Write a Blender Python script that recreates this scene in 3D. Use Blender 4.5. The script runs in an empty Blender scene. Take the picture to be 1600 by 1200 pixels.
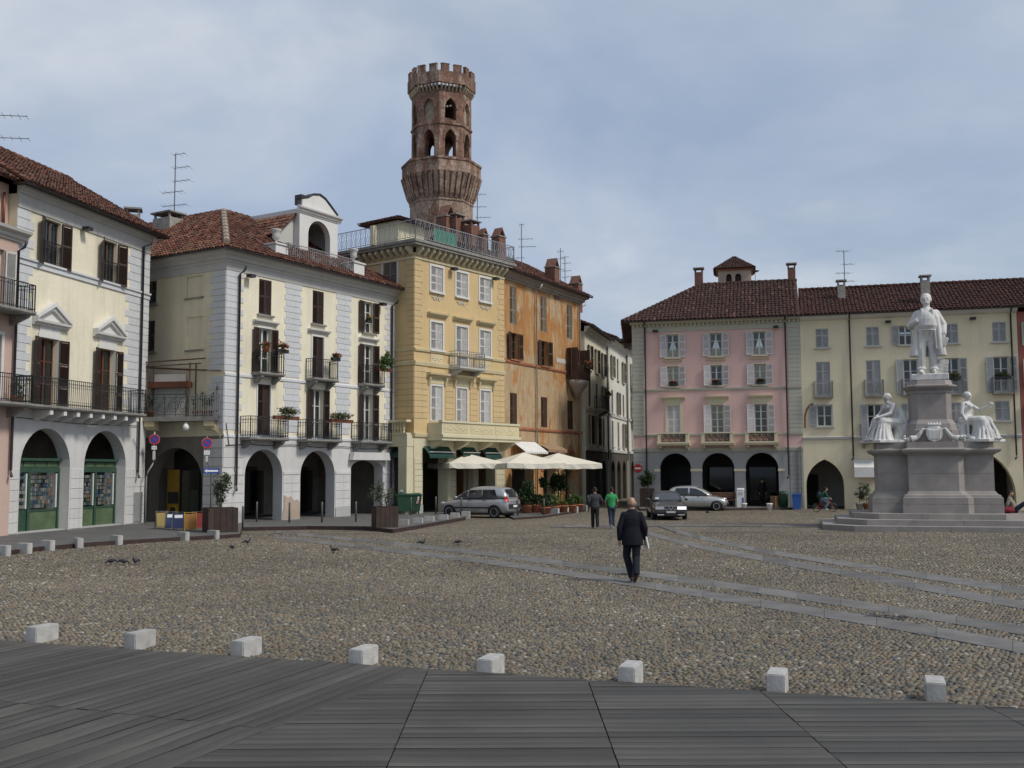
import bpy, bmesh, math, random
import numpy as np
from mathutils import Vector, Matrix
rnd = random.Random(7)
rng = np.random.default_rng(11)
SC = bpy.context.scene
COL = SC.collection
R = math.radians
# ------------------------------------------------------------------ camera
F_PX, HOR, EYE, ROLL = 1618.0, 735.0, 2.45, 0.004
_p = math.atan((HOR - 600) / F_PX)
_fw = Vector((0, math.cos(_p), math.sin(_p)))
_up0 = Vector((0, -math.sin(_p), math.cos(_p)))
_rt0 = Vector((1, 0, 0))
_rt = _rt0 * math.cos(ROLL) - _up0 * math.sin(ROLL)
_up = _up0 * math.cos(ROLL) + _rt0 * math.sin(ROLL)
EYEP = Vector((0, 0, EYE))
cam = bpy.data.cameras.new("camera")
cam.lens = 36.0 * F_PX / 1600.0
cam.sensor_width = 36.0
cam.clip_start = 0.1
cam.clip_end = 3000
camo = bpy.data.objects.new("camera", cam)
COL.objects.link(camo)
camo.matrix_world = Matrix(((_rt.x, _up.x, -_fw.x, 0), (_rt.y, _up.y, -_fw.y, 0), (_rt.z, _up.z, -_fw.z, EYE), (0, 0, 0, 1)))
SC.camera = camo


def ray(x, y):
    return _fw + _rt * ((x - 800) / F_PX) + _up * ((600 - y) / F_PX)


def gp(x, y, z=0.0):
    """ground point measured in the photograph (survey helper)"""
    r = ray(x, y)
    return EYEP + r * ((z - EYE) / r.z)


def atY(x, y, Y):
    r = ray(x, y)
    return EYEP + r * (Y / r.y)


# ------------------------------------------------------------------ world and sun
SUN_AZ, SUN_EL = 118.0, 48.0      # azimuth clockwise from +Y (north = away from the camera)
w = bpy.data.worlds.new("World")
SC.world = w
w.use_nodes = True
nt = w.node_tree
nt.nodes.clear()
wo = nt.nodes.new("ShaderNodeOutputWorld")
bg = nt.nodes.new("ShaderNodeBackground")
sky = nt.nodes.new("ShaderNodeTexSky")
sky.sky_type = 'NISHITA'
sky.sun_disc = False
sky.sun_elevation = R(SUN_EL)
sky.sun_rotation = R(SUN_AZ)
sky.air_density = 1.0
sky.dust_density = 1.5
SKY_STR = 0.105
bg.inputs[1].default_value = SKY_STR
tc = nt.nodes.new("ShaderNodeTexCoord")
sep = nt.nodes.new("ShaderNodeSeparateXYZ")
nt.links.new(tc.outputs["Generated"], sep.inputs[0])


def wmath(op, a, b=None):
    n = nt.nodes.new("ShaderNodeMath")
    n.operation = op
    for i, s in enumerate((a, b)):
        if s is None:
            continue
        if isinstance(s, (int, float)):
            n.inputs[i].default_value = s
        else:
            nt.links.new(s, n.inputs[i])
    return n.outputs[0]


zz = wmath('ADD', wmath('MAXIMUM', sep.outputs[2], 0.0), 0.22)
cx_ = wmath('DIVIDE', sep.outputs[0], zz)
cy_ = wmath('DIVIDE', sep.outputs[1], zz)
comb = nt.nodes.new("ShaderNodeCombineXYZ")
nt.links.new(cx_, comb.inputs[0])
nt.links.new(cy_, comb.inputs[1])
comb.inputs[2].default_value = 3.7


def wnoise(scale, detail, rough, dist=0.0):
    n = nt.nodes.new("ShaderNodeTexNoise")
    n.inputs["Scale"].default_value = scale
    n.inputs["Detail"].default_value = detail
    n.inputs["Roughness"].default_value = rough
    n.inputs["Distortion"].default_value = dist
    nt.links.new(comb.outputs[0], n.inputs["Vector"])
    return n.outputs["Fac"]


def wramp(fac, stops):
    n = nt.nodes.new("ShaderNodeValToRGB")
    while len(n.color_ramp.elements) < len(stops):
        n.color_ramp.elements.new(0.5)
    for e, (p, c) in zip(n.color_ramp.elements, stops):
        e.position = p
        e.color = (*c, 1) if len(c) == 3 else c
    nt.links.new(fac, n.inputs[0])
    return n.outputs[0]


CB = 6.7   # cloud radiance in the sky texture's units
cover = wramp(wnoise(0.8, 5, 0.52, 0.4), [(0.34, (0.40,) * 3), (0.60, (0.95,) * 3)])
tone = wramp(wnoise(1.25, 6, 0.55, 0.3), [(0.32, (0.51 * CB, 0.63 * CB, 0.84 * CB)), (0.50, (0.66 * CB, 0.76 * CB, 0.92 * CB)), (0.66, (0.95 * CB, 0.99 * CB, 1.06 * CB))])
mx = nt.nodes.new("ShaderNodeMixRGB")
nt.links.new(cover, mx.inputs[0])
nt.links.new(sky.outputs[0], mx.inputs[1])
nt.links.new(tone, mx.inputs[2])
nt.links.new(mx.outputs[0], bg.inputs[0])
nt.links.new(bg.outputs[0], wo.inputs[0])
sl = bpy.data.lights.new("sun", 'SUN')
sl.energy = 2.5
sl.angle = R(11)
sl.color = (1.0, 0.95, 0.87)
so = bpy.data.objects.new("sun", sl)
COL.objects.link(so)
_sd = Vector((math.sin(R(SUN_AZ)) * math.cos(R(SUN_EL)), math.cos(R(SUN_AZ)) * math.cos(R(SUN_EL)), math.sin(R(SUN_EL))))
so.rotation_euler = _sd.to_track_quat('Z', 'Y').to_euler()
so.location = (0, 0, 60)
SC.view_settings.view_transform = 'Standard'
SC.view_settings.look = 'None'
SC.view_settings.gamma = 1.0
SC.view_settings.use_curve_mapping = False
SC.view_settings.exposure = 0.07
SC.render.engine = 'CYCLES'
SC.cycles.use_denoising = True
SC.cycles.max_bounces = 6
SC.cycles.diffuse_bounces = 3
SC.cycles.glossy_bounces = 3
SC.cycles.transparent_max_bounces = 8


# ------------------------------------------------------------------ materials
class NT:
    def __init__(s, name):
        s.m = bpy.data.materials.new(name)
        s.m.use_nodes = True
        s.t = s.m.node_tree
        s.b = s.t.nodes["Principled BSDF"]
        s.tc = s.t.nodes.new("ShaderNodeTexCoord")
        s.obj = s.tc.outputs["Object"]

    def n(s, kind):
        return s.t.nodes.new(kind)

    def link(s, a, b):
        s.t.links.new(a, b)

    def map(s, sc, vec=None, rot=(0, 0, 0)):
        m = s.n("ShaderNodeMapping")
        m.inputs["Scale"].default_value = sc if isinstance(sc, tuple) else (sc,) * 3
        m.inputs["Rotation"].default_value = rot
        s.link(vec or s.obj, m.inputs[0])
        return m.outputs[0]

    def noise(s, scale, detail=4, rough=0.55, vec=None, dist=0.0):
        n = s.n("ShaderNodeTexNoise")
        n.inputs["Scale"].default_value = scale
        n.inputs["Detail"].default_value = detail
        n.inputs["Roughness"].default_value = rough
        n.inputs["Distortion"].default_value = dist
        s.link(vec or s.obj, n.inputs["Vector"])
        return n.outputs["Fac"]

    def ramp(s, fac, stops, interp='LINEAR'):
        n = s.n("ShaderNodeValToRGB")
        n.color_ramp.interpolation = interp
        while len(n.color_ramp.elements) < len(stops):
            n.color_ramp.elements.new(0.5)
        for e, (p, c) in zip(n.color_ramp.elements, stops):
            e.position = p
            e.color = (c, c, c, 1) if isinstance(c, (int, float)) else (*c, 1)
        s.link(fac, n.inputs[0])
        return n.outputs[0]

    def mix(s, a, b, fac=1.0, mode='MIX'):
        n = s.n("ShaderNodeMixRGB")
        n.blend_type = mode
        for i, v in ((0, fac), (1, a), (2, b)):
            if isinstance(v, (int, float)):
                n.inputs[i].default_value = v if i == 0 else (v, v, v, 1)
            elif isinstance(v, tuple):
                n.inputs[i].default_value = (*v, 1)
            else:
                s.link(v, n.inputs[i])
        return n.outputs[0]

    def math(s, op, a, b=0.0):
        n = s.n("ShaderNodeMath")
        n.operation = op
        for i, v in ((0, a), (1, b)):
            if isinstance(v, (int, float)):
                n.inputs[i].default_value = v
            else:
                s.link(v, n.inputs[i])
        return n.outputs[0]

    def bump(s, h, strength=0.2, dist=0.02):
        n = s.n("ShaderNodeBump")
        n.inputs["Strength"].default_value = strength
        n.inputs["Distance"].default_value = dist
        s.link(h, n.inputs["Height"])
        s.link(n.outputs[0], s.b.inputs["Normal"])

    def col(s, c):
        if isinstance(c, tuple):
            s.b.inputs["Base Color"].default_value = (*c, 1)
        else:
            s.link(c, s.b.inputs["Base Color"])

    def set(s, rough=0.7, metal=0.0, spec=0.4):
        s.b.inputs["Roughness"].default_value = rough
        s.b.inputs["Metallic"].default_value = metal
        s.b.inputs["Specular IOR Level"].default_value = spec
        return s.m

    def orand(s):
        return s.n("ShaderNodeObjectInfo").outputs["Random"]

    def irand(s):
        return s.n("ShaderNodeNewGeometry").outputs["Random Per Island"]


def plaster(name, c, var=0.13, streak=0.34, rough=0.92, dirt=(0.22, 0.20, 0.17), bump=0.25, piece=0.0):
    k = NT(name)
    a = k.ramp(k.noise(0.55, 6, 0.6), [(0.28, 1 - var), (0.72, 1 + var * 0.6)])
    f = k.ramp(k.noise(9, 4, 0.6), [(0.3, 0.94), (0.7, 1.04)])
    cc = k.mix(k.mix(c, a, 1, 'MULTIPLY'), f, 1, 'MULTIPLY')
    st = k.ramp(k.noise(1.0, 5, 0.6, k.map((2.6, 2.6, 0.22))), [(0.50, 0.0), (0.78, streak)])
    cc = k.mix(cc, k.mix(c, dirt, 0.75), st)
    if piece:
        cc = k.mix(cc, k.ramp(k.orand(), [(0, 1 - piece), (1, 1 + piece * 0.5)]), 1, 'MULTIPLY')
    k.col(cc)
    k.bump(k.noise(22, 5, 0.6), bump, 0.01)
    return k.set(rough, 0, 0.25)


def plain(name, c, rough=0.6, metal=0.0, var=0.10, scale=5.0, bump=0.0, spec=0.4, rand=0.0):
    k = NT(name)
    a = k.ramp(k.noise(scale, 4, 0.6), [(0.3, 1 - var), (0.7, 1 + var)])
    cc = k.mix(c, a, 1, 'MULTIPLY')
    if rand:
        cc = k.mix(cc, k.ramp(k.orand(), [(0, 1 - rand), (1, 1 + rand)]), 1, 'MULTIPLY')
    k.col(cc)
    if bump:
        k.bump(k.noise(scale * 6, 4, 0.6), bump, 0.01)
    return k.set(rough, metal, spec)


def tilemat(name, stops, lichen=(0.20, 0.18, 0.13), lf=0.35):
    k = NT(name)
    c = k.ramp(k.irand(), stops)
    l = k.ramp(k.noise(0.9, 6, 0.65), [(0.48, 0.0), (0.75, lf)])
    c = k.mix(c, lichen, l)
    c = k.mix(c, k.ramp(k.noise(14, 4), [(0.3, 0.8), (0.7, 1.15)]), 1, 'MULTIPLY')
    k.col(c)
    return k.set(0.9, 0, 0.2)


def leafmat(name, stops):
    k = NT(name)
    c = k.ramp(k.irand(), stops)
    k.col(c)
    m = k.set(0.55, 0, 0.35)
    tr = k.n("ShaderNodeBsdfTranslucent")
    k.link(c, tr.inputs[0])
    ms = k.n("ShaderNodeMixShader")
    ms.inputs[0].default_value = 0.22
    k.link(k.b.outputs[0], ms.inputs[1])
    k.link(tr.outputs[0], ms.inputs[2])
    k.link(ms.outputs[0], k.t.nodes["Material Output"].inputs[0])
    return m


def glassmat(name, tint, gl=0.12):
    k = NT(name)
    t = k.n("ShaderNodeBsdfTransparent")
    t.inputs[0].default_value = (*tint, 1)
    g = k.n("ShaderNodeBsdfGlossy")
    g.inputs[0].default_value = (0.9, 0.93, 0.97, 1)
    g.inputs[1].default_value = 0.04
    lw = k.n("ShaderNodeLayerWeight")
    lw.inputs[0].default_value = 0.25
    f = k.math('ADD', k.math('MULTIPLY', lw.outputs["Fresnel"], 0.35), gl)
    ms = k.n("ShaderNodeMixShader")
    k.link(f, ms.inputs[0])
    k.link(t.outputs[0], ms.inputs[1])
    k.link(g.outputs[0], ms.inputs[2])
    k.link(ms.outputs[0], k.t.nodes["Material Output"].inputs[0])
    return k.m


M = {}
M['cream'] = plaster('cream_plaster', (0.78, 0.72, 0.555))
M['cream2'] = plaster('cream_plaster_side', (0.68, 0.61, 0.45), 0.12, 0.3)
M['quoin'] = plaster('grey_white_quoin', (0.58, 0.59, 0.60), 0.08, 0.15, piece=0.06)
M['stonewhite'] = plaster('white_stone', (0.60, 0.59, 0.57), 0.12, 0.35, piece=0.05)
M['stonegrey'] = plaster('grey_stone', (0.42, 0.42, 0.41), 0.15, 0.4)
M['trimwhite'] = plaster('white_trim', (0.66, 0.65, 0.62), 0.06, 0.2)
M['cornice'] = plaster('grey_cornice', (0.50, 0.49, 0.46), 0.08, 0.3)
M['yellow'] = plaster('ochre_plaster', (0.61, 0.45, 0.235), 0.10, 0.3)
M['yellowtrim'] = plaster('ochre_trim', (0.62, 0.53, 0.33), 0.10, 0.3, piece=0.05)
M['yellowq'] = plaster('ochre_rustication', (0.60, 0.45, 0.245), 0.10, 0.3, piece=0.05)
M['bluegreyq'] = plaster('blue_grey_blocks', (0.37, 0.372, 0.36), 0.08, 0.25, piece=0.05)
M['sidebeige'] = plaster('beige_side_plaster', (0.58, 0.50, 0.36), 0.12, 0.3)
M['whitecloth'] = plain('white_awning_cloth', (0.66, 0.65, 0.62), 0.85, 0, 0.08, 2)
M['browncloth'] = plain('brown_awning_cloth', (0.30, 0.20, 0.12), 0.85, 0, 0.12, 2)
M['mintshut'] = plain('pale_mint_shutter', (0.36, 0.44, 0.36), 0.6, 0, 0.1, 3)
M['towerbrickpale'] = plaster('pale_worn_brick', (0.42, 0.33, 0.26), 0.25, 0.4)
M['palestone'] = plaster('pale_balustrade_stone', (0.62, 0.57, 0.40), 0.10, 0.3)
M['pink'] = plaster('pink_plaster', (0.68, 0.455, 0.41), 0.06, 0.12)
M['pinkpale'] = plaster('pale_pink_plaster', (0.54, 0.39, 0.325), 0.06, 0.2)
M['greengrey'] = plaster('grey_green_trim', (0.46, 0.46, 0.38), 0.06, 0.15, piece=0.04)
M['bluegrey'] = plaster('blue_grey_plaster', (0.345, 0.345, 0.335), 0.08, 0.25)
M['butter'] = plaster('butter_plaster', (0.74, 0.66, 0.465), 0.08, 0.2)
M['redplaster'] = plaster('red_plaster', (0.36, 0.12, 0.10), 0.1, 0.2)
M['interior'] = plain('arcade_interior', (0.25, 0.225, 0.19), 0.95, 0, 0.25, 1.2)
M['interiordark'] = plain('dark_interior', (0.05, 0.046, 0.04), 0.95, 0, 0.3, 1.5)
M['shadestone'] = plaster('shade_darkened_stone', (0.20, 0.18, 0.155), 0.2, 0.4)  # stone colour darkened to carry the shade at the street end
M['shadeplaster'] = plaster('shade_darkened_plaster', (0.19, 0.17, 0.14), 0.25, 0.5)  # terrace shadow put into the plaster colour
M['sootcornice'] = plaster('weathered_grey_cornice', (0.33, 0.29, 0.24), 0.25, 0.5)
M['streetcream'] = plaster('street_cream', (0.68, 0.64, 0.50), 0.15, 0.4)
M['streetwhite'] = plaster('street_white', (0.64, 0.62, 0.55), 0.15, 0.45)
M['brown'] = plain('brown_shutter_paint', (0.045, 0.026, 0.020), 0.55, 0, 0.2, 3, rand=0.15)
M['brownred'] = plain('red_brown_wood', (0.13, 0.045, 0.022), 0.55, 0, 0.2, 3)
M['oldbrown'] = plain('weathered_brown_shutter', (0.075, 0.042, 0.028), 0.75, 0, 0.3, 3, rand=0.2)
M['greyshut'] = plain('weathered_grey_shutter', (0.20, 0.175, 0.14), 0.8, 0, 0.25, 3, rand=0.15)
M['whiteshut'] = plain('white_shutter_paint', (0.55, 0.54, 0.52), 0.6, 0, 0.12, 3, rand=0.08)
M['lilacshut'] = plain('pale_lilac_grey_shutter', (0.58, 0.56, 0.56), 0.6, 0, 0.1, 3, rand=0.06)
M['bluegreyshut'] = plain('blue_grey_shutter', (0.37, 0.38, 0.38), 0.6, 0, 0.12, 3, rand=0.08)
M['winwhite'] = plain('white_window_frame', (0.62, 0.61, 0.58), 0.5, 0, 0.06, 4)
M['windark'] = plain('dark_window_frame', (0.10, 0.06, 0.045), 0.5, 0, 0.1, 4)
M['glass'] = glassmat('window_glass', (0.55, 0.60, 0.60), 0.045)
M['darkglass'] = glassmat('dark_shop_glass', (0.60, 0.64, 0.63), 0.02)
M['curtain'] = plain('white_curtain', (0.45, 0.45, 0.44), 0.9, 0, 0.15, 8)
M['iron'] = plain('wrought_iron', (0.035, 0.036, 0.038), 0.55, 0.3, 0.2, 8)
M['irongrey'] = plain('grey_painted_iron', (0.30, 0.31, 0.32), 0.5, 0.2, 0.1, 8)
M['slab'] = plain('balcony_slab_stone', (0.24, 0.23, 0.21), 0.9, 0, 0.25, 3, 0.3)
M['pipe'] = plain('dark_copper_pipe', (0.065, 0.058, 0.065), 0.5, 0.5, 0.2, 4)
M['pipelight'] = plain('light_zinc_pipe', (0.55, 0.52, 0.46), 0.5, 0.3, 0.15, 4)
M['copperbrown'] = plain('red_brown_pipe', (0.20, 0.07, 0.045), 0.5, 0.4, 0.2, 4)
M['tile'] = tilemat('terracotta_tiles', [(0, (0.060, 0.027, 0.021)), (0.35, (0.115, 0.045, 0.030)), (0.65, (0.165, 0.066, 0.042)), (0.85, (0.22, 0.105, 0.07)), (1, (0.095, 0.06, 0.05))])
M['tilebrown'] = tilemat('brown_tiles', [(0, (0.040, 0.025, 0.021)), (0.5, (0.060, 0.034, 0.028)), (0.9, (0.082, 0.044, 0.035)), (1, (0.15, 0.085, 0.065))], (0.08, 0.07, 0.06), 0.3)
M['tilered'] = tilemat('dark_red_tiles', [(0, (0.048, 0.025, 0.020)), (0.5, (0.074, 0.034, 0.026)), (0.9, (0.105, 0.046, 0.033)), (1, (0.055, 0.04, 0.034))], (0.06, 0.05, 0.04), 0.4)
M['roofbase'] = plain('roof_underlay', (0.07, 0.03, 0.022), 0.95, 0, 0.2, 3)
M['soffit'] = plain('dark_wood_soffit', (0.06, 0.05, 0.042), 0.9, 0, 0.2, 4)
M['mortar'] = plain('ridge_mortar', (0.30, 0.25, 0.20), 0.95, 0, 0.3, 4, 0.3)
M['concrete'] = plain('rough_concrete', (0.30, 0.28, 0.25), 0.95, 0, 0.25, 3, 0.3)
M['leaf'] = leafmat('dark_green_leaves', [(0, (0.012, 0.028, 0.010)), (0.6, (0.030, 0.060, 0.018)), (1, (0.060, 0.095, 0.030))])
M['leafgrey'] = leafmat('grey_green_leaves', [(0, (0.035, 0.05, 0.025)), (0.6, (0.075, 0.10, 0.05)), (1, (0.15, 0.17, 0.10))])
M['leaflight'] = leafmat('light_green_leaves', [(0, (0.03, 0.07, 0.015)), (0.6, (0.07, 0.13, 0.03)), (1, (0.13, 0.17, 0.04))])
M['leafdry'] = leafmat('autumn_leaves', [(0, (0.07, 0.05, 0.02)), (0.5, (0.09, 0.10, 0.03)), (1, (0.20, 0.09, 0.05))])
M['redflower'] = leafmat('red_flowers', [(0, (0.22, 0.015, 0.012)), (0.7, (0.40, 0.03, 0.02)), (1, (0.30, 0.05, 0.05))])
M['yellowflower'] = leafmat('yellow_flowers', [(0, (0.35, 0.25, 0.02)), (1, (0.5, 0.4, 0.05))])
M['bark'] = plain('bark', (0.07, 0.05, 0.035), 0.9, 0, 0.3, 8, 0.3)
M['terracotta'] = plain('terracotta_pot', (0.33, 0.12, 0.06), 0.85, 0, 0.15, 5)
M['granite'] = plain('pale_granite', (0.40, 0.39, 0.37), 0.85, 0, 0.22, 5, 0.5, rand=0.1)
M['steel'] = plain('rusty_steel_edge', (0.055, 0.035, 0.032), 0.7, 0.3, 0.25, 3)
M['post'] = plain('grey_steel_post', (0.16, 0.16, 0.155), 0.5, 0.5, 0.15, 5)
M['postlight'] = plain('galvanised_post', (0.45, 0.46, 0.46), 0.45, 0.5, 0.1, 5)
M['black'] = plain('black_paint', (0.015, 0.015, 0.016), 0.5, 0, 0.1, 5)
M['white'] = plain('white_paint', (0.75, 0.75, 0.73), 0.5, 0, 0.06, 4)
M['red'] = plain('red_paint', (0.45, 0.02, 0.02), 0.45, 0, 0.08, 4)
M['blue'] = plain('blue_paint', (0.025, 0.06, 0.30), 0.45, 0, 0.08, 4)
M['yellowp'] = plain('yellow_paint', (0.60, 0.36, 0.03), 0.5, 0, 0.08, 4)


# ------------------------------------------------------------------ mesh builder
class MB:
    """collects geometry; with a frame f the coordinates are (along, outward, up)"""

    def __init__(s, f=None):
        s.v, s.f, s.fr = [], [], f

    def P(s, a, b, c):
        return s.fr.p(a, b, c) if s.fr else (a, b, c)

    def add(s, vs, fs):
        o = len(s.v)
        s.v += [s.P(*p) for p in vs]
        s.f += [tuple(i + o for i in q) for q in fs]
        return s

    def box(s, a0, a1, b0, b1, c0, c1):
        return s.add([(a0, b0, c0), (a1, b0, c0), (a1, b1, c0), (a0, b1, c0), (a0, b0, c1), (a1, b0, c1), (a1, b1, c1), (a0, b1, c1)],
                     [(0, 3, 2, 1), (4, 5, 6, 7), (0, 1, 5, 4), (1, 2, 6, 5), (2, 3, 7, 6), (3, 0, 4, 7)])

    def cbox(s, c, size, rz=0.0, ry=0.0, rx=0.0):
        m = Matrix.Rotation(rz, 3, 'Z') @ Matrix.Rotation(ry, 3, 'Y') @ Matrix.Rotation(rx, 3, 'X')
        h = [x / 2 for x in size]
        vs = []
        for dz in (-1, 1):
            for dx, dy in ((-1, -1), (1, -1), (1, 1), (-1, 1)):
                q = m @ Vector((dx * h[0], dy * h[1], dz * h[2]))
                vs.append((c[0] + q.x, c[1] + q.y, c[2] + q.z))
        return s.add(vs, [(0, 3, 2, 1), (4, 5, 6, 7), (0, 1, 5, 4), (1, 2, 6, 5), (2, 3, 7, 6), (3, 0, 4, 7)])

    def quad(s, *ps):
        return s.add(list(ps), [tuple(range(len(ps)))])

    def prism(s, poly, c0, c1):
        """polygon in (a,b) extruded in c"""
        n = len(poly)
        vs = [(x, y, c0) for x, y in poly] + [(x, y, c1) for x, y in poly]
        return s.add(vs, [tuple(range(n))[::-1], tuple(range(n, 2 * n))] + [(i, (i + 1) % n, n + (i + 1) % n, n + i) for i in range(n)])

    def vprism(s, poly, b0, b1):
        """polygon in (a,c) extruded in b (outward)"""
        n = len(poly)
        vs = [(x, b0, y) for x, y in poly] + [(x, b1, y) for x, y in poly]
        return s.add(vs, [tuple(range(n)), tuple(range(n, 2 * n))[::-1]] + [(i, n + i, n + (i + 1) % n, (i + 1) % n) for i in range(n)])

    def sweep(s, prof, a0, a1, e0=0.0, e1=0.0):
        """profile in (b,c) extruded along a; e0,e1 mitre the ends by b*e"""
        n = len(prof)
        vs = [(a0 - b * e0, b, c) for b, c in prof] + [(a1 + b * e1, b, c) for b, c in prof]
        return s.add(vs, [tuple(range(n)), tuple(range(n, 2 * n))[::-1]] + [(i, n + i, n + (i + 1) % n, (i + 1) % n) for i in range(n)])

    def tube(s, pts, r, n=6, cap=True):
        pts = [Vector(p) for p in pts]
        rs = r if isinstance(r, (list, tuple)) else [r] * len(pts)
        rings = []
        up = Vector((0.013, 0.021, 1))
        for i, p in enumerate(pts):
            d = (pts[min(i + 1, len(pts) - 1)] - pts[max(i - 1, 0)])
            if d.length < 1e-9:
                d = Vector((0, 0, 1))
            d.normalize()
            x = d.cross(up)
            if x.length < 0.05:
                x = d.cross(Vector((1, 0.1, 0)))
            x.normalize()
            y = d.cross(x)
            rings.append([p + (x * math.cos(2 * math.pi * k / n) + y * math.sin(2 * math.pi * k / n)) * rs[i] for k in range(n)])
        vs = [tuple(q) for rg in rings for q in rg]
        fs = []
        for i in range(len(pts) - 1):
            for k in range(n):
                fs.append((i * n + k, i * n + (k + 1) % n, (i + 1) * n + (k + 1) % n, (i + 1) * n + k))
        if cap:
            fs.append(tuple(range(n))[::-1])
            fs.append(tuple(range((len(pts) - 1) * n, len(pts) * n)))
        return s.add(vs, fs)

    def lathe(s, prof, n=16, c=(0, 0, 0), a0=0.0, sx=1.0, sy=1.0):
        """profile [(r,z)] about the vertical through c"""
        vs = []
        for r_, z_ in prof:
            for k in range(n):
                a = a0 + 2 * math.pi * k / n
                vs.append((c[0] + r_ * sx * math.cos(a), c[1] + r_ * sy * math.sin(a), c[2] + z_))
        fs = []
        m = len(prof)
        for i in range(m - 1):
            for k in range(n):
                fs.append((i * n + k, i * n + (k + 1) % n, (i + 1) * n + (k + 1) % n, (i + 1) * n + k))
        fs.append(tuple(range(n))[::-1])
        fs.append(tuple(range((m - 1) * n, m * n)))
        return s.add(vs, fs)

    def ell(s, c, r, n=12, m=8, rz=0.0, ry=0.0, rx=0.0):
        mt = Matrix.Rotation(rz, 3, 'Z') @ Matrix.Rotation(ry, 3, 'Y') @ Matrix.Rotation(rx, 3, 'X')
        vs = []
        for i in range(1, m):
            t = math.pi * i / m
            for k in range(n):
                a = 2 * math.pi * k / n
                q = mt @ Vector((r[0] * math.sin(t) * math.cos(a), r[1] * math.sin(t) * math.sin(a), r[2] * math.cos(t)))
                vs.append((c[0] + q.x, c[1] + q.y, c[2] + q.z))
        tq = mt @ Vector((0, 0, r[2]))
        vs.append((c[0] + tq.x, c[1] + tq.y, c[2] + tq.z))
        vs.append((c[0] - tq.x, c[1] - tq.y, c[2] - tq.z))
        T, Bt = len(vs) - 2, len(vs) - 1
        fs = []
        for i in range(m - 2):
            for k in range(n):
                fs.append((i * n + k, (i + 1) * n + k, (i + 1) * n + (k + 1) % n, i * n + (k + 1) % n))
        for k in range(n):
            fs.append((T, k, (k + 1) % n))
            fs.append((Bt, (m - 2) * n + (k + 1) % n, (m - 2) * n + k))
        return s.add(vs, fs)

    def cap(s, p, q, r0, r1, n=10):
        """tapered capsule"""
        p, q = Vector(p), Vector(q)
        d = (q - p)
        L = max(d.length, 1e-6)
        d /= L
        pts, rs = [], []
        for t in (-1.0, -0.8, -0.4, 0.0):
            pts.append(p + d * (r0 * t)); rs.append(r0 * math.sqrt(max(0, 1 - t * t)) + 0.002)
        for t in (0.0, 0.4, 0.8, 1.0):
            pts.append(q + d * (r1 * t)); rs.append(r1 * math.sqrt(max(0, 1 - t * t)) + 0.002)
        return s.tube(pts, rs, n)

    def loft(s, secs, n=16, pw=1.0):
        """sections (cx,cy,cz,rx,ry[,rz]) horizontal ellipses stacked"""
        vs = []
        for q in secs:
            cx, cy, cz, rx, ry = q[:5]
            a0 = q[5] if len(q) > 5 else 0.0
            for k in range(n):
                a = 2 * math.pi * k / n
                ca, sa = math.cos(a), math.sin(a)
                ca = math.copysign(abs(ca) ** pw, ca); sa = math.copysign(abs(sa) ** pw, sa)
                x, y = rx * ca, ry * sa
                vs.append((cx + x * math.cos(a0) - y * math.sin(a0), cy + x * math.sin(a0) + y * math.cos(a0), cz))
        fs = []
        m = len(secs)
        for i in range(m - 1):
            for k in range(n):
                fs.append((i * n + k, i * n + (k + 1) % n, (i + 1) * n + (k + 1) % n, (i + 1) * n + k))
        fs.append(tuple(range(n))[::-1])
        fs.append(tuple(range((m - 1) * n, m * n)))
        return s.add(vs, fs)

    def mesh(s, name, mat=None, smooth=False):
        me = bpy.data.meshes.new(name)
        me.from_pydata([tuple(p) for p in s.v], [], s.f)
        if mat:
            me.materials.append(M[mat] if isinstance(mat, str) else mat)
        if smooth:
            me.polygons.foreach_set("use_smooth", [True] * len(me.polygons))
        me.update()
        return me

    def build(s, name, mat, parent=None, smooth=False, loc=None, rz=0.0):
        return link(name, s.mesh(name, mat, smooth), parent, loc, rz)


def link(name, me, parent=None, loc=None, rz=0.0):
    o = bpy.data.objects.new(name, me)
    COL.objects.link(o)
    o.parent = parent
    if loc:
        o.location = loc
    o.rotation_euler = (0, 0, rz)
    return o


def np_mesh(name, V, Fl, mat, parent=None, smooth=False, kind='stuff'):
    """V (n,3); Fl list of (k,m) int arrays of equal-size polygons"""
    me = bpy.data.meshes.new(name)
    V = np.asarray(V, np.float32)
    me.vertices.add(len(V))
    me.vertices.foreach_set("co", V.ravel())
    loops = np.concatenate([f.ravel() for f in Fl]).astype(np.int32)
    tot = np.concatenate([np.full(len(f), f.shape[1]) for f in Fl]).astype(np.int32)
    st = np.concatenate([[0], np.cumsum(tot)[:-1]]).astype(np.int32)
    me.loops.add(len(loops))
    me.loops.foreach_set("vertex_index", loops)
    me.polygons.add(len(tot))
    me.polygons.foreach_set("loop_start", st)
    me.polygons.foreach_set("loop_total", tot)
    if smooth:
        me.polygons.foreach_set("use_smooth", np.ones(len(tot), bool))
    me.update(calc_edges=True)
    me.materials.append(M[mat] if isinstance(mat, str) else mat)
    o = link(name, me, parent)
    if kind:
        o["kind"] = kind
    return o


def tag(o, label, cat, group=None):
    o['label'] = label
    o['category'] = cat
    if group:
        o['group'] = group
    return o


def thing(name, label, cat, loc=(0, 0, 0), rz=0.0, group=None):
    o = bpy.data.objects.new(name, None)
    o.empty_display_size = 0.2
    COL.objects.link(o)
    o.location = loc
    o.rotation_euler = (0, 0, rz)
    return tag(o, label, cat, group)


def struct(o, label=None, cat=None):
    o['kind'] = 'structure'
    if label:
        o['label'] = label
        o['category'] = cat
    return o


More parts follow.
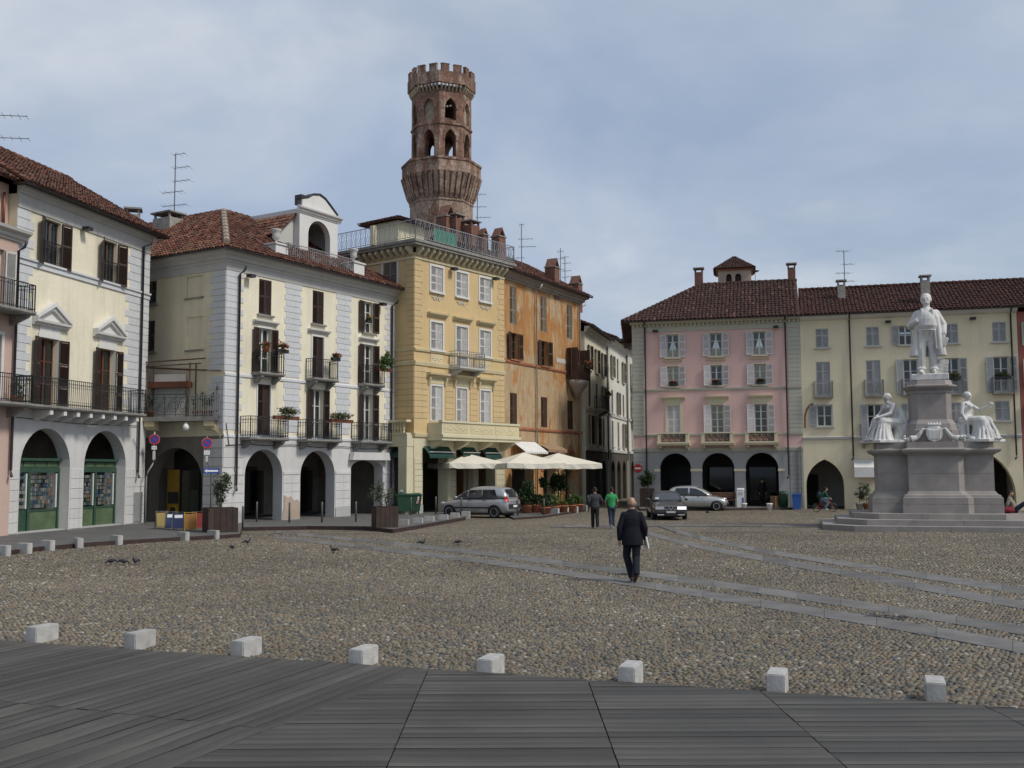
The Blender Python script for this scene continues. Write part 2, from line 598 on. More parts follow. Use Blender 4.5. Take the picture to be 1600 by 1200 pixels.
class Fr:
    """vertical plane: origin o (local x,y), direction th; outward normal is th-90 degrees"""

    def __init__(s, o=(0, 0), th=0.0):
        s.o, s.th = o, th
        s.t = (math.cos(th), math.sin(th))
        s.n = (math.sin(th), -math.cos(th))

    def p(s, u, v, z):
        return (s.o[0] + s.t[0] * u + s.n[0] * v, s.o[1] + s.t[1] * u + s.n[1] * v, z)


FRONT = Fr()


def arcpts(u0, u1, zs, zt, kind='round', n=12):
    c, r = (u0 + u1) / 2, (u1 - u0) / 2
    out = []
    if kind == 'pointed':
        h = zt - zs
        k = (h * h - r * r) / (2 * r)
        Rr = r + k
        a1 = math.atan2(h, k)
        half = [(c + k - Rr * math.cos(a1 * i / (n // 2)), zs + Rr * math.sin(a1 * i / (n // 2))) for i in range(n // 2 + 1)]
        out = half + [(2 * c - x, z) for x, z in half[::-1][1:]]
    else:
        out = [(c - r * math.cos(math.pi * i / n), zs + (zt - zs) * math.sin(math.pi * i / n)) for i in range(n + 1)]
    return out


def wall(mb, u0, u1, z0, z1, ops, depth=0.25, v=0.0):
    """wall sheet with openings and reveals; op = (u0,u1,z0,z1[,spring,kind[,depth]])"""
    us = sorted({u0, u1, *[max(u0, min(u1, x)) for o in ops for x in o[:2]]})
    zs = sorted({z0, z1, *[max(z0, min(z1, x)) for o in ops for x in o[2:4]]})
    for i in range(len(us) - 1):
        for j in range(len(zs) - 1):
            cu, cz = (us[i] + us[i + 1]) / 2, (zs[j] + zs[j + 1]) / 2
            if us[i + 1] - us[i] < 1e-6 or zs[j + 1] - zs[j] < 1e-6:
                continue
            if any(o[0] < cu < o[1] and o[2] < cz < o[3] for o in ops):
                continue
            mb.quad((us[i], v, zs[j]), (us[i + 1], v, zs[j]), (us[i + 1], v, zs[j + 1]), (us[i], v, zs[j + 1]))
    for o in ops:
        d = o[6] if len(o) > 6 else depth
        if len(o) > 4 and o[4] is not None:
            pts = arcpts(o[0], o[1], o[4], o[3], o[5], 16)
            for (a, b), (c, e) in zip(pts[:-1], pts[1:]):
                mb.quad((a, v, b), (c, v, e), (c, v, o[3] + 1e-4), (a, v, o[3] + 1e-4))
            out = [(o[0], o[2])] + pts + [(o[1], o[2])]
        else:
            out = [(o[0], o[2]), (o[0], o[3]), (o[1], o[3]), (o[1], o[2])]
        if o[2] > z0 + 0.01:
            out = out + [out[0]]
        for (a, b), (c, e) in zip(out[:-1], out[1:]):
            mb.quad((a, v, b), (a, v - d, b), (c, v - d, e), (c, v, e))


_cache = {}


def cached(key, fn):
    if key not in _cache:
        _cache[key] = fn()
    return _cache[key]


def shutter_mesh(w_, h, mat, mids):
    def mk():
        mb = MB()
        t, f = 0.022, 0.055
        mb.box(0, f, -t, t, 0, h).box(w_ - f, w_, -t, t, 0, h)
        rails = [0.0] + [h * q for q in mids] + [h - f * 1.3]
        for q in rails:
            mb.box(f, w_ - f, -t + 0.002, t - 0.002, q, q + f * 1.3)
        for a, b in zip(rails[:-1], rails[1:]):
            z = a + f * 1.3 + 0.02
            while z < b - 0.03:
                mb.cbox((w_ / 2, 0, z + 0.02), (w_ - 2 * f, 0.008, 0.062), 0, 0, 0.62)
                z += 0.052
        return mb.mesh('shutter', mat)
    return cached(('sh', round(w_, 2), round(h, 2), mat, mids), mk)


def leaf(b, fr, u, v, z, w_, h, ang, mat, mids=(0.5,)):
    return link('shutter', shutter_mesh(round(w_, 2), round(h, 2), mat, mids), b, fr.p(u, v, z), fr.th + ang)


def window_unit(b, fr, u0, u1, z0, z1, v, mat='winwhite', rows=3, curtain=0, glass='glass', name='window'):
    w_, h = round(u1 - u0, 2), round(z1 - z0, 2)

    def mk():
        mb = MB()
        f = 0.06
        mb.box(0, f, 0, 0.06, 0, h).box(w_ - f, w_, 0, 0.06, 0, h).box(f, w_ - f, 0.001, 0.059, 0, f).box(f, w_ - f, 0.001, 0.059, h - f, h)
        mb.box(w_ / 2 - 0.045, w_ / 2 + 0.045, -0.012, 0.05, f, h - f)
        for k in range(1, rows):
            z = h * k / rows
            mb.box(f, w_ / 2 - 0.045, 0.008, 0.045, z - 0.018, z + 0.018).box(w_ / 2 + 0.045, w_ - f, 0.008, 0.045, z - 0.018, z + 0.018)
        return mb.mesh(name, mat)
    o = link(name, cached(('win', w_, h, rows, mat), mk), b, fr.p(u0, v, z0), fr.th)
    pane = cached(('pane', w_, h, glass), lambda: MB().box(0.05, w_ - 0.05, 0.022, 0.03, 0.05, h - 0.05).mesh('pane', glass))
    link('pane', pane, o)
    if curtain:
        def mc():
            mb = MB()
            for a, c in ((0.06, w_ / 2 - 0.06), (w_ / 2 + 0.06, w_ - 0.06)):
                n = 8
                for i in range(n):
                    x0, x1 = a + (c - a) * i / n, a + (c - a) * (i + 1) / n
                    y0, y1 = 0.10 + 0.03 * (i % 2), 0.10 + 0.03 * ((i + 1) % 2)
                    if curtain == 2:   # tied-back pair
                        s0 = abs((x0 - w_ / 2) / (w_ / 2)); s1 = abs((x1 - w_ / 2) / (w_ / 2))
                        b0, b1 = h * (0.95 - 0.9 * s0 ** 0.8), h * (0.95 - 0.9 * s1 ** 0.8)
                    else:
                        b0 = b1 = h * 0.04
                    mb.quad((x0, y0, b0), (x1, y1, b1), (x1, y1, h - 0.05), (x0, y0, h - 0.05))
            return mb.mesh('curtain', 'curtain')
        link('curtain', cached(('cur', w_, h, curtain), mc), o)
    return o


def tilt(a, b, t):
    return a + (b - a) * t


def winset(b, fr, ops, u0, u1, z0, z1, mode='open', sh='brown', win='winwhite', rows=3, curtain=0, mids=(0.5,), da=8, db=8, rec=0.16, sill=True, sillmat='trimwhite', sw=None, surround=None, glass='glass', hook=True):
    """one facade window: opening + window + shutters + sill"""
    ops.append((u0, u1, z0, z1, None, None, rec + 0.12))
    w_, h = u1 - u0, z1 - z0
    da, db = da + rnd.uniform(-3, 9), db + rnd.uniform(-3, 9)
    sw = sw or w_ / 2
    if mode == 'closed':
        leaf(b, fr, u0 + 0.005, -0.05, z0 + 0.01, w_ / 2 - 0.01, h - 0.02, 0, sh, mids)
        leaf(b, fr, u1 - 0.005, -0.05, z0 + 0.01, w_ / 2 - 0.01, h - 0.02, math.pi, sh, mids)
    window_unit(b, fr, u0, u1, z0, z1, -rec, win, rows, curtain, glass)
    if mode in ('open', 'left'):
        leaf(b, fr, u0 - 0.01, 0.05, z0 + 0.01, sw, h - 0.02, -math.pi + R(da), sh, mids)
    if mode in ('open', 'right'):
        leaf(b, fr, u1 + 0.01, 0.05, z0 + 0.01, sw, h - 0.02, -R(db), sh, mids)
    if sill:
        MB(fr).box(u0 - 0.12, u1 + 0.12, 0.003, 0.13, z0 - 0.09, z0 - 0.004).build('sill', sillmat, b)
    if surround:
        s = surround
        mb = MB(fr)
        mb.box(u0 - s, u0 - 0.002, 0.002, 0.035, z0, z1 + s).box(u1 + 0.002, u1 + s, 0.002, 0.035, z0, z1 + s).box(u0, u1, 0.003, 0.036, z1 + 0.002, z1 + s)
        mb.build('window_surround', sillmat, b)


def lintel(b, fr, u0, u1, z, mat='trimwhite', h=0.16, d=0.2, name='lintel'):
    MB(fr).sweep([(0.003, z), (0.06, z), (0.08, z + h * 0.35), (d, z + h * 0.6), (d + 0.02, z + h), (0.003, z + h)], u0, u1, 0, 0).build(name, mat, b)


def rail_mb(pts, h, sp=0.12, r=0.009, rings=False, mid=True, closed=False, rr=0.016):
    """railing along a local polyline [(x,y)], base z=0"""
    mb = MB()
    for (x0, y0), (x1, y1) in zip(pts[:-1], pts[1:]):
        L = math.hypot(x1 - x0, y1 - y0)
        a = math.atan2(y1 - y0, x1 - x0)
        cx, cy = (x0 + x1) / 2, (y0 + y1) / 2
        for z, t in ((h, rr * 1.3), (0.08, rr), *(((h - 0.14, rr * 0.8),) if mid else ())):
            mb.cbox((cx, cy, z), (L, t * 2, t * 1.4), a)
        n = max(1, int(L / sp))
        for i in range(n + 1):
            x, y = tilt(x0, x1, i / n), tilt(y0, y1, i / n)
            big = rr * 1.1 if i in (0, n) else r
            mb.cbox((x, y, h / 2), (big * 2, big * 2, h), a)
            if rings and i < n:
                xm, ym = tilt(x0, x1, (i + .5) / n), tilt(y0, y1, (i + .5) / n)
                q = L / n * 0.46
                for zc in ((h - 0.14) * 0.93 - q * 0.5, 0.10 + q):
                    ca, sa = math.cos(a), math.sin(a)
                    rp = [(xm + ca * q * math.cos(t * math.pi / 4), ym + sa * q * math.cos(t * math.pi / 4), zc + q * math.sin(t * math.pi / 4)) for t in range(9)]
                    mb.tube(rp, r * 0.8, 4, False)
    return mb


def balcony(b, fr, u0, u1, z, d, h=0.95, rings=False, sp=0.12, slab='slab', t=0.14, brackets=2, iron='iron', bh=0.35, v0=0.003):
    """slab + railing + brackets"""
    mb = MB(fr)
    mb.sweep([(v0, z - t), (d - 0.05, z - t), (d, z - t * 0.55), (d, z), (v0, z)], u0, u1)
    bal = mb.build('balcony', slab, b)
    i = 0.05
    pts = [fr.p(u0 + i, v0 + 0.02, 0)[:2], fr.p(u0 + i, d - i, 0)[:2], fr.p(u1 - i, d - i, 0)[:2], fr.p(u1 - i, v0 + 0.02, 0)[:2]]
    rail_mb(pts, h, sp, rings=rings).build('railing', iron, bal, loc=(0, 0, z + 0.003))
    for k in range(brackets):
        c = tilt(u0 + 0.25, u1 - 0.25, k / max(1, brackets - 1)) if brackets > 1 else (u0 + u1) / 2
        MB(fr).sweep([(v0, z - t - bh), (v0 + 0.12, z - t - bh), (d * 0.55, z - t - bh * 0.55), (d * 0.85, z - t - 0.08), (d * 0.85, z - t - 0.002), (v0, z - t - 0.002)], c - 0.09, c + 0.09).build('bracket', slab, bal)
    return bal


def quoins(b, fr, u, z0, z1, wl, ws, side=1, h=0.29, mat='quoin', d=0.022, both=False):
    """alternating stones; side=1 grows to +u from u, -1 to -u; both = centred pilaster"""
    n = int(round((z1 - z0) / h))
    h = (z1 - z0) / n
    g = 0.014
    for i in range(n):
        q = wl if i % 2 else ws
        a0, a1 = (u - q / 2, u + q / 2) if both else ((u, u + q) if side > 0 else (u - q, u))
        w_ = round(a1 - a0, 3)
        me = cached(('quoin', w_, round(h, 3), mat, d), lambda: MB().add(
            [(0, 0, g), (w_, 0, g), (w_, 0, h), (0, 0, h), (0.012, -d, g + 0.01), (w_ - 0.012, -d, g + 0.01), (w_ - 0.012, -d, h - 0.01), (0.012, -d, h - 0.01)],
            [(4, 5, 6, 7), (0, 1, 5, 4), (1, 2, 6, 5), (2, 3, 7, 6), (3, 0, 4, 7)]).mesh('quoin_stone', mat))
        link('quoin_stone', me, b, fr.p(a0, 0.002, z0 + i * h), fr.th)


def downpipe(b, fr, u, z0, z1, mat='pipe', r=0.05, v=0.12, top=None, foot=True):
    pts = []
    if top:
        pts += [(u + top[0], v + top[1], z1 + 0.35), (u + top[0] * 0.6, v + top[1] * 0.7, z1 + 0.12)]
    pts += [(u, v, z1), (u, v, z0 + 0.25)]
    if foot:
        pts += [(u, v + 0.01, z0 + 0.12), (u - 0.1, v + 0.12, z0)]
    MB(fr).tube(pts, r, 8).build('downpipe', mat, b, True)


def tiles(parent, poly, eave, mat, cw=0.19, row=0.32, name='roof_tiles', rr=0.068):
    """barrel tiles over planar polygon (list of 3-D local points). eave=(p0,p1) gives the along direction"""
    P = [Vector(p) for p in poly]
    e = (Vector(eave[1]) - Vector(eave[0])).normalized()
    nrm = Vector((0, 0, 0))
    for i in range(len(P)):
        nrm += P[i].cross(P[(i + 1) % len(P)])
    nrm.normalize()
    if nrm.z < 0:
        nrm = -nrm
    s = nrm.cross(e).normalized()
    if s.z < 0:
        s = -s
    o = Vector(eave[0])
    q = np.array([((p - o).dot(e), (p - o).dot(s)) for p in P])
    a0, a1 = q[:, 0].min(), q[:, 0].max()
    b0, b1 = q[:, 1].min(), q[:, 1].max()
    A, B = np.meshgrid(np.arange(a0 + cw / 2, a1, cw), np.arange(b0 - 0.06, b1, row), indexing='ij')
    A, B = A.ravel(), B.ravel()
    cxm, cym = A, B + row * 0.5
    ins = np.zeros(len(A), bool)
    j = len(q) - 1
    for i in range(len(q)):
        xi, yi = q[i]; xj, yj = q[j]
        c = ((yi > cym) != (yj > cym)) & (cxm < (xj - xi) * (cym - yi) / (yj - yi + 1e-12) + xi)
        ins ^= c
        j = i
    A, B = A[ins], B[ins]
    n = len(A)
    if n == 0:
        return None
    A = A + rng.normal(0, 0.008, n)
    B = B + rng.normal(0, 0.014, n)
    yaw = rng.normal(0, 0.03, n)
    k = 5
    th = np.linspace(math.pi, 0, k)
    prof = []
    for (l, r_, h0) in ((0.0, rr * 1.12, 0.035), (row * 1.12, rr * 0.9, 0.008)):
        for t in th:
            prof.append((r_ * math.cos(t) * 1.15, l, h0 + r_ * math.sin(t)))
    prof = np.array(prof)
    da = prof[:, 0][None] + yaw[:, None] * prof[:, 1][None]
    aa = A[:, None] + da
    bb = B[:, None] + prof[:, 1][None]
    hh = prof[:, 2][None] + rng.normal(0, 0.006, n)[:, None]
    eN, sN, nN, oN = (np.array(x) for x in (e, s, nrm, o))
    V = oN + aa[..., None] * eN + bb[..., None] * sN + hh[..., None] * nN
    V = V.reshape(-1, 3)
    base = (np.arange(n) * 2 * k)[:, None]
    Q = []
    for i in range(k - 1):
        Q.append(np.stack([base[:, 0] + i, base[:, 0] + i + 1, base[:, 0] + k + i + 1, base[:, 0] + k + i], 1))
    end = base + np.arange(k)[None]
    return np_mesh(name, V, [np.concatenate(Q), end], mat, parent)


def roof(b, polys, mat='tile', cw=0.19, row=0.32, under='roofbase', name='roof'):
    """polys: list of (polygon, (eave0,eave1)); one roof part with tile children"""
    mb = MB()
    for poly, _ in polys:
        n = len(poly)
        mb.add(list(poly) + [(p[0], p[1], p[2] - 0.07) for p in poly], [tuple(range(n)), tuple(range(n, 2 * n))[::-1]] + [(i, (i + 1) % n, n + (i + 1) % n, n + i) for i in range(n)])
    o = mb.build(name, under, b)
    for poly, ev in polys:
        tiles(o, poly, ev, mat, cw, row)
    return o


def ridge(b, p, q, mat='tile', r=0.11, step=0.4, name='ridge_tiles'):
    p, q = Vector(p), Vector(q)
    d = q - p
    n = max(1, int(d.length / step))
    mb = MB()
    for i in range(n):
        a, c = p + d * (i / n), p + d * ((i + 1.08) / n)
        a.z += 0.03
        mb.tube([a, c], [r * 1.05, r * 0.9], 8)
    o = mb.build(name, mat, b)
    o['kind'] = 'stuff'
    return o


def foliage(c, r, n, s, clumps=9, flat=0.0, hollow=0.35, seed=None, asp=0.5):
    """leaf quads scattered in clumps through an ellipsoid; returns V,F arrays"""
    g = np.random.default_rng(seed if seed is not None else rng.integers(1 << 30))
    c, r = np.array(c, float), np.array(r, float)
    d = g.normal(size=(clumps, 3))
    d /= np.linalg.norm(d, axis=1)[:, None]
    cc = d * (g.uniform(0.25, 0.85, clumps)[:, None]) * r
    cr = g.uniform(0.28, 0.55, clumps)
    k = g.integers(0, clumps, n)
    d = g.normal(size=(n, 3))
    d /= np.linalg.norm(d, axis=1)[:, None]
    p = c + cc[k] + d * (g.uniform(hollow, 1.0, n) ** 0.7)[:, None] * cr[k][:, None] * r
    u = g.normal(size=(n, 3)); u /= np.linalg.norm(u, axis=1)[:, None]
    w_ = np.cross(u, d + g.normal(0, 0.5, (n, 3)))
    w_ /= np.linalg.norm(w_, axis=1)[:, None] + 1e-9
    sz = s * g.uniform(0.6, 1.3, n)[:, None]
    a, b_ = u * sz, w_ * sz * asp
    V = np.stack([p - a, p + b_, p + a, p - b_], 1).reshape(-1, 3)
    F = np.arange(4 * n).reshape(-1, 4)
    return V, F


def leaves(name, parent, blobs, mat, seed=None):
    Vs, Fs, o = [], [], 0
    for i, bl in enumerate(blobs):
        V, F = foliage(*bl[:4], **(bl[4] if len(bl) > 4 else {}), seed=None if seed is None else seed + i)
        Vs.append(V); Fs.append(F + o); o += len(V)
    return np_mesh(name, np.concatenate(Vs), [np.concatenate(Fs)], mat, parent, kind=None)


def sculpt(name, mb, voxel, mat, parent=None, smooth=4, loc=None, rz=0.0, disp=None):
    """fuse overlapping closed shapes into one continuous surface"""
    me = mb.mesh(name + '_src')
    o = bpy.data.objects.new(name + '_src', me)
    COL.objects.link(o)
    md = o.modifiers.new('r', 'REMESH')
    md.mode = 'VOXEL'
    md.voxel_size = voxel
    md.use_smooth_shade = True
    if smooth:
        sm = o.modifiers.new('s', 'SMOOTH')
        sm.iterations = smooth
        sm.factor = 0.5
    dg = bpy.context.evaluated_depsgraph_get()
    out = bpy.data.meshes.new_from_object(o.evaluated_get(dg))
    bpy.data.objects.remove(o)
    out.name = name
    out.materials.clear()
    out.materials.append(M[mat] if isinstance(mat, str) else mat)
    out.polygons.foreach_set("use_smooth", [True] * len(out.polygons))
    return link(name, out, parent, loc, rz)
# ------------------------------------------------------------------ the ground
COB = [(0.0, (0.070, 0.072, 0.072)), (0.22, (0.142, 0.122, 0.088)), (0.45, (0.205, 0.163, 0.102)), (0.6, (0.095, 0.096, 0.094)), (0.78, (0.22, 0.19, 0.136)), (0.9, (0.170, 0.112, 0.068)), (0.97, (0.24, 0.215, 0.17)), (1.0, (0.36, 0.335, 0.285))]


def cobble_mat(name, rand):
    k = NT(name)
    c = k.ramp(k.irand() if rand == 'i' else k.orand(), COB)
    wv = k.n("ShaderNodeNewGeometry").outputs["Position"]
    big = k.ramp(k.noise(0.16, 6, 0.65, wv), [(0.3, 0.68), (0.7, 1.2)])
    c = k.mix(c, big, 1, 'MULTIPLY')
    c = k.mix(c, k.ramp(k.noise(30, 3, 0.6, wv), [(0.3, 0.85), (0.7, 1.12)]), 1, 'MULTIPLY')
    k.col(c)
    k.b.inputs["Roughness"].default_value = 0.62
    return k.set(0.62, 0, 0.35)


M['cobble'] = cobble_mat('river_cobbles', 'i')
M['cobble_one'] = cobble_mat('river_cobble', 'o')


def ground_mat():
    k = NT('far_cobble_ground')
    v = k.n("ShaderNodeTexVoronoi")
    v.inputs["Scale"].default_value = 9.0
    k.link(k.obj, v.inputs["Vector"])
    sepc = k.n("ShaderNodeSeparateColor")
    k.link(v.outputs["Color"], sepc.inputs[0])
    c = k.ramp(sepc.outputs[0], COB)
    d = k.ramp(v.outputs["Distance"], [(0.35, 1.12), (0.75, 0.62)])
    c = k.mix(c, d, 1, 'MULTIPLY')
    big = k.ramp(k.noise(0.16, 5, 0.6), [(0.3, 0.84), (0.7, 1.14)])
    c = k.mix(c, big, 1, 'MULTIPLY')
    k.col(c)
    k.bump(v.outputs["Distance"], 0.5, -0.03)
    return k.set(0.8, 0, 0.3)


M['ground'] = ground_mat()
M['joint'] = plain('sandy_joint_soil', (0.058, 0.052, 0.041), 0.95, 0, 0.3, 2)
struct(MB().add([(-400, -200, 0), (400, -200, 0), (400, 700, 0), (-400, 700, 0)], [(0, 1, 2, 3)]).build('piazza_ground', 'ground'))

# granite wheel tracks, edges surveyed as (x, y upper, y lower)
STRIPS = [
    [(1760, 1004, 1018), (1600, 980, 995), (1400, 950, 962), (1200, 920, 931), (1015, 895, 904.5), (800, 867, 875), (700, 856.5, 863), (600, 846, 851.5), (500, 836.5, 841), (430, 830, 834)],
    [(1760, 1036, 1055), (1600, 1006, 1024), (1400, 971, 986), (1200, 940, 952.5), (1015, 912, 922), (800, 880, 888), (700, 868, 875), (600, 856.5, 862.5), (500, 845.5, 850.5), (430, 838, 842)],
    [(1760, 943, 955), (1600, 920, 931), (1400, 890, 899), (1200, 860, 867), (1120, 844, 850), (1060, 829, 834), (1025, 818, 822)],
    [(1760, 966, 981), (1600, 942, 955), (1400, 905, 916), (1200, 871, 880), (1100, 853, 860), (1040, 839, 845), (1000, 828, 833)],
    [(1285, 821, 824), (1180, 820.5, 823.5), (1070, 820, 823), (950, 820.5, 823.5), (860, 822, 825)],
]
M['track'] = plain('grey_track_granite', (0.130, 0.125, 0.118), 0.85, 0, 0.25, 1.6, 0.2, rand=0.22)
track_quads = []
for st in STRIPS:
    U = [gp(x, a).to_2d() for x, a, b in st]
    Lw = [gp(x, b).to_2d() for x, a, b in st]
    par = struct(MB().prism([tuple(p) for p in U] + [tuple(p) for p in Lw[::-1]], -0.02, 0.006).build('stone_track', 'joint'))
    for i in range(len(U) - 1):
        track_quads.append([U[i], U[i + 1], Lw[i + 1], Lw[i]])
    seg = [((U[i] + Lw[i]) / 2 - (U[i + 1] + Lw[i + 1]) / 2).length for i in range(len(U) - 1)]
    cum = [0]
    for q in seg:
        cum.append(cum[-1] + q)

    def at(L_, arr):
        for i in range(len(seg)):
            if L_ <= cum[i + 1] + 1e-6:
                t = (L_ - cum[i]) / seg[i]
                return arr[i].lerp(arr[i + 1], t)
        return arr[-1]
    s0 = 0.0
    while s0 < cum[-1] - 0.2:
        s1 = min(cum[-1], s0 + rnd.uniform(1.1, 1.7))
        a, b_, c, d = at(s0 + 0.004, U), at(s1 - 0.004, U), at(s1 - 0.004, Lw), at(s0 + 0.004, Lw)
        zt = 0.027 + rnd.uniform(-0.003, 0.003)
        MB().prism([tuple(a), tuple(b_), tuple(c), tuple(d)], -0.02, zt).build('slab', 'track', par)
        s0 = s1

# ------------------------------------------------------------------ wooden deck under the photographer
DZ = 0.10
E0, E1 = gp(0, 1000, DZ).to_2d(), gp(1600, 1106, DZ).to_2d()
ed = (E1 - E0).normalized()
en = Vector((-ed.y, ed.x))           # outward, towards the piazza
K0, K1 = gp(652, 1048, DZ).to_2d(), gp(270, 1200, DZ).to_2d()
kd = (K0 - K1).normalized()
kn = Vector((-kd.y, kd.x))           # to the left section


def clip(poly, p, n):
    """keep the side where (x-p).n <= 0"""
    out = []
    for i in range(len(poly)):
        a, b_ = poly[i], poly[(i + 1) % len(poly)]
        da, db = (a - p).dot(n), (b_ - p).dot(n)
        if da <= 0:
            out.append(a)
        if (da < 0 < db) or (db < 0 < da):
            out.append(a.lerp(b_, da / (da - db)))
    return out


def plank_mat():
    k = NT('weathered_deck_plank')
    wv = k.map((1.2, 30, 30))
    g = k.noise(1.0, 6, 0.65, wv)
    c = k.ramp(g, [(0.25, (0.038, 0.0355, 0.0315)), (0.5, (0.061, 0.0565, 0.049)), (0.78, (0.095, 0.086, 0.073))])
    c = k.mix(c, k.ramp(k.orand(), [(0, 0.68), (1, 1.25)]), 1, 'MULTIPLY')
    c = k.mix(c, k.ramp(k.noise(0.8, 4, 0.6, k.n("ShaderNodeNewGeometry").outputs["Position"]), [(0.3, 0.8), (0.7, 1.15)]), 1, 'MULTIPLY')
    c = k.mix(c, k.ramp(k.noise(1.0, 4, 0.6, k.map((0.45, 7, 7))), [(0.35, 0.72), (0.68, 1.3)]), 1, 'MULTIPLY')
    k.col(c)
    k.bump(g, 0.35, 0.006)
    return k.set(0.62, 0, 0.4)


M['plank'] = plank_mat()
deck = struct(MB().prism([tuple(E0 - ed * 9), tuple(E1 + ed * 6), tuple(E1 + ed * 6 - en * 26), tuple(E0 - ed * 9 - en * 26)], -0.02, DZ - 0.045).build('wooden_deck', 'black'))
far_planks = MB()


def plank(poly, origin, ang, near):
    """world polygon -> object with local x along the board"""
    if len(poly) < 3:
        return
    area = abs(sum(poly[i].x * poly[(i + 1) % len(poly)].y - poly[(i + 1) % len(poly)].x * poly[i].y for i in range(len(poly)))) / 2
    if area < 0.01:
        return
    c, s_ = math.cos(-ang), math.sin(-ang)
    jz = rnd.uniform(-0.004, 0.004)
    if near:
        loc = [((p.x - origin.x) * c - (p.y - origin.y) * s_, (p.x - origin.x) * s_ + (p.y - origin.y) * c) for p in poly]
        MB().prism(loc, -0.035, jz).build('plank', 'plank', deck, loc=(origin.x, origin.y, DZ), rz=ang)
    else:
        far_planks.prism([tuple(p) for p in poly], DZ - 0.035, DZ + jz)


pw, gap = 0.178, 0.012
xj = [gp(668, 1048, DZ).x, gp(922, 1072, DZ).x, gp(1200, 1090, DZ).x]
xs = [xj[0] - 4.0, xj[0] - 2.0, xj[0], xj[1], xj[2], xj[2] + 2.05, xj[2] + 4.1, xj[2] + 6.2]
y = -7.0
while y < 14.5:
    for a, b_ in zip(xs[:-1], xs[1:]):
        po = [Vector((a + gap / 2, y)), Vector((b_ - gap / 2, y)), Vector((b_ - gap / 2, y + pw - gap)), Vector((a + gap / 2, y + pw - gap))]
        po = clip(po, E0 - en * 0.01, en)
        if po:
            po = clip(po, K0 + kn * 0.006, kn)
        if po:
            near = y > 7.4 and abs((a + b_) / 2) < 0.5 * y + 2.2
            plank(po, Vector((a, y + pw / 2)), 0.0, near)
    y += pw
ka = math.atan2(kd.y, kd.x)
q0 = 0.006
sj = (gp(115, 1107, DZ).to_2d() - K0).dot(kd)
while q0 < 9.0:
    for a, b_ in ((sj - 12, sj - 4.0), (sj - 4.0, sj), (sj, sj + 4.0), (sj + 4.0, sj + 9.0)):
        po = [K0 + kd * (a + gap / 2) + kn * q0, K0 + kd * (b_ - gap / 2) + kn * q0, K0 + kd * (b_ - gap / 2) + kn * (q0 + pw - gap), K0 + kd * (a + gap / 2) + kn * (q0 + pw - gap)]
        po = clip(po, E0 - en * 0.01, en)
        if po:
            m = sum(po, Vector((0, 0))) / len(po)
            near = max(p.y for p in po) > 7.6 and max(p.x + 0.52 * p.y for p in po) > -0.8
            plank(po, K0 + kd * a + kn * (q0 + pw / 2), ka, near)
    q0 += pw
o = far_planks.build('deck_planks', 'plank', deck)
o['kind'] = 'stuff'

# ------------------------------------------------------------------ raised pavements along the house fronts
M['paving'] = plain('dark_pavement', (0.105, 0.103, 0.099), 0.8, 0, 0.2, 1.3, 0.2)


def pave(name, px, back, z, z2=None):
    pts = [gp(x, y_, z).to_2d() for x, y_ in px] + [Vector(p) for p in back]
    o = struct(MB().prism([tuple(p) for p in pts], -0.02, z).build(name, 'paving'))
    for a, b_ in zip(pts[:len(px) - 1], pts[1:len(px)]):
        d = (b_ - a)
        n = Vector((d.y, -d.x)).normalized()
        MB().prism([tuple(a), tuple(a + n * 0.02), tuple(b_ + n * 0.02), tuple(b_)], 0.0, z + 0.006).build('steel_edge', 'steel', o)
    return pts


PAVE1 = pave('raised_pavement', [(-150, 879), (0, 862), (65, 854), (150, 847), (250, 841), (350, 836), (375, 834), (378, 824), (480, 822), (570, 822.5), (614, 827), (640, 823), (727, 808), (722, 799)], [(-1.0, 62), (-8, 66), (-24, 56), (-27, 30)], 0.15)
PAVE2 = pave('cafe_pavement', [(803, 809), (846, 806.5), (918, 796), (912, 790)], [(3.5, 71), (-1, 62)], 0.10)
PAVE3 = pave('arcade_pavement', [(1000, 795), (1118, 794.5), (1237, 793), (1243, 789)], [(19.0, 68), (8.5, 72)], 0.13)


# ------------------------------------------------------------------ cobbles
def in_poly(px, py, poly):
    ins = np.zeros(len(px), bool)
    j = len(poly) - 1
    for i in range(len(poly)):
        xi, yi = poly[i]; xj_, yj = poly[j]
        ins ^= ((yi > py) != (yj > py)) & (px < (xj_ - xi) * (py - yi) / (yj - yi + 1e-12) + xi)
        j = i
    return ins


def cobble_points(y0, y1, sp):
    xm = 0.52 * y1 + 3
    gx, gy = np.meshgrid(np.arange(-xm, xm, sp), np.arange(y0, y1, sp * 0.87), indexing='ij')
    gx = gx + (np.arange(gx.shape[1]) % 2)[None] * sp / 2
    X, Y = gx.ravel(), gy.ravel()
    X = X + rng.uniform(-0.26, 0.26, len(X)) * sp
    Y = Y + rng.uniform(-0.26, 0.26, len(Y)) * sp
    keep = np.abs(X) < 0.52 * Y + 2.6
    keep &= ((X - E0.x) * en.x + (Y - E0.y) * en.y) > 0.04
    X, Y = X[keep], Y[keep]
    bad = np.zeros(len(X), bool)
    for q in track_quads:
        bad |= in_poly(X, Y, [tuple(p) for p in q])
    bad |= in_poly(X, Y, [tuple(p) for p in PAVE1])
    return X[~bad], Y[~bad]


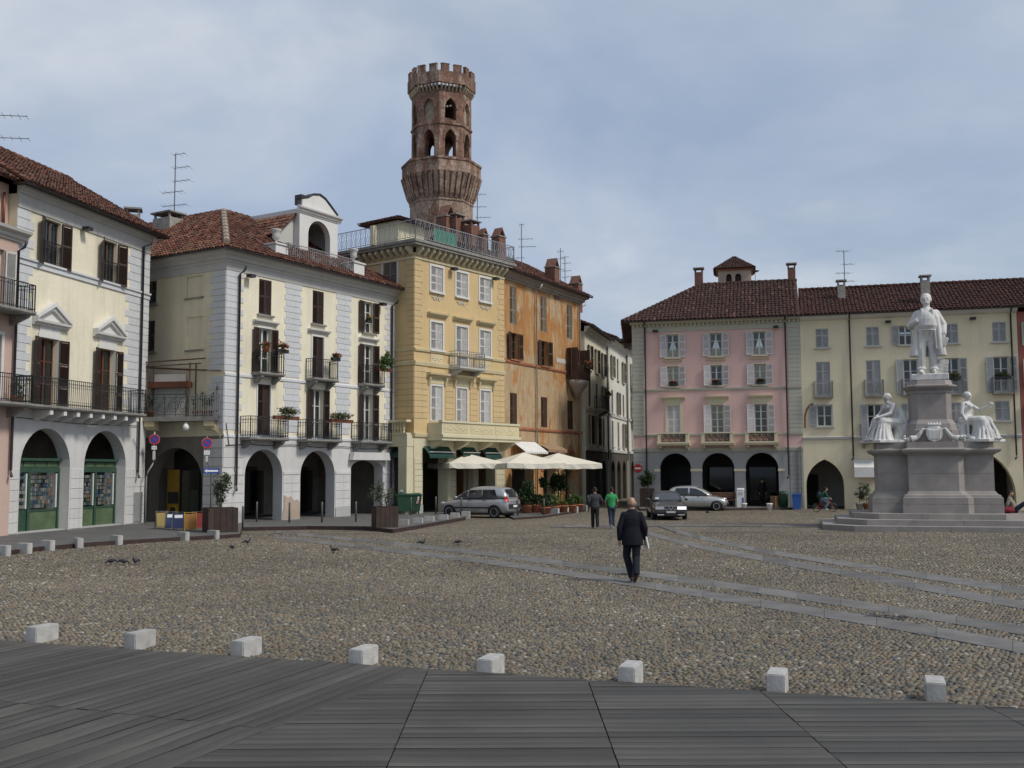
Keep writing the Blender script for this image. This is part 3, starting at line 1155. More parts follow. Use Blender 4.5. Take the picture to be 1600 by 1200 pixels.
def cobble_mesh(X, Y, sp, ring, name, parent, two):
    n = len(X)
    r = sp * rng.uniform(0.42, 0.60, n)
    el = rng.uniform(0.68, 1.0, n)
    ph = rng.uniform(0, math.pi, n)
    h = rng.uniform(0.018, 0.036, n)
    t = np.linspace(0, 2 * math.pi, ring, endpoint=False)
    rows = [(1.0, -0.012), (0.97, 0.45), (0.62, 0.88)] if two else [(1.0, -0.01), (0.72, 0.85)]
    V = []
    for f, z in rows:
        jit = rng.uniform(0.88, 1.1, (n, ring))
        lx = r[:, None] * f * np.cos(t)[None] * jit
        ly = r[:, None] * f * el[:, None] * np.sin(t)[None] * jit
        c, s_ = np.cos(ph)[:, None], np.sin(ph)[:, None]
        V.append(np.stack([X[:, None] + lx * c - ly * s_, Y[:, None] + lx * s_ + ly * c, np.broadcast_to((h * max(z, 0) + min(z, 0))[:, None], lx.shape)], -1))
    V.append(np.stack([X, Y, h], -1)[:, None, :])
    V = np.concatenate(V, 1)
    V[..., 2] += (0.007 * np.sin(X * 1.7 + Y * 0.6) * np.sin(Y * 1.3 - X * 0.4) + rng.uniform(-0.005, 0.004, n))[:, None]
    per = V.shape[1]
    b0 = np.arange(n) * per
    Q, T = [], []
    nr = len(rows)
    for lv in range(nr - 1):
        for i in range(ring):
            j = (i + 1) % ring
            Q.append(np.stack([b0 + lv * ring + i, b0 + lv * ring + j, b0 + (lv + 1) * ring + j, b0 + (lv + 1) * ring + i], 1))
    for i in range(ring):
        j = (i + 1) % ring
        T.append(np.stack([b0 + (nr - 1) * ring + i, b0 + (nr - 1) * ring + j, b0 + nr * ring], 1))
    return np_mesh(name, V.reshape(-1, 3), [np.concatenate(Q), np.concatenate(T)], 'cobble', parent, True)


bed = struct(MB().prism([tuple(E0 - ed * 9), tuple(E1 + ed * 6), (26, 41), (-26, 41)], -0.02, 0.004).build('cobble_bed', 'joint'))
SPC = 0.077
X, Y = cobble_points(9.0, 24.0, SPC)
vis = (np.abs(X) < 0.492 * Y)
order = np.argsort(np.where(vis, Y, 1e9))[:300]
mask = np.ones(len(X), bool)
mask[order] = False
cobble_mesh(X[mask], Y[mask], SPC, 6, 'cobbles', bed, True)
variants = []
for vn in range(8):
    mb = MB()
    ring, rows = 8, [(1.0, -0.012), (0.98, 0.012), (0.68, 0.025)]
    j = [rnd.uniform(0.88, 1.1) for _ in range(ring)]
    e = rnd.uniform(0.7, 1.0)
    vs = [(0.045 * f * math.cos(k * math.pi / 4) * j[k], 0.045 * e * f * math.sin(k * math.pi / 4) * j[k], z) for f, z in rows for k in range(ring)] + [(0, 0, 0.030)]
    fs = [(l * 8 + k, l * 8 + (k + 1) % 8, (l + 1) * 8 + (k + 1) % 8, (l + 1) * 8 + k) for l in range(2) for k in range(8)] + [(16 + k, 16 + (k + 1) % 8, 24) for k in range(8)]
    variants.append(mb.add(vs, fs).mesh('cobble', 'cobble_one', True))
for i in order:
    o = link('cobble', variants[rnd.randrange(8)], bed, (float(X[i]), float(Y[i]), 0), rnd.uniform(0, 6.28))
    s_ = rnd.uniform(0.95, 1.2)
    o.scale = (s_, s_, rnd.uniform(0.8, 1.2))
X, Y = cobble_points(24.0, 40.5, 0.102)
cobble_mesh(X, Y, 0.102, 5, 'cobbles', bed, False)

# ------------------------------------------------------------------ granite blocks
def block_mesh():
    bm = bmesh.new()
    bmesh.ops.create_cube(bm, size=1.0)
    for v_ in bm.verts:
        v_.co = Vector((v_.co.x * 0.20, v_.co.y * 0.44, v_.co.z * 0.32 + 0.088))
    bmesh.ops.bevel(bm, geom=bm.edges[:], offset=0.012, segments=2, affect='EDGES')
    me = bpy.data.meshes.new('stone_block')
    bm.to_mesh(me)
    bm.free()
    me.materials.append(M['granite'])
    return me


blk = block_mesh()
n_word = ['first', 'second', 'third', 'fourth', 'fifth', 'sixth', 'seventh', 'eighth']
for i, (x, y_) in enumerate([(49, 1005), (203, 1016), (371, 1029), (556, 1044), (757, 1061), (979, 1074), (1212, 1087), (1463, 1102)]):
    p = gp(x, y_, 0.02)
    o = link('stone_block', blk, None, (p.x + en.x * 0.2, p.y + en.y * 0.2, 0.0), math.atan2(-en.x, en.y))
    tag(o, 'pale granite block at the edge of the wooden deck, %s from the left' % n_word[i], 'stone block', 'granite blocks along the wooden deck')
for i, (x, y_, r_) in enumerate([(4, 870, 70), (38, 866, 68), (74, 861, 66), (122, 857, 40), (182, 852, 55), (286, 846, 60), (333, 843, 62)]):
    p = gp(x, y_)
    o = link('stone_block', blk, None, (p.x, p.y, 0.0), R(r_))
    o.scale.z = 1.35
    tag(o, 'pale granite block along the raised pavement by the green shopfronts, %s from the left' % n_word[i], 'stone block', 'granite blocks in front of the cream house')
for i, (x, y_) in enumerate([(628, 825), (650, 822), (668, 819), (690, 816), (708, 812.5), (725, 810)]):
    p = gp(x, y_)
    o = link('stone_block', blk, None, (p.x + 0.1, p.y - 0.2, 0.0), R(80))
    o.scale.z = 1.5
    tag(o, 'pale granite block in the row beside the silver people carrier, %s from the left' % n_word[i], 'stone block', 'granite blocks beside the silver people carrier')
for i, (x, y_) in enumerate([(863, 804.5), (878, 802.5), (893, 801), (908, 799)]):
    p = gp(x, y_)
    o = link('stone_block', blk, None, (p.x + 0.15, p.y - 0.15, 0.0), R(62))
    o.scale.z = 1.5
    tag(o, 'pale granite block in front of the cafe flower pots, %s from the left' % n_word[i], 'stone block', 'granite blocks in front of the cafe')
# ------------------------------------------------------------------ houses round the square
def house(name, label, P, ang, group='houses round the square'):
    return thing(name, label, 'house', (P[0], P[1], 0), R(ang), group)


def sidewalls(b, L, D, z0, z1, mat, left=True, right=True, back=True):
    mb = MB()
    if left:
        mb.quad((0, 0, z0), (0, D, z0), (0, D, z1), (0, 0, z1))
    if right:
        mb.quad((L, 0, z0), (L, D, z0), (L, D, z1), (L, 0, z1))
    if back:
        mb.quad((0, D, z0), (L, D, z0), (L, D, z1), (0, D, z1))
    return mb.build('wall', mat, b)


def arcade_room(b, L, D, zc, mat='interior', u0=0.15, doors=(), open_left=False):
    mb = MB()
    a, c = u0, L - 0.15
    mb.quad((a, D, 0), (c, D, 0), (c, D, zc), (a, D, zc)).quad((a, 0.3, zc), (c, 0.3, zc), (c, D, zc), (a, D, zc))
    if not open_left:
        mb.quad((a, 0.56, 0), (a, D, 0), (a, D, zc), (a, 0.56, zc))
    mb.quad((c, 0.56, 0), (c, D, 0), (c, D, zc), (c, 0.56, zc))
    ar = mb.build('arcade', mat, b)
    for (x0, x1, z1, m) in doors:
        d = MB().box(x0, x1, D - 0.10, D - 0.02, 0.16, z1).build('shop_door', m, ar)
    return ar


CORN = [(0.003, 0), (0.08, 0), (0.10, 0.10), (0.22, 0.16), (0.24, 0.30), (0.46, 0.42), (0.50, 0.56), (0.003, 0.56)]


def cornice(b, fr, u0, u1, z, s=1.0, mat='cornice', e0=0, e1=0, sv=1.0, name='cornice'):
    return MB(fr).sweep([(x * s if x > 0.01 else x, z + y * s * sv) for x, y in CORN], u0, u1, e0, e1).build(name, mat, b)


def gutter(b, fr, u0, u1, v, z, mat='pipe', r=0.07):
    mb = MB(fr)
    mb.sweep([(v + r * math.cos(a), z + r * math.sin(a)) for a in [math.pi * k / 6 + math.pi for k in range(7)]], u0, u1)
    return mb.build('gutter', mat, b)


def lamp_under_eave(b, fr, u, z, v=0.003):
    mb = MB(fr)
    mb.box(u - 0.16, u + 0.16, v + 0.12, v + 0.42, z, z + 0.14).tube([(u, v, z + 0.1), (u, v + 0.2, z + 0.08)], 0.03)
    mb.build('floodlight', 'iron', b)


# ================================================================= A: cream house with the green shopfronts
TA = (math.cos(R(77.4)), math.sin(R(77.4)))
A = house('cream_house', 'cream house with white pediments over long iron balcony and two green shopfronts', (-18.62, 38.35), 77.4)
LA, EA = 8.95, 12.95
g = MB(FRONT)
wall(g, 0, LA, 0, 4.75, [(0.65, 3.61, 0, 4.16, 2.68, 'round', 0.55), (4.52, 7.47, 0, 4.20, 2.72, 'round', 0.55)])
g.build('ground_floor_wall', 'stonewhite', A)
ops = []
for u0, u1 in ((1.55, 2.60), (5.36, 6.41)):
    winset(A, FRONT, ops, u0, u1, 5.02, 7.68, 'open', 'brown', 'brownred', 3, 0, (0.28, 0.62), da=14, db=6, rec=0.2, sill=False)
    winset(A, FRONT, ops, u0 + 0.02, u1 - 0.02, 10.52, 12.38, 'open', 'brown', 'windark', 2, 1, (0.5,), da=22 if u0 < 3 else 35, db=10, sill=False)
    rail_mb([(u0 + 0.03, -0.06), (u1 - 0.03, -0.06)], 0.95, 0.11, rings=True).build('window_railing', 'iron', A, loc=(0, 0, 10.53))
    # surround and pediment
    mb = MB(FRONT)
    mb.box(u0 - 0.16, u0 - 0.002, 0.003, 0.06, 5.0, 7.84).box(u1 + 0.002, u1 + 0.16, 0.003, 0.06, 5.0, 7.84).box(u0 - 0.001, u1 + 0.001, 0.004, 0.061, 7.685, 7.84)
    mb.box(u0 - 0.1, u1 + 0.1, 0.003, 0.045, 7.845, 8.12)
    mb.build('window_surround', 'trimwhite', A)
    c = (u0 + u1) / 2
    ped = MB(FRONT)
    ped.sweep([(0.003, 8.12), (0.1, 8.12), (0.13, 8.2), (0.26, 8.24), (0.28, 8.33), (0.003, 8.33)], c - 1.05, c + 1.05)
    for sgn in (-1, 1):
        ped.vprism([(c + sgn * 1.05, 8.335), (c + sgn * 1.05, 8.47), (c, 9.12), (c, 8.94)], 0.003, 0.28)
        ped.vprism([(c + sgn * 0.88, 8.34), (c + sgn * 0.86, 8.41), (c, 8.935), (c, 8.80)], 0.003, 0.19)
    ped.vprism([(c - 0.8, 8.335), (c + 0.8, 8.335), (c, 8.80)], 0.003, 0.06)
    ped.build('pediment', 'trimwhite', A)
wall(u := MB(FRONT), 0, LA, 4.75, EA, ops, 0.28)
u.build('wall', 'cream', A)
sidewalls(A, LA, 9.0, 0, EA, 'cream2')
quoins(A, FRONT, 0.0, 5.0, 10.30, 0.98, 0.76, 1, 0.33)
quoins(A, FRONT, 0.0, 10.62, 12.42, 0.98, 0.76, 1, 0.33)
quoins(A, FRONT, LA, 5.0, 10.30, 1.85, 1.55, -1, 0.33)
quoins(A, FRONT, LA, 10.62, 12.42, 1.85, 1.55, -1, 0.33)
for u0, u1 in ((3.66, 4.47), (0.02, 0.60), (7.52, LA - 0.01)):
    quoins(A, FRONT, u0, 0.16, 2.58, u1 - u0, u1 - u0, 1, 0.40, 'stonewhite')
MB(FRONT).sweep([(0.003, 10.32), (0.06, 10.32), (0.06, 10.5), (0.12, 10.52), (0.12, 10.6), (0.003, 10.6)], 0, LA).build('string_course', 'quoin', A)
MB(FRONT).box(0, LA, 0.003, 0.05, 12.45, EA).build('frieze', 'cornice', A)
cornice(A, FRONT, -0.05, LA + 0.05, EA - 0.05, 0.62)
gutter(A, FRONT, -0.3, LA + 0.5, 0.62, EA + 0.32)
MB(FRONT).box(-0.3, LA + 0.5, 0.0, 0.62, EA + 0.305, EA + 0.34).build('soffit', 'soffit', A)
downpipe(A, FRONT, 8.25, 2.2, EA - 0.3, top=(0.15, 0.45))
lamp_under_eave(A, FRONT, 3.9, 12.4)
balcony(A, FRONT, 0.05, 7.55, 4.98, 0.9, 1.05, rings=True, sp=0.125, brackets=0)
for k in range(8):
    uu = 1.3 + k * 0.82
    MB(FRONT).sweep([(0.003, 4.42), (0.2, 4.45), (0.62, 4.62), (0.80, 4.64), (0.80, 4.83), (0.003, 4.83)], uu - 0.09, uu + 0.09).build('bracket', 'trimwhite', A)
zr = EA + 0.35
roof(A, [([(-0.3, -0.68, zr), (LA + 0.5, -0.68, zr), (LA + 0.5, 4.6, zr + 3.05), (-0.3, 4.6, zr + 3.05)], ((-0.3, -0.68, zr), (LA + 0.5, -0.68, zr))),
         ([(-0.3, 9.6, zr), (LA + 0.5, 9.6, zr), (LA + 0.5, 4.6, zr + 3.05), (-0.3, 4.6, zr + 3.05)], ((LA + 0.5, 9.6, zr), (-0.3, 9.6, zr)))])
ridge(A, (-0.3, 4.6, zr + 3.1), (LA + 0.5, 4.6, zr + 3.1))
MB().add([(LA, 0, EA), (LA, 9, EA), (LA, 4.6, zr + 2.95)], [(0, 1, 2)]).build('gable_wall', 'cream2', A)
# shopfronts
M['shopgreen'] = plain('dark_green_shop_paint', (0.035, 0.075, 0.05), 0.5, 0, 0.2, 3)
M['shopgreen2'] = plain('faded_green_panel', (0.085, 0.125, 0.065), 0.6, 0, 0.25, 2)
M['teal'] = plain('teal_display_board', (0.02, 0.16, 0.13), 0.5, 0, 0.15, 3)
k = NT('postcards')
k.col(k.ramp(k.irand(), [(0, (0.03, 0.05, 0.08)), (0.2, (0.14, 0.135, 0.12)), (0.4, (0.06, 0.09, 0.105)), (0.6, (0.15, 0.085, 0.05)), (0.75, (0.06, 0.075, 0.04)), (0.9, (0.20, 0.19, 0.17)), (1, (0.09, 0.03, 0.025))], 'CONSTANT'))
M['cards'] = k.set(0.5)


def cards(parent, u0, u1, z0, z1, v, w_=0.1, h=0.13, p=0.9):
    mb = MB(FRONT)
    nx, nz = int((u1 - u0) / (w_ * 1.1)), int((z1 - z0) / (h * 1.15))
    for i in range(nx):
        for j in range(nz):
            if rnd.random() < p:
                a, c = u0 + (u1 - u0) * (i + .5) / nx, z0 + (z1 - z0) * (j + .5) / nz
                mb.box(a - w_ / 2, a + w_ / 2, v, v + 0.012, c - h / 2, c + h / 2)
    o = mb.build('postcards', 'cards', parent)
    o['kind'] = 'stuff'


for ix, (a, c, kind) in enumerate(((0.66, 3.60, 'door'), (4.53, 7.46, 'win'))):
    V = -0.5
    f = MB(FRONT)
    m = (a + c) / 2 - (0.35 if kind == 'door' else 0.0)
    for x0, x1 in ((a, a + 0.10), (m - 0.07, m + 0.07), (c - 0.10, c)):
        f.box(x0, x1, V - 0.06, V + 0.06, 0.15, 2.44)
    f.box(a, c, V - 0.061, V + 0.07, 2.445, 2.62).box(a, c, V - 0.05, V + 0.02, 2.621, 2.90).box(a, c, V - 0.06, V + 0.16, 2.901, 3.0)
    for x0, x1 in ((a + 0.1, m - 0.07), (m + 0.07, c - 0.1)):
        if kind == 'door' and x0 < m - 0.1:
            f.box(x0, x1, V - 0.05, V + 0.0, 0.9, 1.0)
        else:
            f.box(x0, x1, V - 0.05, V + 0.03, 0.92, 1.0)
    sf = f.build('shopfront', 'shopgreen', A)
    for k_ in range(4):
        x0 = a + 0.12 + k_ * (c - a - 0.2) / 4
        MB(FRONT).box(x0, x0 + (c - a) / 4 - 0.14, V + 0.022, V + 0.034, 2.67, 2.85).build('sign_panel', 'shopgreen2', sf)
    for q, (x0, x1) in enumerate(((a + 0.1, m - 0.07), (m + 0.07, c - 0.1))):
        MB(FRONT).box(x0 + 0.02, x1 - 0.02, V - 0.02, V - 0.01, 1.0, 2.44).build('pane', 'darkglass', sf)
        MB(FRONT).box(x0 + 0.03, x1 - 0.03, V - 0.04, V + 0.02, 0.2, 0.90).build('panel', 'shopgreen' if (kind == 'door' and q == 0) else 'shopgreen2', sf)
        MB(FRONT).box(x0, x1, V - 0.05, V - 0.025, 0.9, 2.44).build('display_board', 'teal' if (kind == 'door' and q == 0) else 'shopgreen', sf)
        if kind == 'door' and q == 0:
            for r_ in range(5):
                cards(sf, x0 + 0.1, x1 - 0.1, 1.05 + r_ * 0.28, 1.20 + r_ * 0.28, V - 0.008, 0.16, 0.12, 0.85)
        else:
            cards(sf, x0 + 0.08, x1 - 0.16, 1.05, 2.34, V - 0.008)
        MB(FRONT).box(x1 - 0.10, x1 - 0.055, V + 0.0, V + 0.05, 1.05, 2.40).build('light_strip', 'white', sf)
    MB(FRONT).box(a - 0.1, c + 0.1, V - 0.52, V - 0.46, 0, 3.0).build('shop_back', 'interiordark', sf)
    MB(FRONT).box(a + 0.05, c - 0.05, V - 0.25, V + 0.4, 0.15, 0.2).build('doorstep', 'stonegrey', sf)
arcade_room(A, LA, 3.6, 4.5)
MB(FRONT).box(8.1, 8.75, 0.026, 0.07, 0.25, 1.55).build('meter_cabinet', 'postlight', A)
mb = MB(FRONT)
mb.tube([(4.0, 0.003, 4.3), (4.0, 0.5, 4.32), (4.55, 0.55, 4.3)], 0.012).cbox((4.62, -0.55, 4.24), (0.10, 0.1, 0.26), 0, 0.35)
mb.build('spotlight', 'postlight', A)

# ================================================================= Z: pale pink house at the left edge
Z = house('pink_house', 'pale pink house cut off by the left edge, with grey cornice and iron balconies', (-18.62 - 7 * TA[0] + 0.12, 38.35 - 7 * TA[1] - 0.03), 77.4)
ops = []
winset(Z, FRONT, ops, 5.35, 6.25, 5.1, 7.45, 'left', 'whiteshut', 'winwhite', 3, 0, sill=False, surround=0.14)
winset(Z, FRONT, ops, 5.35, 6.25, 8.45, 10.6, 'open', 'whiteshut', 'winwhite', 3, 1, sill=False)
winset(Z, FRONT, ops, 2.0, 3.0, 5.1, 7.45, 'open', 'whiteshut', 'winwhite', 3, 0, sill=False)
winset(Z, FRONT, ops, 2.0, 3.0, 8.45, 10.6, 'open', 'whiteshut', 'winwhite', 3, 0, sill=False)
wall(u := MB(FRONT), 0, 6.98, 0, 11.1, ops, 0.28)
u.build('wall', 'pinkpale', Z)
sidewalls(Z, 6.98, 9, 0, 11.1, 'pinkpale', back=True)
cornice(Z, FRONT, -0.1, 7.3, 11.05, 0.75)
MB(FRONT).box(0, 6.97, -9, -0.5, 11.1, 13.3).build('attic_wall', 'pinkpale', Z)
MB(FRONT).box(4.6, 5.9, -0.498, -0.44, 12.3, 12.7).build('attic_window', 'windark', Z)
balcony(Z, FRONT, 4.6, 6.95, 8.38, 0.9, 0.98, sp=0.11, brackets=2)
balcony(Z, FRONT, 1.0, 7.0, 4.98, 0.85, 1.0, sp=0.11, brackets=3)
downpipe(Z, FRONT, 6.85, 2.3, 10.7, top=(0.0, 0.35))
downpipe(Z, FRONT, 6.6, 11.2, 12.9, 'copperbrown', v=-0.38, foot=False)
zr = 13.35
roof(Z, [([(-0.3, -0.1, zr), (6.9, -0.1, zr), (6.9, 4.6, zr + 2.9), (-0.3, 4.6, zr + 2.9)], ((-0.3, -0.1, zr), (6.9, -0.1, zr))),
         ([(-0.3, 9.3, zr), (6.9, 9.3, zr), (6.9, 4.6, zr + 2.9), (-0.3, 4.6, zr + 2.9)], ((6.9, 9.3, zr), (-0.3, 9.3, zr)))])

# ================================================================= B: cream house with grey-white quoins and the roof loggia
B = house('quoined_house', 'cream house with grey-white quoins, dark shutters, red hipped roof and white roof loggia', (-12.87, 46.16), 58.7)
LB, EB, DB = 12.43, 11.6, 16.0
FBL = Fr((0, DB), -math.pi / 2)
g = MB(FRONT)
wall(g, 0, LB, 0, 4.05, [(1.33, 3.75, 0, 3.47, 2.28, 'round', 0.6), (4.98, 7.49, 0, 3.47, 2.24, 'round', 0.6), (8.73, 11.37, 0, 3.05, 2.55, 'round', 0.6)])
g.build('ground_floor_wall', 'stonewhite', B)
ops = []
bw = dict(win='winwhite', rows=3, rec=0.18)
winset(B, FRONT, ops, 2.03, 2.85, 9.78, 11.45, 'closed', 'brown', sillmat='slab', **bw)
winset(B, FRONT, ops, 5.70, 6.52, 9.78, 11.45, 'closed', 'brown', sillmat='slab', **bw)
winset(B, FRONT, ops, 9.62, 10.42, 9.78, 11.45, 'open', 'brown', sillmat='slab', curtain=1, **bw)
winset(B, FRONT, ops, 2.04, 2.84, 7.06, 9.14, 'open', 'brown', sill=False, surround=0.1, curtain=1, **bw)
winset(B, FRONT, ops, 5.72, 6.52, 7.06, 9.14, 'closed', 'brown', sill=False, surround=0.1, **bw)
winset(B, FRONT, ops, 9.62, 10.42, 7.06, 9.14, 'open', 'brown', sill=False, surround=0.1, **bw)
winset(B, FRONT, ops, 2.04, 2.86, 4.06, 6.5, 'closed', 'brown', sill=False, surround=0.07, mids=(0.35, 0.66), **bw)
winset(B, FRONT, ops, 5.72, 6.52, 4.06, 6.5, 'open', 'brown', sill=False, surround=0.07, mids=(0.35, 0.66), curtain=1, **bw)
winset(B, FRONT, ops, 9.62, 10.42, 4.06, 6.5, 'open', 'brown', sill=False, surround=0.07, mids=(0.35, 0.66), curtain=1, **bw)
for c in (2.44, 6.12, 10.02):
    lintel(B, FRONT, c - 0.78, c + 0.78, 9.32)
wall(u := MB(FRONT), 0, LB, 4.05, EB, ops, 0.3)
u.build('wall', 'cream', B)
ops = []
sd = MB(FBL)
for u0, u1, z0, z1 in ((13.4, 14.5, 10.45, 11.45), (13.5, 14.55, 8.03, 9.55)):
    ops.append((u0, u1, z0, z1, None, None, 0.06))
    MB(FBL).box(u0, u1, -0.08, -0.062, z0, z1).build('blind_window', 'cream2', B)
    MB(FBL).box(u0 - 0.08, u1 + 0.08, 0.003, 0.08, z0 - 0.07, z0 - 0.003).build('sill', 'slab', B)
winset(B, FBL, ops, 10.55, 11.35, 10.4, 11.5, 'closed', 'brown', sillmat='slab', **bw)
winset(B, FBL, ops, 10.55, 11.30, 8.12, 9.6, 'closed', 'brown', sillmat='slab', **bw)
wall(sd, 0, DB, 4.05, EB, ops, 0.3)
sd.build('wall', 'cream2', B)
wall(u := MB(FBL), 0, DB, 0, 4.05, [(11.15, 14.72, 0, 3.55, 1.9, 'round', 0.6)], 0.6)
u.build('ground_floor_wall', 'shadeplaster', B)
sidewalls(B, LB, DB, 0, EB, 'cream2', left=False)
for z0, z1 in ((4.30, 6.72), (6.95, 11.55)):
    quoins(B, FRONT, 0.0, z0, z1, 1.06, 0.84, 1, 0.285)
    quoins(B, FBL, DB, z0, z1, 0.84, 1.02, -1, 0.285)
    quoins(B, FRONT, 4.33, z0, z1, 1.2, 0.98, 1, 0.285, both=True)
    quoins(B, FRONT, 8.06, z0, z1, 1.2, 0.98, 1, 0.285, both=True)
    quoins(B, FRONT, LB, z0, z1, 0.98, 0.78, -1, 0.285)
for u0, u1 in ((0.0, 1.28), (3.80, 4.93), (7.54, 8.68), (11.42, LB)):
    quoins(B, FRONT, u0, 0.62, 2.28, u1 - u0, u1 - u0, 1, 0.415, 'stonewhite')
    MB(FRONT).box(u0, u1, 0.002, 0.05, 0.14, 0.60).build('plinth', 'stonegrey', B)
    MB(FRONT).box(u0, u1, 0.002, 0.045, 2.30, 2.44).build('impost', 'stonewhite', B)
MB(FRONT).vprism([(3.85, 0.2), (4.9, 0.2), (4.9, 0.95), (4.72, 1.1), (4.5, 1.02), (4.3, 1.28), (4.1, 1.2), (3.85, 1.32)], 0.052, 0.058).build('bare_plaster_patch', 'towerbrickpale', B)
quoins(B, FBL, DB, 0.16, 3.9, 1.22, 1.22, -1, 0.40, 'stonewhite')
quoins(B, FRONT, 0.0, 2.62, 3.95, 1.2, 1.05, 1, 0.42, 'stonewhite')
for z in (3.98, 6.75):
    MB(FRONT).sweep([(0.003, z), (0.05, z), (0.05, z + 0.1), (0.003, z + 0.16)], 0, LB).build('string_course', 'quoin', B)
MB(FRONT).box(0, LB, 0.003, 0.04, 11.56, EB + 0.4).build('frieze', 'cornice', B)
MB(FBL).box(0, DB + 0.04, 0.003, 0.04, 11.56, EB + 0.4).build('frieze', 'cornice', B)
cornice(B, FRONT, 0, LB, EB + 0.3, 0.9, e0=1, e1=1)
cornice(B, FBL, 0, DB, EB + 0.3, 0.9, e0=0, e1=1)
ez = EB + 0.83
downpipe(B, FRONT, 0.72, 1.6, EB - 0.15, top=(-0.0, 0.4))
downpipe(B, FRONT, 11.95, 1.5, EB - 0.1, top=(0.05, 0.45))
for uu in (1.25, 10.95):
    lamp_under_eave(B, FRONT, uu, 11.35)
bals = [balcony(B, FRONT, a, c, z, d, 0.95, rings=rg, brackets=2, sp=0.13) for a, c, z, d, rg in (
    (0.95, 3.45, 4.0, 0.7, True), (4.7, 7.25, 4.0, 0.7, True), (8.7, 11.3, 4.0, 0.7, True),
    (1.62, 3.26, 7.02, 0.55, False), (5.22, 7.05, 7.02, 0.6, False), (9.2, 10.85, 7.02, 0.55, False))]
cb = MB(FRONT)
cb.tube([(0.1, 0.06, 3.62), (1.5, 0.07, 3.70), (2.6, 0.07, 3.64), (4.3, 0.06, 3.72), (6.2, 0.07, 3.62), (8.0, 0.06, 3.7), (9.8, 0.07, 3.60), (12.2, 0.06, 3.66)], 0.018, 5).tube([(0.1, 0.06, 4.6), (0.3, 0.06, 3.62)], 0.018, 5)
cb.build('cable', 'pipe', B)
cb = MB(FRONT).tube([(7.9, 0.06, 3.9), (8.4, 0.07, 3.3), (8.9, 0.06, 3.3)], 0.015, 5).tube([(0.3, 0.05, 4.5), (4.0, 0.06, 4.42), (8.2, 0.05, 4.5)], 0.015, 5)
cb.build('cable', 'pipe', A)
# awning box over the third arch
mb = MB(FRONT)
mb.vprism([(8.5, 3.02), (11.6, 3.02), (11.5, 3.42), (8.6, 3.42)], 0.07, 0.34)
mb.build('awning_box', 'stonewhite', B)
arcade_room(B, LB, 5.4, 3.75, open_left=True, doors=((1.0, 2.1, 2.6, 'shadestone'), (2.4, 3.9, 2.7, 'interiordark'), (5.0, 7.4, 2.7, 'interiordark'), (8.8, 11.3, 2.7, 'interiordark')))
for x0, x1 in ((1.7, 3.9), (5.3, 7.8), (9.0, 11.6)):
    MB().box(x0, x1, 5.20, 5.24, 0.2, 2.5).build('shop_glass', 'darkglass', B)
# roof: front slope, left slope, right hip
o_ = 0.62
P1, P2 = (4.6, 5.2, ez + 3.5), (7.4, 5.2, ez + 3.5)
Bk = (4.6, DB, ez + 3.5)
e00, e10, e1b, e0b = (-o_, -o_, ez), (LB + o_, -o_, ez), (LB + o_, 11.0, ez), (-o_, DB, ez)
roof(B, [([e00, e10, P2, P1], (e00, e10)), ([e0b, e00, P1, Bk], (e0b, e00)), ([e10, e1b, P2], (e10, e1b)), ([e1b, (4.6, 11.0, ez), P1, P2], (e1b, (4.6, 11.0, ez)))])
ridge(B, P1, P2)
ridge(B, P1, Bk)
ridge(B, e10, P2)
ridge(B, (e00[0] + 0.3, e00[1] + 0.3, e00[2] + 0.25), P1, 'mortar', 0.16, 0.8, 'hip_capping')
gutter(B, FRONT, -o_, LB + o_, o_ + 0.03, ez - 0.02)
gutter(B, FBL, 0, DB + o_, o_ + 0.03, ez - 0.02)
# loggia on the roof
lg = MB(FRONT)
V0 = -1.5
wall(lg, 6.30, 9.25, 12.7, 15.95, [(6.95, 8.65, 12.75, 15.55, 14.70, 'round', 0.35)], 0.35, V0)
lg.box(6.302, 9.248, -4.5, -1.86, 12.7, 12.74)
lg.quad((6.30, V0, 12.7), (6.30, -5.2, 12.7), (6.30, -5.2, 15.95), (6.30, V0, 15.95)).quad((9.25, V0, 12.7), (9.25, -5.2, 12.7), (9.25, -5.2, 15.95), (9.25, V0, 15.95))
lg.quad((6.30, -5.2, 12.7), (9.25, -5.2, 12.7), (9.25, -5.2, 15.95), (6.30, -5.2, 15.95)).quad((6.31, -1.52, 15.94), (9.24, -1.52, 15.94), (9.24, -5.2, 15.94), (6.31, -5.2, 15.94))
LG = lg.build('roof_loggia', 'trimwhite', B)
MB(FRONT).sweep([(V0 + x * 0.5 if x > 0.01 else V0 + 0.003, 15.72 + y * 0.55) for x, y in CORN], 6.12, 9.43).build('loggia_cornice', 'trimwhite', LG)
MB(FRONT).vprism([(6.45, 16.036), (9.1, 16.036), (9.1, 16.15), (8.6, 16.50), (8.15, 16.80), (7.75, 16.92), (7.25, 16.82), (6.9, 16.60), (6.45, 16.46)], V0 - 0.32, V0 + 0.04).build('loggia_gable', 'trimwhite', LG)
cp = [(6.37, 16.47), (6.88, 16.62), (7.24, 16.85), (7.75, 16.95), (8.17, 16.83), (8.62, 16.53), (9.18, 16.13)]
MB(FRONT).vprism(cp + [(x, z + 0.07) for x, z in cp[::-1]], V0 - 0.36, V0 + 0.1).build('gable_coping', 'pipe', LG)
MB(FRONT).box(6.45, 6.85, V0 - 0.5, V0 - 0.05, 16.2, 16.72).build('vent', 'pipe', LG)
mb = MB(FRONT)
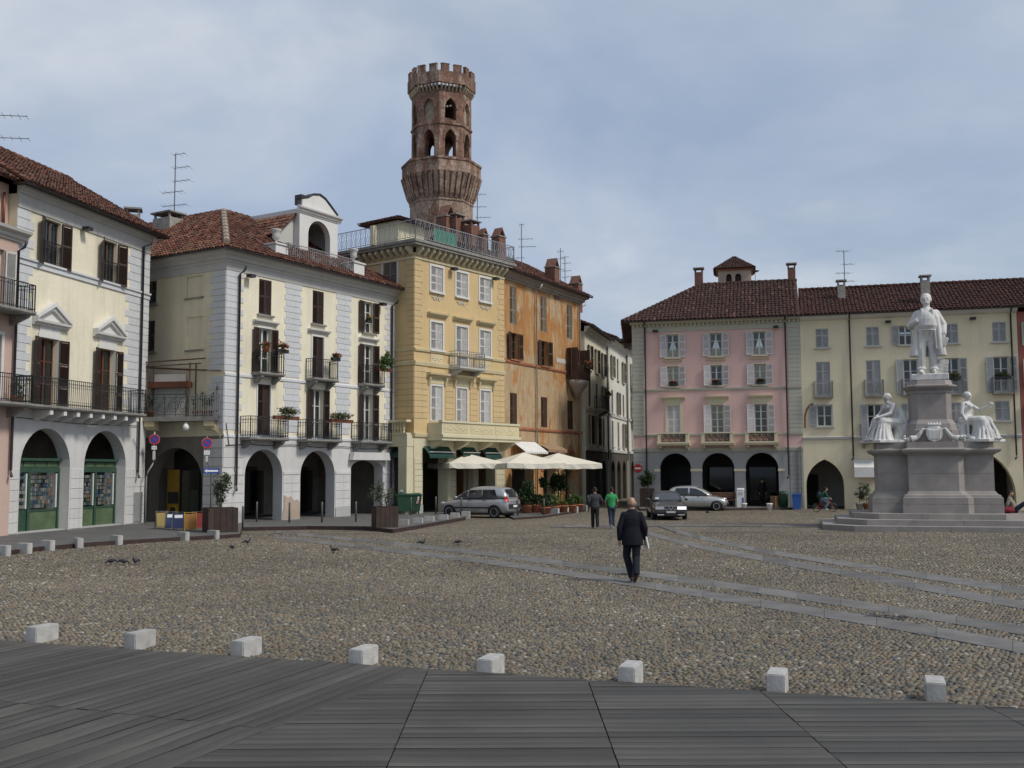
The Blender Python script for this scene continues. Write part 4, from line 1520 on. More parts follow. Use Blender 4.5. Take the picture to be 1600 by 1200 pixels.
for k_ in range(-3, 12):
    a = 7.7 + k_ * 0.16
    mb.tube([(max(7.7, a), -1.9, 12.8 + max(0, (7.7 - a))), (min(8.62, a + 1.6), -1.9, 12.8 + min(1.6, 8.62 - a))], 0.012, 4)
    mb.tube([(min(8.62, a), -1.91, 12.8 + max(0, a - 8.62)), (max(7.7, a - 1.6), -1.91, 12.8 + min(1.6, a - 7.7))], 0.012, 4)
mb.build('trellis', 'oldbrown', LG)
MB(FRONT).box(7.0, 7.65, -4.9, -4.8, 12.74, 14.8).build('loggia_door', 'oldbrown', LG)
# small tiled roof running back from the loggia
rz = 15.7
roof(B, [([(4.9, 1.7, rz - 1.35), (4.9, 6.2, rz - 1.35), (6.29, 6.2, rz), (6.29, 1.7, rz)], ((4.9, 6.2, rz - 1.35), (4.9, 1.7, rz - 1.35)))], name='loggia_roof')
MB().add([(5.05, 1.9, 12.9), (6.28, 1.9, 12.9), (6.28, 1.9, rz - 0.1), (5.05, 1.9, rz - 1.25), (5.05, 6.1, 12.9), (6.28, 6.1, 12.9), (6.28, 6.1, rz - 0.1), (5.05, 6.1, rz - 1.25)], [(0, 1, 2, 3), (0, 3, 7, 4)]).build('loggia_side_wall', 'cornice', B)
# terrace railing with pedestals and urns
MB(FRONT).box(3.75, 9.35, -1.5, 0.15, 12.52, 12.62).build('roof_terrace', 'slab', B)
mb = rail_mb([(3.85, 1.2), (3.85, -0.1), (9.2, -0.1), (9.2, 1.2)], 0.85, 0.15)
for k_ in range(4):
    cxu = 4.4 + k_ * 1.35
    for q in range(2):
        rp = [(cxu + (0.28 - q * 0.13) * math.cos(t * math.pi / 6), -0.1, 0.42 + (0.28 - q * 0.13) * math.sin(t * math.pi / 6)) for t in range(13)]
        mb.tube(rp, 0.011, 4, False)
mb.build('terrace_railing', 'irongrey', B, loc=(0, 0, 12.63))
for uu, yy in ((3.55, 0.35), (9.05, 0.12)):
    MB().box(uu - 0.42, uu + 0.42, yy - 0.3, yy + 0.5, 12.3, 13.32).box(uu - 0.48, uu + 0.48, yy - 0.36, yy + 0.56, 13.322, 13.4).build('pedestal', 'trimwhite', B)
    MB().lathe([(0.15, 0), (0.15, 0.05), (0.05, 0.11), (0.05, 0.2), (0.13, 0.26), (0.19, 0.36), (0.17, 0.46), (0.20, 0.6), (0.26, 0.68), (0.26, 0.73), (0.16, 0.73), (0.12, 0.65)], 16, (uu, yy + 0.1, 13.405)).build('urn', 'cornice', B, True)

# ================================================================= passage with the terrace between A and B
T = house('terrace_passage', 'dark passage under a plant-filled terrace between the two cream houses', (-16.63, 47.05), -10.9)
LT = 3.72
MB().prism([(-0.2, -0.25), (LT - 0.1, -0.25), (LT - 0.35, 0.35), (0.3, 1.9), (-0.2, 1.4)], 4.72, 4.92).build('terrace_slab', 'slab', T)
FBI = Fr((0.95, DB), -math.pi / 2)
M['machine'] = plain('ochre_machine', (0.46, 0.27, 0.035), 0.5, 0, 0.15, 3)
MB(FBI).box(11.3, 12.15, -0.5, 0.0, 0.2, 2.55).build('shop_panel', 'machine', B)
MB(FBI).box(11.36, 12.1, 0.003, 0.012, 0.95, 1.5).build('poster', 'interiordark', B)
MB(FBI).box(11.45, 12.0, 0.004, 0.014, 0.45, 0.85).build('poster', 'yellowp', B)
MB(FBI).box(11.55, 11.9, 0.016, 0.02, 0.52, 0.78).build('poster_picture', 'interiordark', B)
for x0, x1 in ((12.25, 13.4), (13.5, 14.6)):
    MB(FBI).box(x0, x1, -0.06, -0.02, 0.2, 2.5).build('shop_door', 'darkglass', B)
    MB(FBI).box(x0 + 0.25, x1 - 0.3, -0.4, -0.36, 0.5, 1.6).build('poster', 'cornice', B)
mb = MB(FBI)
for x in (12.2, 13.45, 14.66):
    mb.box(x - 0.04, x + 0.04, -0.1, 0.02, 0.15, 2.56)
mb.box(12.16, 14.7, -0.101, 0.021, 2.5, 2.58).build('door_frame', 'black', B)
MB(FBI).box(11.1, 14.9, -0.62, -0.55, 0.15, 3.7).build('shop_back', 'interiordark', B)
for uu in (0.25, LT - 0.55):
    MB(FRONT).sweep([(0.2, 4.5), (0.2, 4.715), (-0.25, 4.715), (-0.25, 4.3), (0.0, 4.35)], uu - 0.25, uu + 0.25).build('bracket', 'yellowtrim', T)
arc = arcpts(LT - 1.0, LT - 0.02, 3.75, 4.35, 'round', 10)
mb = MB(FRONT)
for (a, c), (d, e) in zip(arc[5:-1], arc[6:]):
    mb.vprism([(a, c), (d, e), (d, 4.5), (a, 4.5)], -0.6, 0.1)
mb.build('side_arch', 'yellowtrim', T)
mb = rail_mb([(-0.15, -0.18), (2.1, -0.18)], 1.0, 0.5)
for k_ in range(5):
    for q in (0.21, 0.12):
        rp = [(0.08 + k_ * 0.45 + q * math.cos(t * math.pi / 6), -0.18, 0.5 + q * math.sin(t * math.pi / 6) * 1.5) for t in range(13)]
        mb.tube(rp, 0.014, 4, False)
mb.build('railing', 'iron', T, loc=(0, 0, 4.93))
rail_mb([(2.1, -0.18), (LT - 0.05, -0.18)], 0.95, 0.11).build('railing', 'irongrey', T, loc=(0, 0, 4.93))
mb = MB()
for x in (0.05, 2.15):
    for y_ in (-0.1, 0.45):
        mb.tube([(x, y_, 0), (x, y_, 2.45)], 0.03, 6)
for y_ in (-0.1, 0.25, 0.6):
    mb.tube([(-0.2, y_, 2.30), (LT - 0.1, y_, 2.05)], 0.022, 6)
mb.tube([(-0.2, -0.12, 2.5), (2.9, -0.12, 2.62)], 0.035, 6).tube([(-0.2, -0.12, 2.30), (2.7, -0.12, 2.40)], 0.03, 6)
mb.build('pergola', 'oldbrown', T, loc=(0, 0, 4.92))
mb = MB()
mb.box(-0.1, 1.6, 0.5, 0.55, 0.0, 2.0).build('terrace_screen', 'cornice', T, loc=(0, 0, 4.92))
MB().box(-0.1, 1.95, 0.05, 0.5, 1.35, 1.62).build('rolled_awning', 'brownred', T, loc=(0, 0, 4.92))
mb = MB()
mb.lathe([(0.03, 0.30), (0.05, 0.28), (0.05, 0.24), (0.10, 0.2), (0.15, 0.10), (0.15, 0.02), (0.10, -0.07), (0.03, -0.1)], 14)
gl = mb.build('globe_lamp', 'white', T, True, loc=(2.05, -0.15, 4.38))
for i, (x, ht, ty) in enumerate(((2.35, 0.9, 'leafgrey'), (2.75, 1.1, 'leafgrey'), (3.15, 0.8, 'leafgrey'), (3.5, 1.25, 'leafgrey'), (0.15, 0.7, 'leaf'))):
    wp = Vector(T.location) + Matrix.Rotation(R(-10.9), 3, 'Z') @ Vector((x, 0.08, 4.93))
    pt = thing('potted_plant', ['tall wispy plant in a terracotta pot beside the pergola post on the terrace', 'grey-green plant in a terracotta pot, second from the pergola post on the terrace', 'low grey-green plant in a terracotta pot near the terrace corner', 'tall thin plant in a terracotta pot at the terrace corner by the quoins', 'dark green plant in a pot at the passage terrace beside the pipe'][i], 'potted plant', tuple(wp), 0, 'potted plants on the passage terrace')
    MB().lathe([(0.09, 0), (0.14, 0.22), (0.16, 0.22), (0.16, 0.26), (0.12, 0.26), (0.11, 0.2)], 12).build('pot', 'terracotta', pt, True)
    leaves('leaves', pt, [((0, 0, 0.3 + ht * 0.45), (0.22, 0.2, ht * 0.55), 160, 0.055)], ty, 50 + i)
    mb = MB()
    for q in range(3):
        mb.tube([(0, 0, 0.2), (rnd.uniform(-.1, .1), rnd.uniform(-.1, .1), 0.25 + ht * 0.8)], 0.008, 4)
    mb.build('stem', 'bark', pt)
M['greenawn'] = plain('dark_green_awning', (0.012, 0.050, 0.040), 0.7, 0, 0.15, 3)
# ================================================================= C: ochre house with the roof terrace
C = house('ochre_house', 'tall ochre yellow house with white closed shutters, stone balustrade and roof terrace railing', (-5.30, 55.88), 53.2)
C.scale = (1.047,) * 3
C.location.z = -0.115
LC, EC, DC = 7.71, 13.85, 8.0
FCL = Fr((0, DC), -math.pi / 2)
g = MB(FRONT)
wall(g, 0, LC, 0, 4.2, [(0.68, 2.70, 0, 3.62, None, None, 0.7), (3.40, 4.85, 0, 3.62, None, None, 0.7), (5.32, 6.84, 0, 3.62, None, None, 0.7)])
g.build('ground_floor_wall', 'palestone', C)
ops = []
cw_ = dict(win='winwhite', rows=3, rec=0.22)
for i, c in enumerate((1.77, 3.86, 5.93)):
    winset(C, FRONT, ops, c - 0.48, c + 0.48, 11.97, 13.32, 'closed', 'whiteshut', sillmat='trimwhite', surround=0.12, mids=(0.33, 0.62), **cw_)
    z0 = 8.05 if i == 1 else 8.85
    winset(C, FRONT, ops, c - 0.48, c + 0.48, z0, 10.32, 'closed', 'whiteshut', sillmat='trimwhite', surround=0.1, sill=i != 1, mids=(0.36, 0.66), **cw_)
    winset(C, FRONT, ops, c - 0.44, c + 0.44, 5.05, 6.92, 'closed', 'whiteshut', sillmat='trimwhite', surround=0.1, sill=False, mids=(0.36, 0.66), **cw_)
    lintel(C, FRONT, c - 0.78, c + 0.78, 10.62, 'yellowtrim', 0.2, 0.22)
    lintel(C, FRONT, c - 0.82, c + 0.82, 7.35, 'yellowtrim', 0.26, 0.3)
    mb = MB(FRONT)
    for s_ in (-1, 1):
        mb.sweep([(0.003, 6.95), (0.08, 6.97), (0.2, 7.3), (0.2, 7.345), (0.003, 7.345)], c + s_ * 0.66 - 0.06, c + s_ * 0.66 + 0.06)
    mb.box(c - 0.6, c + 0.6, 0.003, 0.03, 7.04, 7.34).build('lintel_console', 'yellowtrim', C)
    if i != 1:
        p_ = MB(FRONT)
        p_.box(c - 0.5, c + 0.5, 0.003, 0.02, 8.1, 8.62)
        p_.build('relief_panel', 'yellowtrim', C)
        mb = MB(FRONT)
        for q in range(5):
            mb.ell((c - 0.3 + q * 0.15, -0.03 if False else 0.03, 8.36 + 0.05 * (-1) ** q), (0.075, 0.02, 0.05), 8, 5)
        mb.build('relief_ornament', 'palestone', C)
    mb = MB(FRONT)
    for s_ in (-1, 1):
        pts = [(c + s_ * (0.04 + 0.42 * t), 0.02, 11.72 - 0.16 * math.sin(t * math.pi) + 0.06 * math.cos(t * 9)) for t in [k_ / 10 for k_ in range(11)]]
        mb.tube(pts, 0.022, 5)
    mb.ell((c, 0.02, 11.62), (0.07, 0.03, 0.1), 8, 5)
    mb.build('swag_ornament', 'cornice', C)
wall(u := MB(FRONT), 0, LC, 4.2, EC, ops, 0.32)
u.build('wall', 'yellow', C)
ops = []
winset(C, FCL, ops, 5.75, 6.75, 12.1, 13.5, 'closed', 'greyshut', sillmat='trimwhite', surround=0.12, **cw_)
winset(C, FCL, ops, 2.6, 3.6, 12.1, 13.5, 'closed', 'greyshut', sillmat='trimwhite', surround=0.12, **cw_)
wall(u := MB(FCL), 0, DC, 0, EC, ops, 0.32)
u.build('wall', 'yellow', C)
sidewalls(C, LC, DC, 0, EC, 'yellow', left=False)
# rusticated corner courses
quoins(C, FRONT, 0.0, 8.98, 13.5, 0.62, 0.50, 1, 0.30, 'yellowq')
quoins(C, FCL, DC, 8.98, 13.5, 0.50, 0.62, -1, 0.30, 'yellowq')
quoins(C, FRONT, LC, 8.98, 13.5, 0.62, 0.50, -1, 0.30, 'yellowq')
for u0, u1 in ((0.0, 1.05), (2.50, 3.15), (4.58, 5.22), (6.65, LC)):
    quoins(C, FRONT, u0, 5.15, 7.9, u1 - u0, u1 - u0, 1, 0.305, 'yellowq')
quoins(C, FCL, DC, 5.15, 7.9, 2.6, 2.6, -1, 0.305, 'yellowq')
quoins(C, FCL, DC, 8.2, 8.7, 2.6, 2.6, -1, 0.25, 'yellowq')
for u0, u1 in ((0.04, 0.64), (2.74, 3.36), (4.89, 5.28), (6.88, LC - 0.04)):
    quoins(C, FRONT, u0, 0.7, 3.1, u1 - u0, u1 - u0, 1, 0.30, 'palestone', 0.03)
    MB(FRONT).box(u0 - 0.03, u1 + 0.03, 0.002, 0.05, 0.14, 0.69).build('plinth', 'stonegrey', C)
for fr, L_ in ((FRONT, LC), (FCL, DC)):
    for z, t in ((7.93, 0.22), (8.68, 0.14), (4.2, 0.2)):
        MB(fr).sweep([(0.003, z), (0.07, z), (0.10, z + t * 0.7), (0.10, z + t), (0.003, z + t)], 0, L_, 0, 0.9 if fr is FCL else 0).build('string_course', 'yellowtrim', C)
    MB(fr).box(0, L_, 0.003, 0.06, 13.52, 13.62).build('frieze_band', 'palestone', C)
    n = int(L_ / 0.47)
    for k_ in range(n + 1):
        c = 0.2 + k_ * (L_ - 0.4) / n
        MB(fr).sweep([(0.003, 13.72), (0.10, 13.72), (0.42, 13.98), (0.42, 14.14), (0.003, 14.14)], c - 0.085, c + 0.085).build('modillion', 'palestone', C)
MB().box(-0.55, LC + 0.35, -0.55, DC, 14.145, 14.27).box(-0.62, LC + 0.4, -0.62, DC, 14.272, 14.42).build('cornice', 'slab', C)
MB().box(-0.5, LC + 0.3, -0.5, DC, 14.425, 14.45).build('roof_terrace', 'concrete', C)
rl = MB()
path = [(-0.5, DC - 0.2), (-0.5, -0.5), (LC + 0.3, -0.5), (LC + 0.3, 3.0)]
base = rail_mb(path, 0.98, 0.36, mid=False, rr=0.02)
for (x0, y0), (x1, y1) in zip(path[:-1], path[1:]):
    L_ = math.hypot(x1 - x0, y1 - y0)
    n = int(L_ / 0.18)
    for i in range(n):
        for (t0, t1, za, zb) in ((i / n, (i + 1) / n, 0.1, 0.95), ((i + 1) / n, i / n, 0.1, 0.95)):
            xm, ym = tilt(x0, x1, (i + .5) / n), tilt(y0, y1, (i + .5) / n)
            base.tube([(tilt(x0, x1, t0), tilt(y0, y1, t0), 0.1), (xm, ym, 0.36), (tilt(x0, x1, t0), tilt(y0, y1, t0), 0.62), (xm, ym, 0.92)] if t0 < t1 else [(tilt(x0, x1, t0), tilt(y0, y1, t0), 0.1), (xm, ym, 0.36), (tilt(x0, x1, t0), tilt(y0, y1, t0), 0.62), (xm, ym, 0.92)], 0.009, 3, False)
base.build('terrace_railing', 'irongrey', C, loc=(0, 0, 14.45))
M['tealcloth'] = plain('green_wind_cloth', (0.06, 0.24, 0.17), 0.8, 0, 0.15, 3)
MB().box(1.0, 2.9, -0.44, -0.43, 14.55, 15.25).build('wind_cloth', 'tealcloth', C)
mb = MB()
mb.box(-0.5 - 0.12, -0.5 + 0.12, 2.4, 2.64, 14.45, 15.5).build('terrace_pillar', 'palestone', C)
pv = MB().box(2.9, 5.1, 3.9, 6.1, 14.45, 16.7).build('roof_pavilion', 'palestone', C)
pe = [(2.4, 3.4, 16.7), (5.6, 3.4, 16.7), (5.6, 6.6, 16.7), (2.4, 6.6, 16.7)]
roof(C, [([pe[i], pe[(i + 1) % 4], (4.0, 5.0, 17.25)], (pe[i], pe[(i + 1) % 4])) for i in range(4)], 'tilebrown', name='pavilion_roof')
# second-floor balcony and first-floor balustrade
balcony(C, FRONT, 2.75, 4.97, 8.02, 0.8, 0.85, rings=True, iron='irongrey', slab='cornice', brackets=2, sp=0.16)
MB(FRONT).sweep([(0.003, 4.02), (1.05, 4.02), (1.05, 4.14), (1.12, 4.18), (1.12, 4.32), (0.003, 4.32)], 1.0, LC + 0.1).build('balcony_slab', 'palestone', C)
mb = MB(FRONT)
mb.box(1.05, LC + 0.05, 0.86, 1.0, 4.325, 4.95).box(1.05, 1.2, 0.02, 0.86, 4.325, 4.95).box(LC - 0.1, LC + 0.05, 0.02, 0.86, 4.325, 4.95)
mb.box(1.0, LC + 0.1, 0.80, 1.06, 4.952, 5.06)
mb.build('balcony_parapet', 'palestone', C)
for k_ in range(3):
    a = 1.2 + k_ * 2.18
    pn = MB(FRONT).box(a, a + 2.0, 1.002, 1.015, 4.42, 4.88).build('parapet_panel', 'yellowtrim', C)
    mb = MB(FRONT)
    for q in range(12):
        mb.ell((a + 0.12 + q * 0.16, 1.02, 4.65 + 0.07 * math.sin(q * 1.9)), (0.07, 0.02, 0.06), 8, 5)
    mb.build('parapet_relief', 'palestone', pn)
for k_ in range(4):
    c = 1.3 + k_ * 2.05
    MB(FRONT).sweep([(0.003, 3.55), (0.2, 3.6), (0.85, 3.9), (0.85, 4.015), (0.003, 4.015)], c - 0.13, c + 0.13).build('bracket', 'palestone', C)
for a_ in (DC - 0.62, DC - 2.3):
    MB(FCL).box(a_, a_ + 0.58, 0.004, 0.5, 0, 3.698).build('link_pillar', 'palestone', C)
MB(FCL).box(DC - 1.7, DC - 0.64, 0.004, 0.03, 0.1, 3.3).build('link_doorway', 'interiordark', C)
MB(FCL).add([(DC - 1.7, 0.06, 3.65), (DC - 0.64, 0.06, 3.65), (DC - 0.64, 0.48, 3.3), (DC - 1.7, 0.48, 3.3), (DC - 1.7, 0.48, 3.12), (DC - 0.64, 0.48, 3.12)], [(0, 1, 2, 3), (3, 2, 5, 4)]).build('green_awning', 'greenawn', C)
lk = MB(FCL)
lk.box(DC - 2.2, DC - 0.02, 0.003, 0.5, 3.7, 4.3)
lk.build('link_arcade', 'palestone', C)
mb = MB(FCL)
for k_ in range(8):
    mb.lathe([(0.05, 0), (0.05, 0.05), (0.035, 0.1), (0.075, 0.24), (0.035, 0.42), (0.05, 0.5), (0.05, 0.55)], 8, (DC - 1.75 + k_ * 0.2, 0.38, 4.4))
o = mb.build('balusters', 'palestone', C)
o['kind'] = 'stuff'
MB(FCL).box(DC - 2.2, DC - 0.02, 0.2, 0.55, 4.305, 4.4).box(DC - 2.2, DC - 0.02, 0.2, 0.56, 4.95, 5.07).build('balustrade', 'palestone', C)
arcade_room(C, LC, 4.4, 3.9, doors=((0.6, 2.6, 2.9, 'interiordark'), (3.3, 4.9, 2.9, 'yellowtrim'), (5.2, 6.9, 2.9, 'interiordark')))
for u0, u1 in ((0.66, 2.68), (3.42, 4.84), (5.34, 6.82)):
    aw = MB(FRONT)
    aw.add([(u0, 0.06, 3.72), (u1, 0.06, 3.72), (u1, 0.5, 3.25), (u0, 0.5, 3.25), (u0, 0.5, 3.10), (u1, 0.5, 3.10)], [(0, 1, 2, 3), (3, 2, 5, 4)])
    awo = aw.build('green_awning', 'greenawn', C)
    MB(FRONT).tube([(u0, 0.5, 3.42), (u1, 0.5, 3.42)], 0.028, 6).build('awning_bar', 'cornice', awo)
for uu in (2.9, 6.6):
    lamp_under_eave(C, FRONT, uu, 13.3)

# ================================================================= O: weathered orange house
O = house('orange_house', 'weathered orange house with peeling plaster, brown shutters and pointed ground-floor arches', (-0.47, 62.38), 61.8)
O.scale = (1.045,) * 3
O.location.z = -0.11
LO, EO, DO = 10.75, 13.7, 9.0
k = NT('peeling_orange_plaster')
og = k.ramp(k.noise(0.8, 6, 0.6), [(0.25, (0.34, 0.155, 0.058)), (0.5, (0.44, 0.22, 0.084)), (0.75, (0.50, 0.29, 0.13))])
pale = k.ramp(k.noise(2.5, 5, 0.6), [(0.3, (0.42, 0.30, 0.17)), (0.7, (0.52, 0.41, 0.27))])
zc = k.n("ShaderNodeSeparateXYZ")
k.link(k.obj, zc.inputs[0])
peel = k.noise(1.0, 7, 0.68, k.map((1.3, 1.3, 0.42)), 0.5)
bias = k.ramp(k.math('MULTIPLY', zc.outputs[2], 0.0714), [(0.18, 0.08), (0.36, 0.13), (0.50, 0.15), (0.66, 0.09), (0.74, 0.04), (1, 0.03)])
pm = k.ramp(k.math('ADD', peel, bias), [(0.545, 0), (0.615, 0.9)])
stv = k.noise(1.0, 4, 0.6, k.map((7, 7, 0.5)))
cc = k.mix(og, pale, pm)
cc = k.mix(cc, k.ramp(stv, [(0.4, 1.0), (0.75, 0.62)]), 1, 'MULTIPLY')
k.col(cc)
k.bump(pm, -0.35, 0.02)
M['orange'] = k.set(0.92, 0, 0.2)
M['brickband'] = plain('worn_brick_band', (0.30, 0.12, 0.065), 0.9, 0, 0.3, 4, 0.3)
g = MB(FRONT)
ops = [(5.0, 6.7, 0, 3.75, 2.4, 'pointed', 0.6), (8.2, 9.75, 0, 3.78, 2.4, 'pointed', 0.6), (0.9, 3.7, 0, 3.3, None, None, 0.6)]
ow = dict(win='windark', rows=3, rec=0.2, sillmat='brickband')
for c in (1.13, 5.16, 9.0):
    winset(O, FRONT, ops, c - 0.42, c + 0.42, 11.05, 13.3, 'closed', 'greyshut', sill=False, mids=(0.35, 0.68), **ow)
    winset(O, FRONT, ops, c - 0.44, c + 0.44, 5.10, 6.98, 'closed', 'oldbrown', sill=False, mids=(0.5,), **ow)
winset(O, FRONT, ops, 0.76, 1.72, 8.98, 10.55, 'open', 'oldbrown', curtain=1, **ow)
winset(O, FRONT, ops, 4.76, 5.66, 8.93, 10.5, 'open', 'oldbrown', **ow)
winset(O, FRONT, ops, 8.5, 9.4, 8.5, 10.4, 'open', 'oldbrown', sill=False, da=60, db=55, **ow)
wall(g, 0, LO, 0, EO, ops, 0.3)
g.build('wall', 'orange', O)
sidewalls(O, LO, DO, 0, EO, 'orange')
for z in (8.72, 4.82):
    MB(FRONT).sweep([(0.003, z), (0.05, z), (0.08, z + 0.08), (0.06, z + 0.16), (0.003, z + 0.2)], 0, LO).build('brick_band', 'brickband', O)
for (a, c, zt) in ((5.0, 6.7, 3.75), (8.2, 9.75, 3.78)):
    p0 = arcpts(a, c, 2.4, zt, 'pointed', 12)
    p1 = arcpts(a - 0.28, c + 0.28, 2.4, zt + 0.33, 'pointed', 12)
    mb = MB(FRONT)
    for i in range(12):
        mb.vprism([p0[i], p0[i + 1], p1[i + 1], p1[i]], 0.003, 0.05)
    mb.build('arch_moulding', 'brickband', O)
cornice(O, FRONT, 0, LO + 0.1, EO - 0.1, 0.9, 'sootcornice', e1=1)
oz = EO + 0.42
MB().box(-0.0, LO + 0.55, -0.55, 0.2, oz - 0.04, oz - 0.005).build('soffit', 'soffit', O)
roof(O, [([(0, -0.6, oz), (LO + 0.6, -0.6, oz), (LO + 0.6, 4.5, oz + 2.75), (0, 4.5, oz + 2.75)], ((0, -0.6, oz), (LO + 0.6, -0.6, oz))),
         ([(0, 9.5, oz), (LO + 0.6, 9.5, oz), (LO + 0.6, 4.5, oz + 2.75), (0, 4.5, oz + 2.75)], ((LO + 0.6, 9.5, oz), (0, 9.5, oz)))])
MB().add([(LO, 0, EO), (LO, 9, EO), (LO, 4.5, oz + 2.7)], [(0, 1, 2)]).build('gable_wall', 'orange', O)
downpipe(O, FRONT, 3.95, 0.2, EO - 0.2, 'pipelight', 0.045, foot=False, top=(0.0, 0.4))
downpipe(O, FRONT, 10.3, 0.2, EO - 0.4, 'pipelight', 0.045, foot=False, top=(0.2, 0.5))
gutter(O, FRONT, 0, LO + 0.6, 0.62, oz - 0.02)
# hanging corner balcony
MB(FRONT).loft([(9.4, 0.3, 7.2, 0.12, 0.1), (9.4, 0.35, 7.6, 0.5, 0.3), (9.4, 0.4, 8.0, 0.9, 0.55), (9.4, 0.4, 8.3, 1.05, 0.62)], 14).build('corbelled_balcony', 'sootcornice', O, True)
rail_mb([O_p for O_p in [(8.4, -0.02), (8.45, -0.85), (10.35, -0.85), (10.4, -0.02)]], 0.95, 0.1).build('balcony_railing', 'oldbrown', O, loc=(0, 0, 8.3))
for x_ in (8.42, 10.3):
    MB(FRONT).box(x_, x_ + 0.04, 0.05, 0.85, 8.3, 10.4).build('balcony_screen', 'oldbrown', O)
aw = MB(FRONT)
aw.add([(0.75, 0.08, 4.15), (3.75, 0.08, 4.15), (3.75, 0.95, 3.55), (0.75, 0.95, 3.55)] + [(3.75 - 3.0 * i / 24, 0.95, 3.40 + 0.06 * (i % 2)) for i in range(25)], [(0, 1, 2, 3), tuple([3, 2] + list(range(4, 29)))])
aw.build('white_awning', 'whitecloth', O)
aw = MB(FRONT)
aw.add([(4.3, 0.08, 4.05), (7.0, 0.08, 4.05), (7.0, 0.7, 3.72), (4.3, 0.7, 3.72), (4.3, 0.7, 3.55), (7.0, 0.7, 3.55)], [(0, 1, 2, 3), (3, 2, 5, 4)])
aw.build('brown_awning', 'browncloth', O)
arcade_room(O, LO, 4.2, 3.9, 'interior')
k_ = MB(FRONT)
k_.box(7.0, 8.6, 0.003, 0.012, 9.35, 9.62)
k_.build('faded_inscription', 'cornice', O)

# ================================================================= houses down the street
SA = 75.0
ST = (math.cos(R(SA)), math.sin(R(SA)))
S0 = (5.06, 72.6)


def street_house(name, label, s0, s1, eave, mat, floors, cols, shut, bal=(), roofm='tile', off=0.0):
    L = s1 - s0
    b = house(name, label, (S0[0] + ST[0] * s0 + off, S0[1] + ST[1] * s0), SA, 'houses down the side street')
    ops = []
    for (z0, z1) in floors:
        for c in cols:
            winset(b, FRONT, ops, c - 0.45, c + 0.45, z0, z1, rnd.choice(['open', 'open', 'closed']), shut, 'winwhite', 3, 0, sillmat='cornice', rec=0.18)
    wall(g := MB(FRONT), 0, L, 3.9, eave, ops, 0.3)
    g.build('wall', mat, b)
    gops = [(c - 0.9, c + 0.9, 0, 3.2, 2.3, 'round', 0.5) for c in cols]
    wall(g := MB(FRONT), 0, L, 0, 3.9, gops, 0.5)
    g.build('ground_floor_wall', 'shadedark', b)
    sidewalls(b, L, 7, 0, eave, mat)
    arcade_room(b, L, 4, 3.6, 'interiordark')
    for z in (3.85, 6.7):
        MB(FRONT).sweep([(0.003, z), (0.08, z), (0.1, z + 0.2), (0.003, z + 0.24)], 0, L).build('string_course', 'cornice', b)
    cornice(b, FRONT, -0.1, L + 0.1, eave - 0.1, 0.8, 'streetwhite')
    zr = eave + 0.38
    roof(b, [([(-0.2, -0.6, zr), (L + 0.2, -0.6, zr), (L + 0.2, 3.6, zr + 1.7), (-0.2, 3.6, zr + 1.7)], ((-0.2, -0.6, zr), (L + 0.2, -0.6, zr))),
             ([(-0.2, 7.4, zr), (L + 0.2, 7.4, zr), (L + 0.2, 3.6, zr + 1.7), (-0.2, 3.6, zr + 1.7)], ((L + 0.2, 7.4, zr), (-0.2, 7.4, zr)))], 'tilebrown')
    for u0, u1, z in bal:
        balcony(b, FRONT, u0, u1, z, 0.8, 0.95, sp=0.14)
    downpipe(b, FRONT, L - 0.2, 3.0, eave - 0.2, foot=False)
    gutter(b, FRONT, -0.2, L + 0.2, 0.62, zr - 0.03)
    return b


M['shadedark'] = plaster('shade_black_arcade_stone', (0.075, 0.066, 0.056), 0.25, 0.4)  # ground floors coloured near black in place of the street's shade
street_house('cream_street_house', 'cream house in the side street nearest the orange house, with flower balcony', 0.4, 9.4, 12.3, 'streetcream', ((4.3, 6.4), (7.0, 8.9), (9.7, 11.5)), (1.8, 4.6, 7.4), 'brown', ((3.5, 5.7, 6.95),))
street_house('pale_street_house', 'pale house in the side street with narrow louvred shutters, second from the square', 9.5, 18.5, 12.6, 'streetwhite', ((4.3, 6.4), (7.0, 8.9), (9.9, 11.7)), (1.6, 4.5, 7.4), 'greyshut', (), off=0.15)
street_house('grey_street_house', 'grey-white house deep in the side street with red balcony flowers', 18.6, 32, 12.9, 'streetwhite', ((4.3, 6.4), (7.0, 9.0), (9.9, 11.9)), (1.8, 5.0, 8.2, 11.4), 'bluegreyshut', ((0.9, 5.8, 6.95), (0.9, 5.8, 9.8)), off=0.35)
b = house('dark_end_house', 'dark house front closing the far end of the side street', (11.0, 104.0), -10, 'houses down the side street')
wall(g := MB(FRONT), 0, 14, 0, 10.5, [(1.2, 3.4, 0, 3.6, 2.5, 'round', 0.6), (4.6, 6.8, 0, 3.6, 2.5, 'round', 0.6)], 0.4)
g.build('wall', 'shadestone', b)
sidewalls(b, 14, 6, 0, 10.5, 'shadestone')
MB().box(-0.3, 14.3, -0.5, 6.3, 10.5, 10.8).build('roof', 'tilebrown', b)
arcade_room(b, 14, 4, 4.0, 'interiordark')

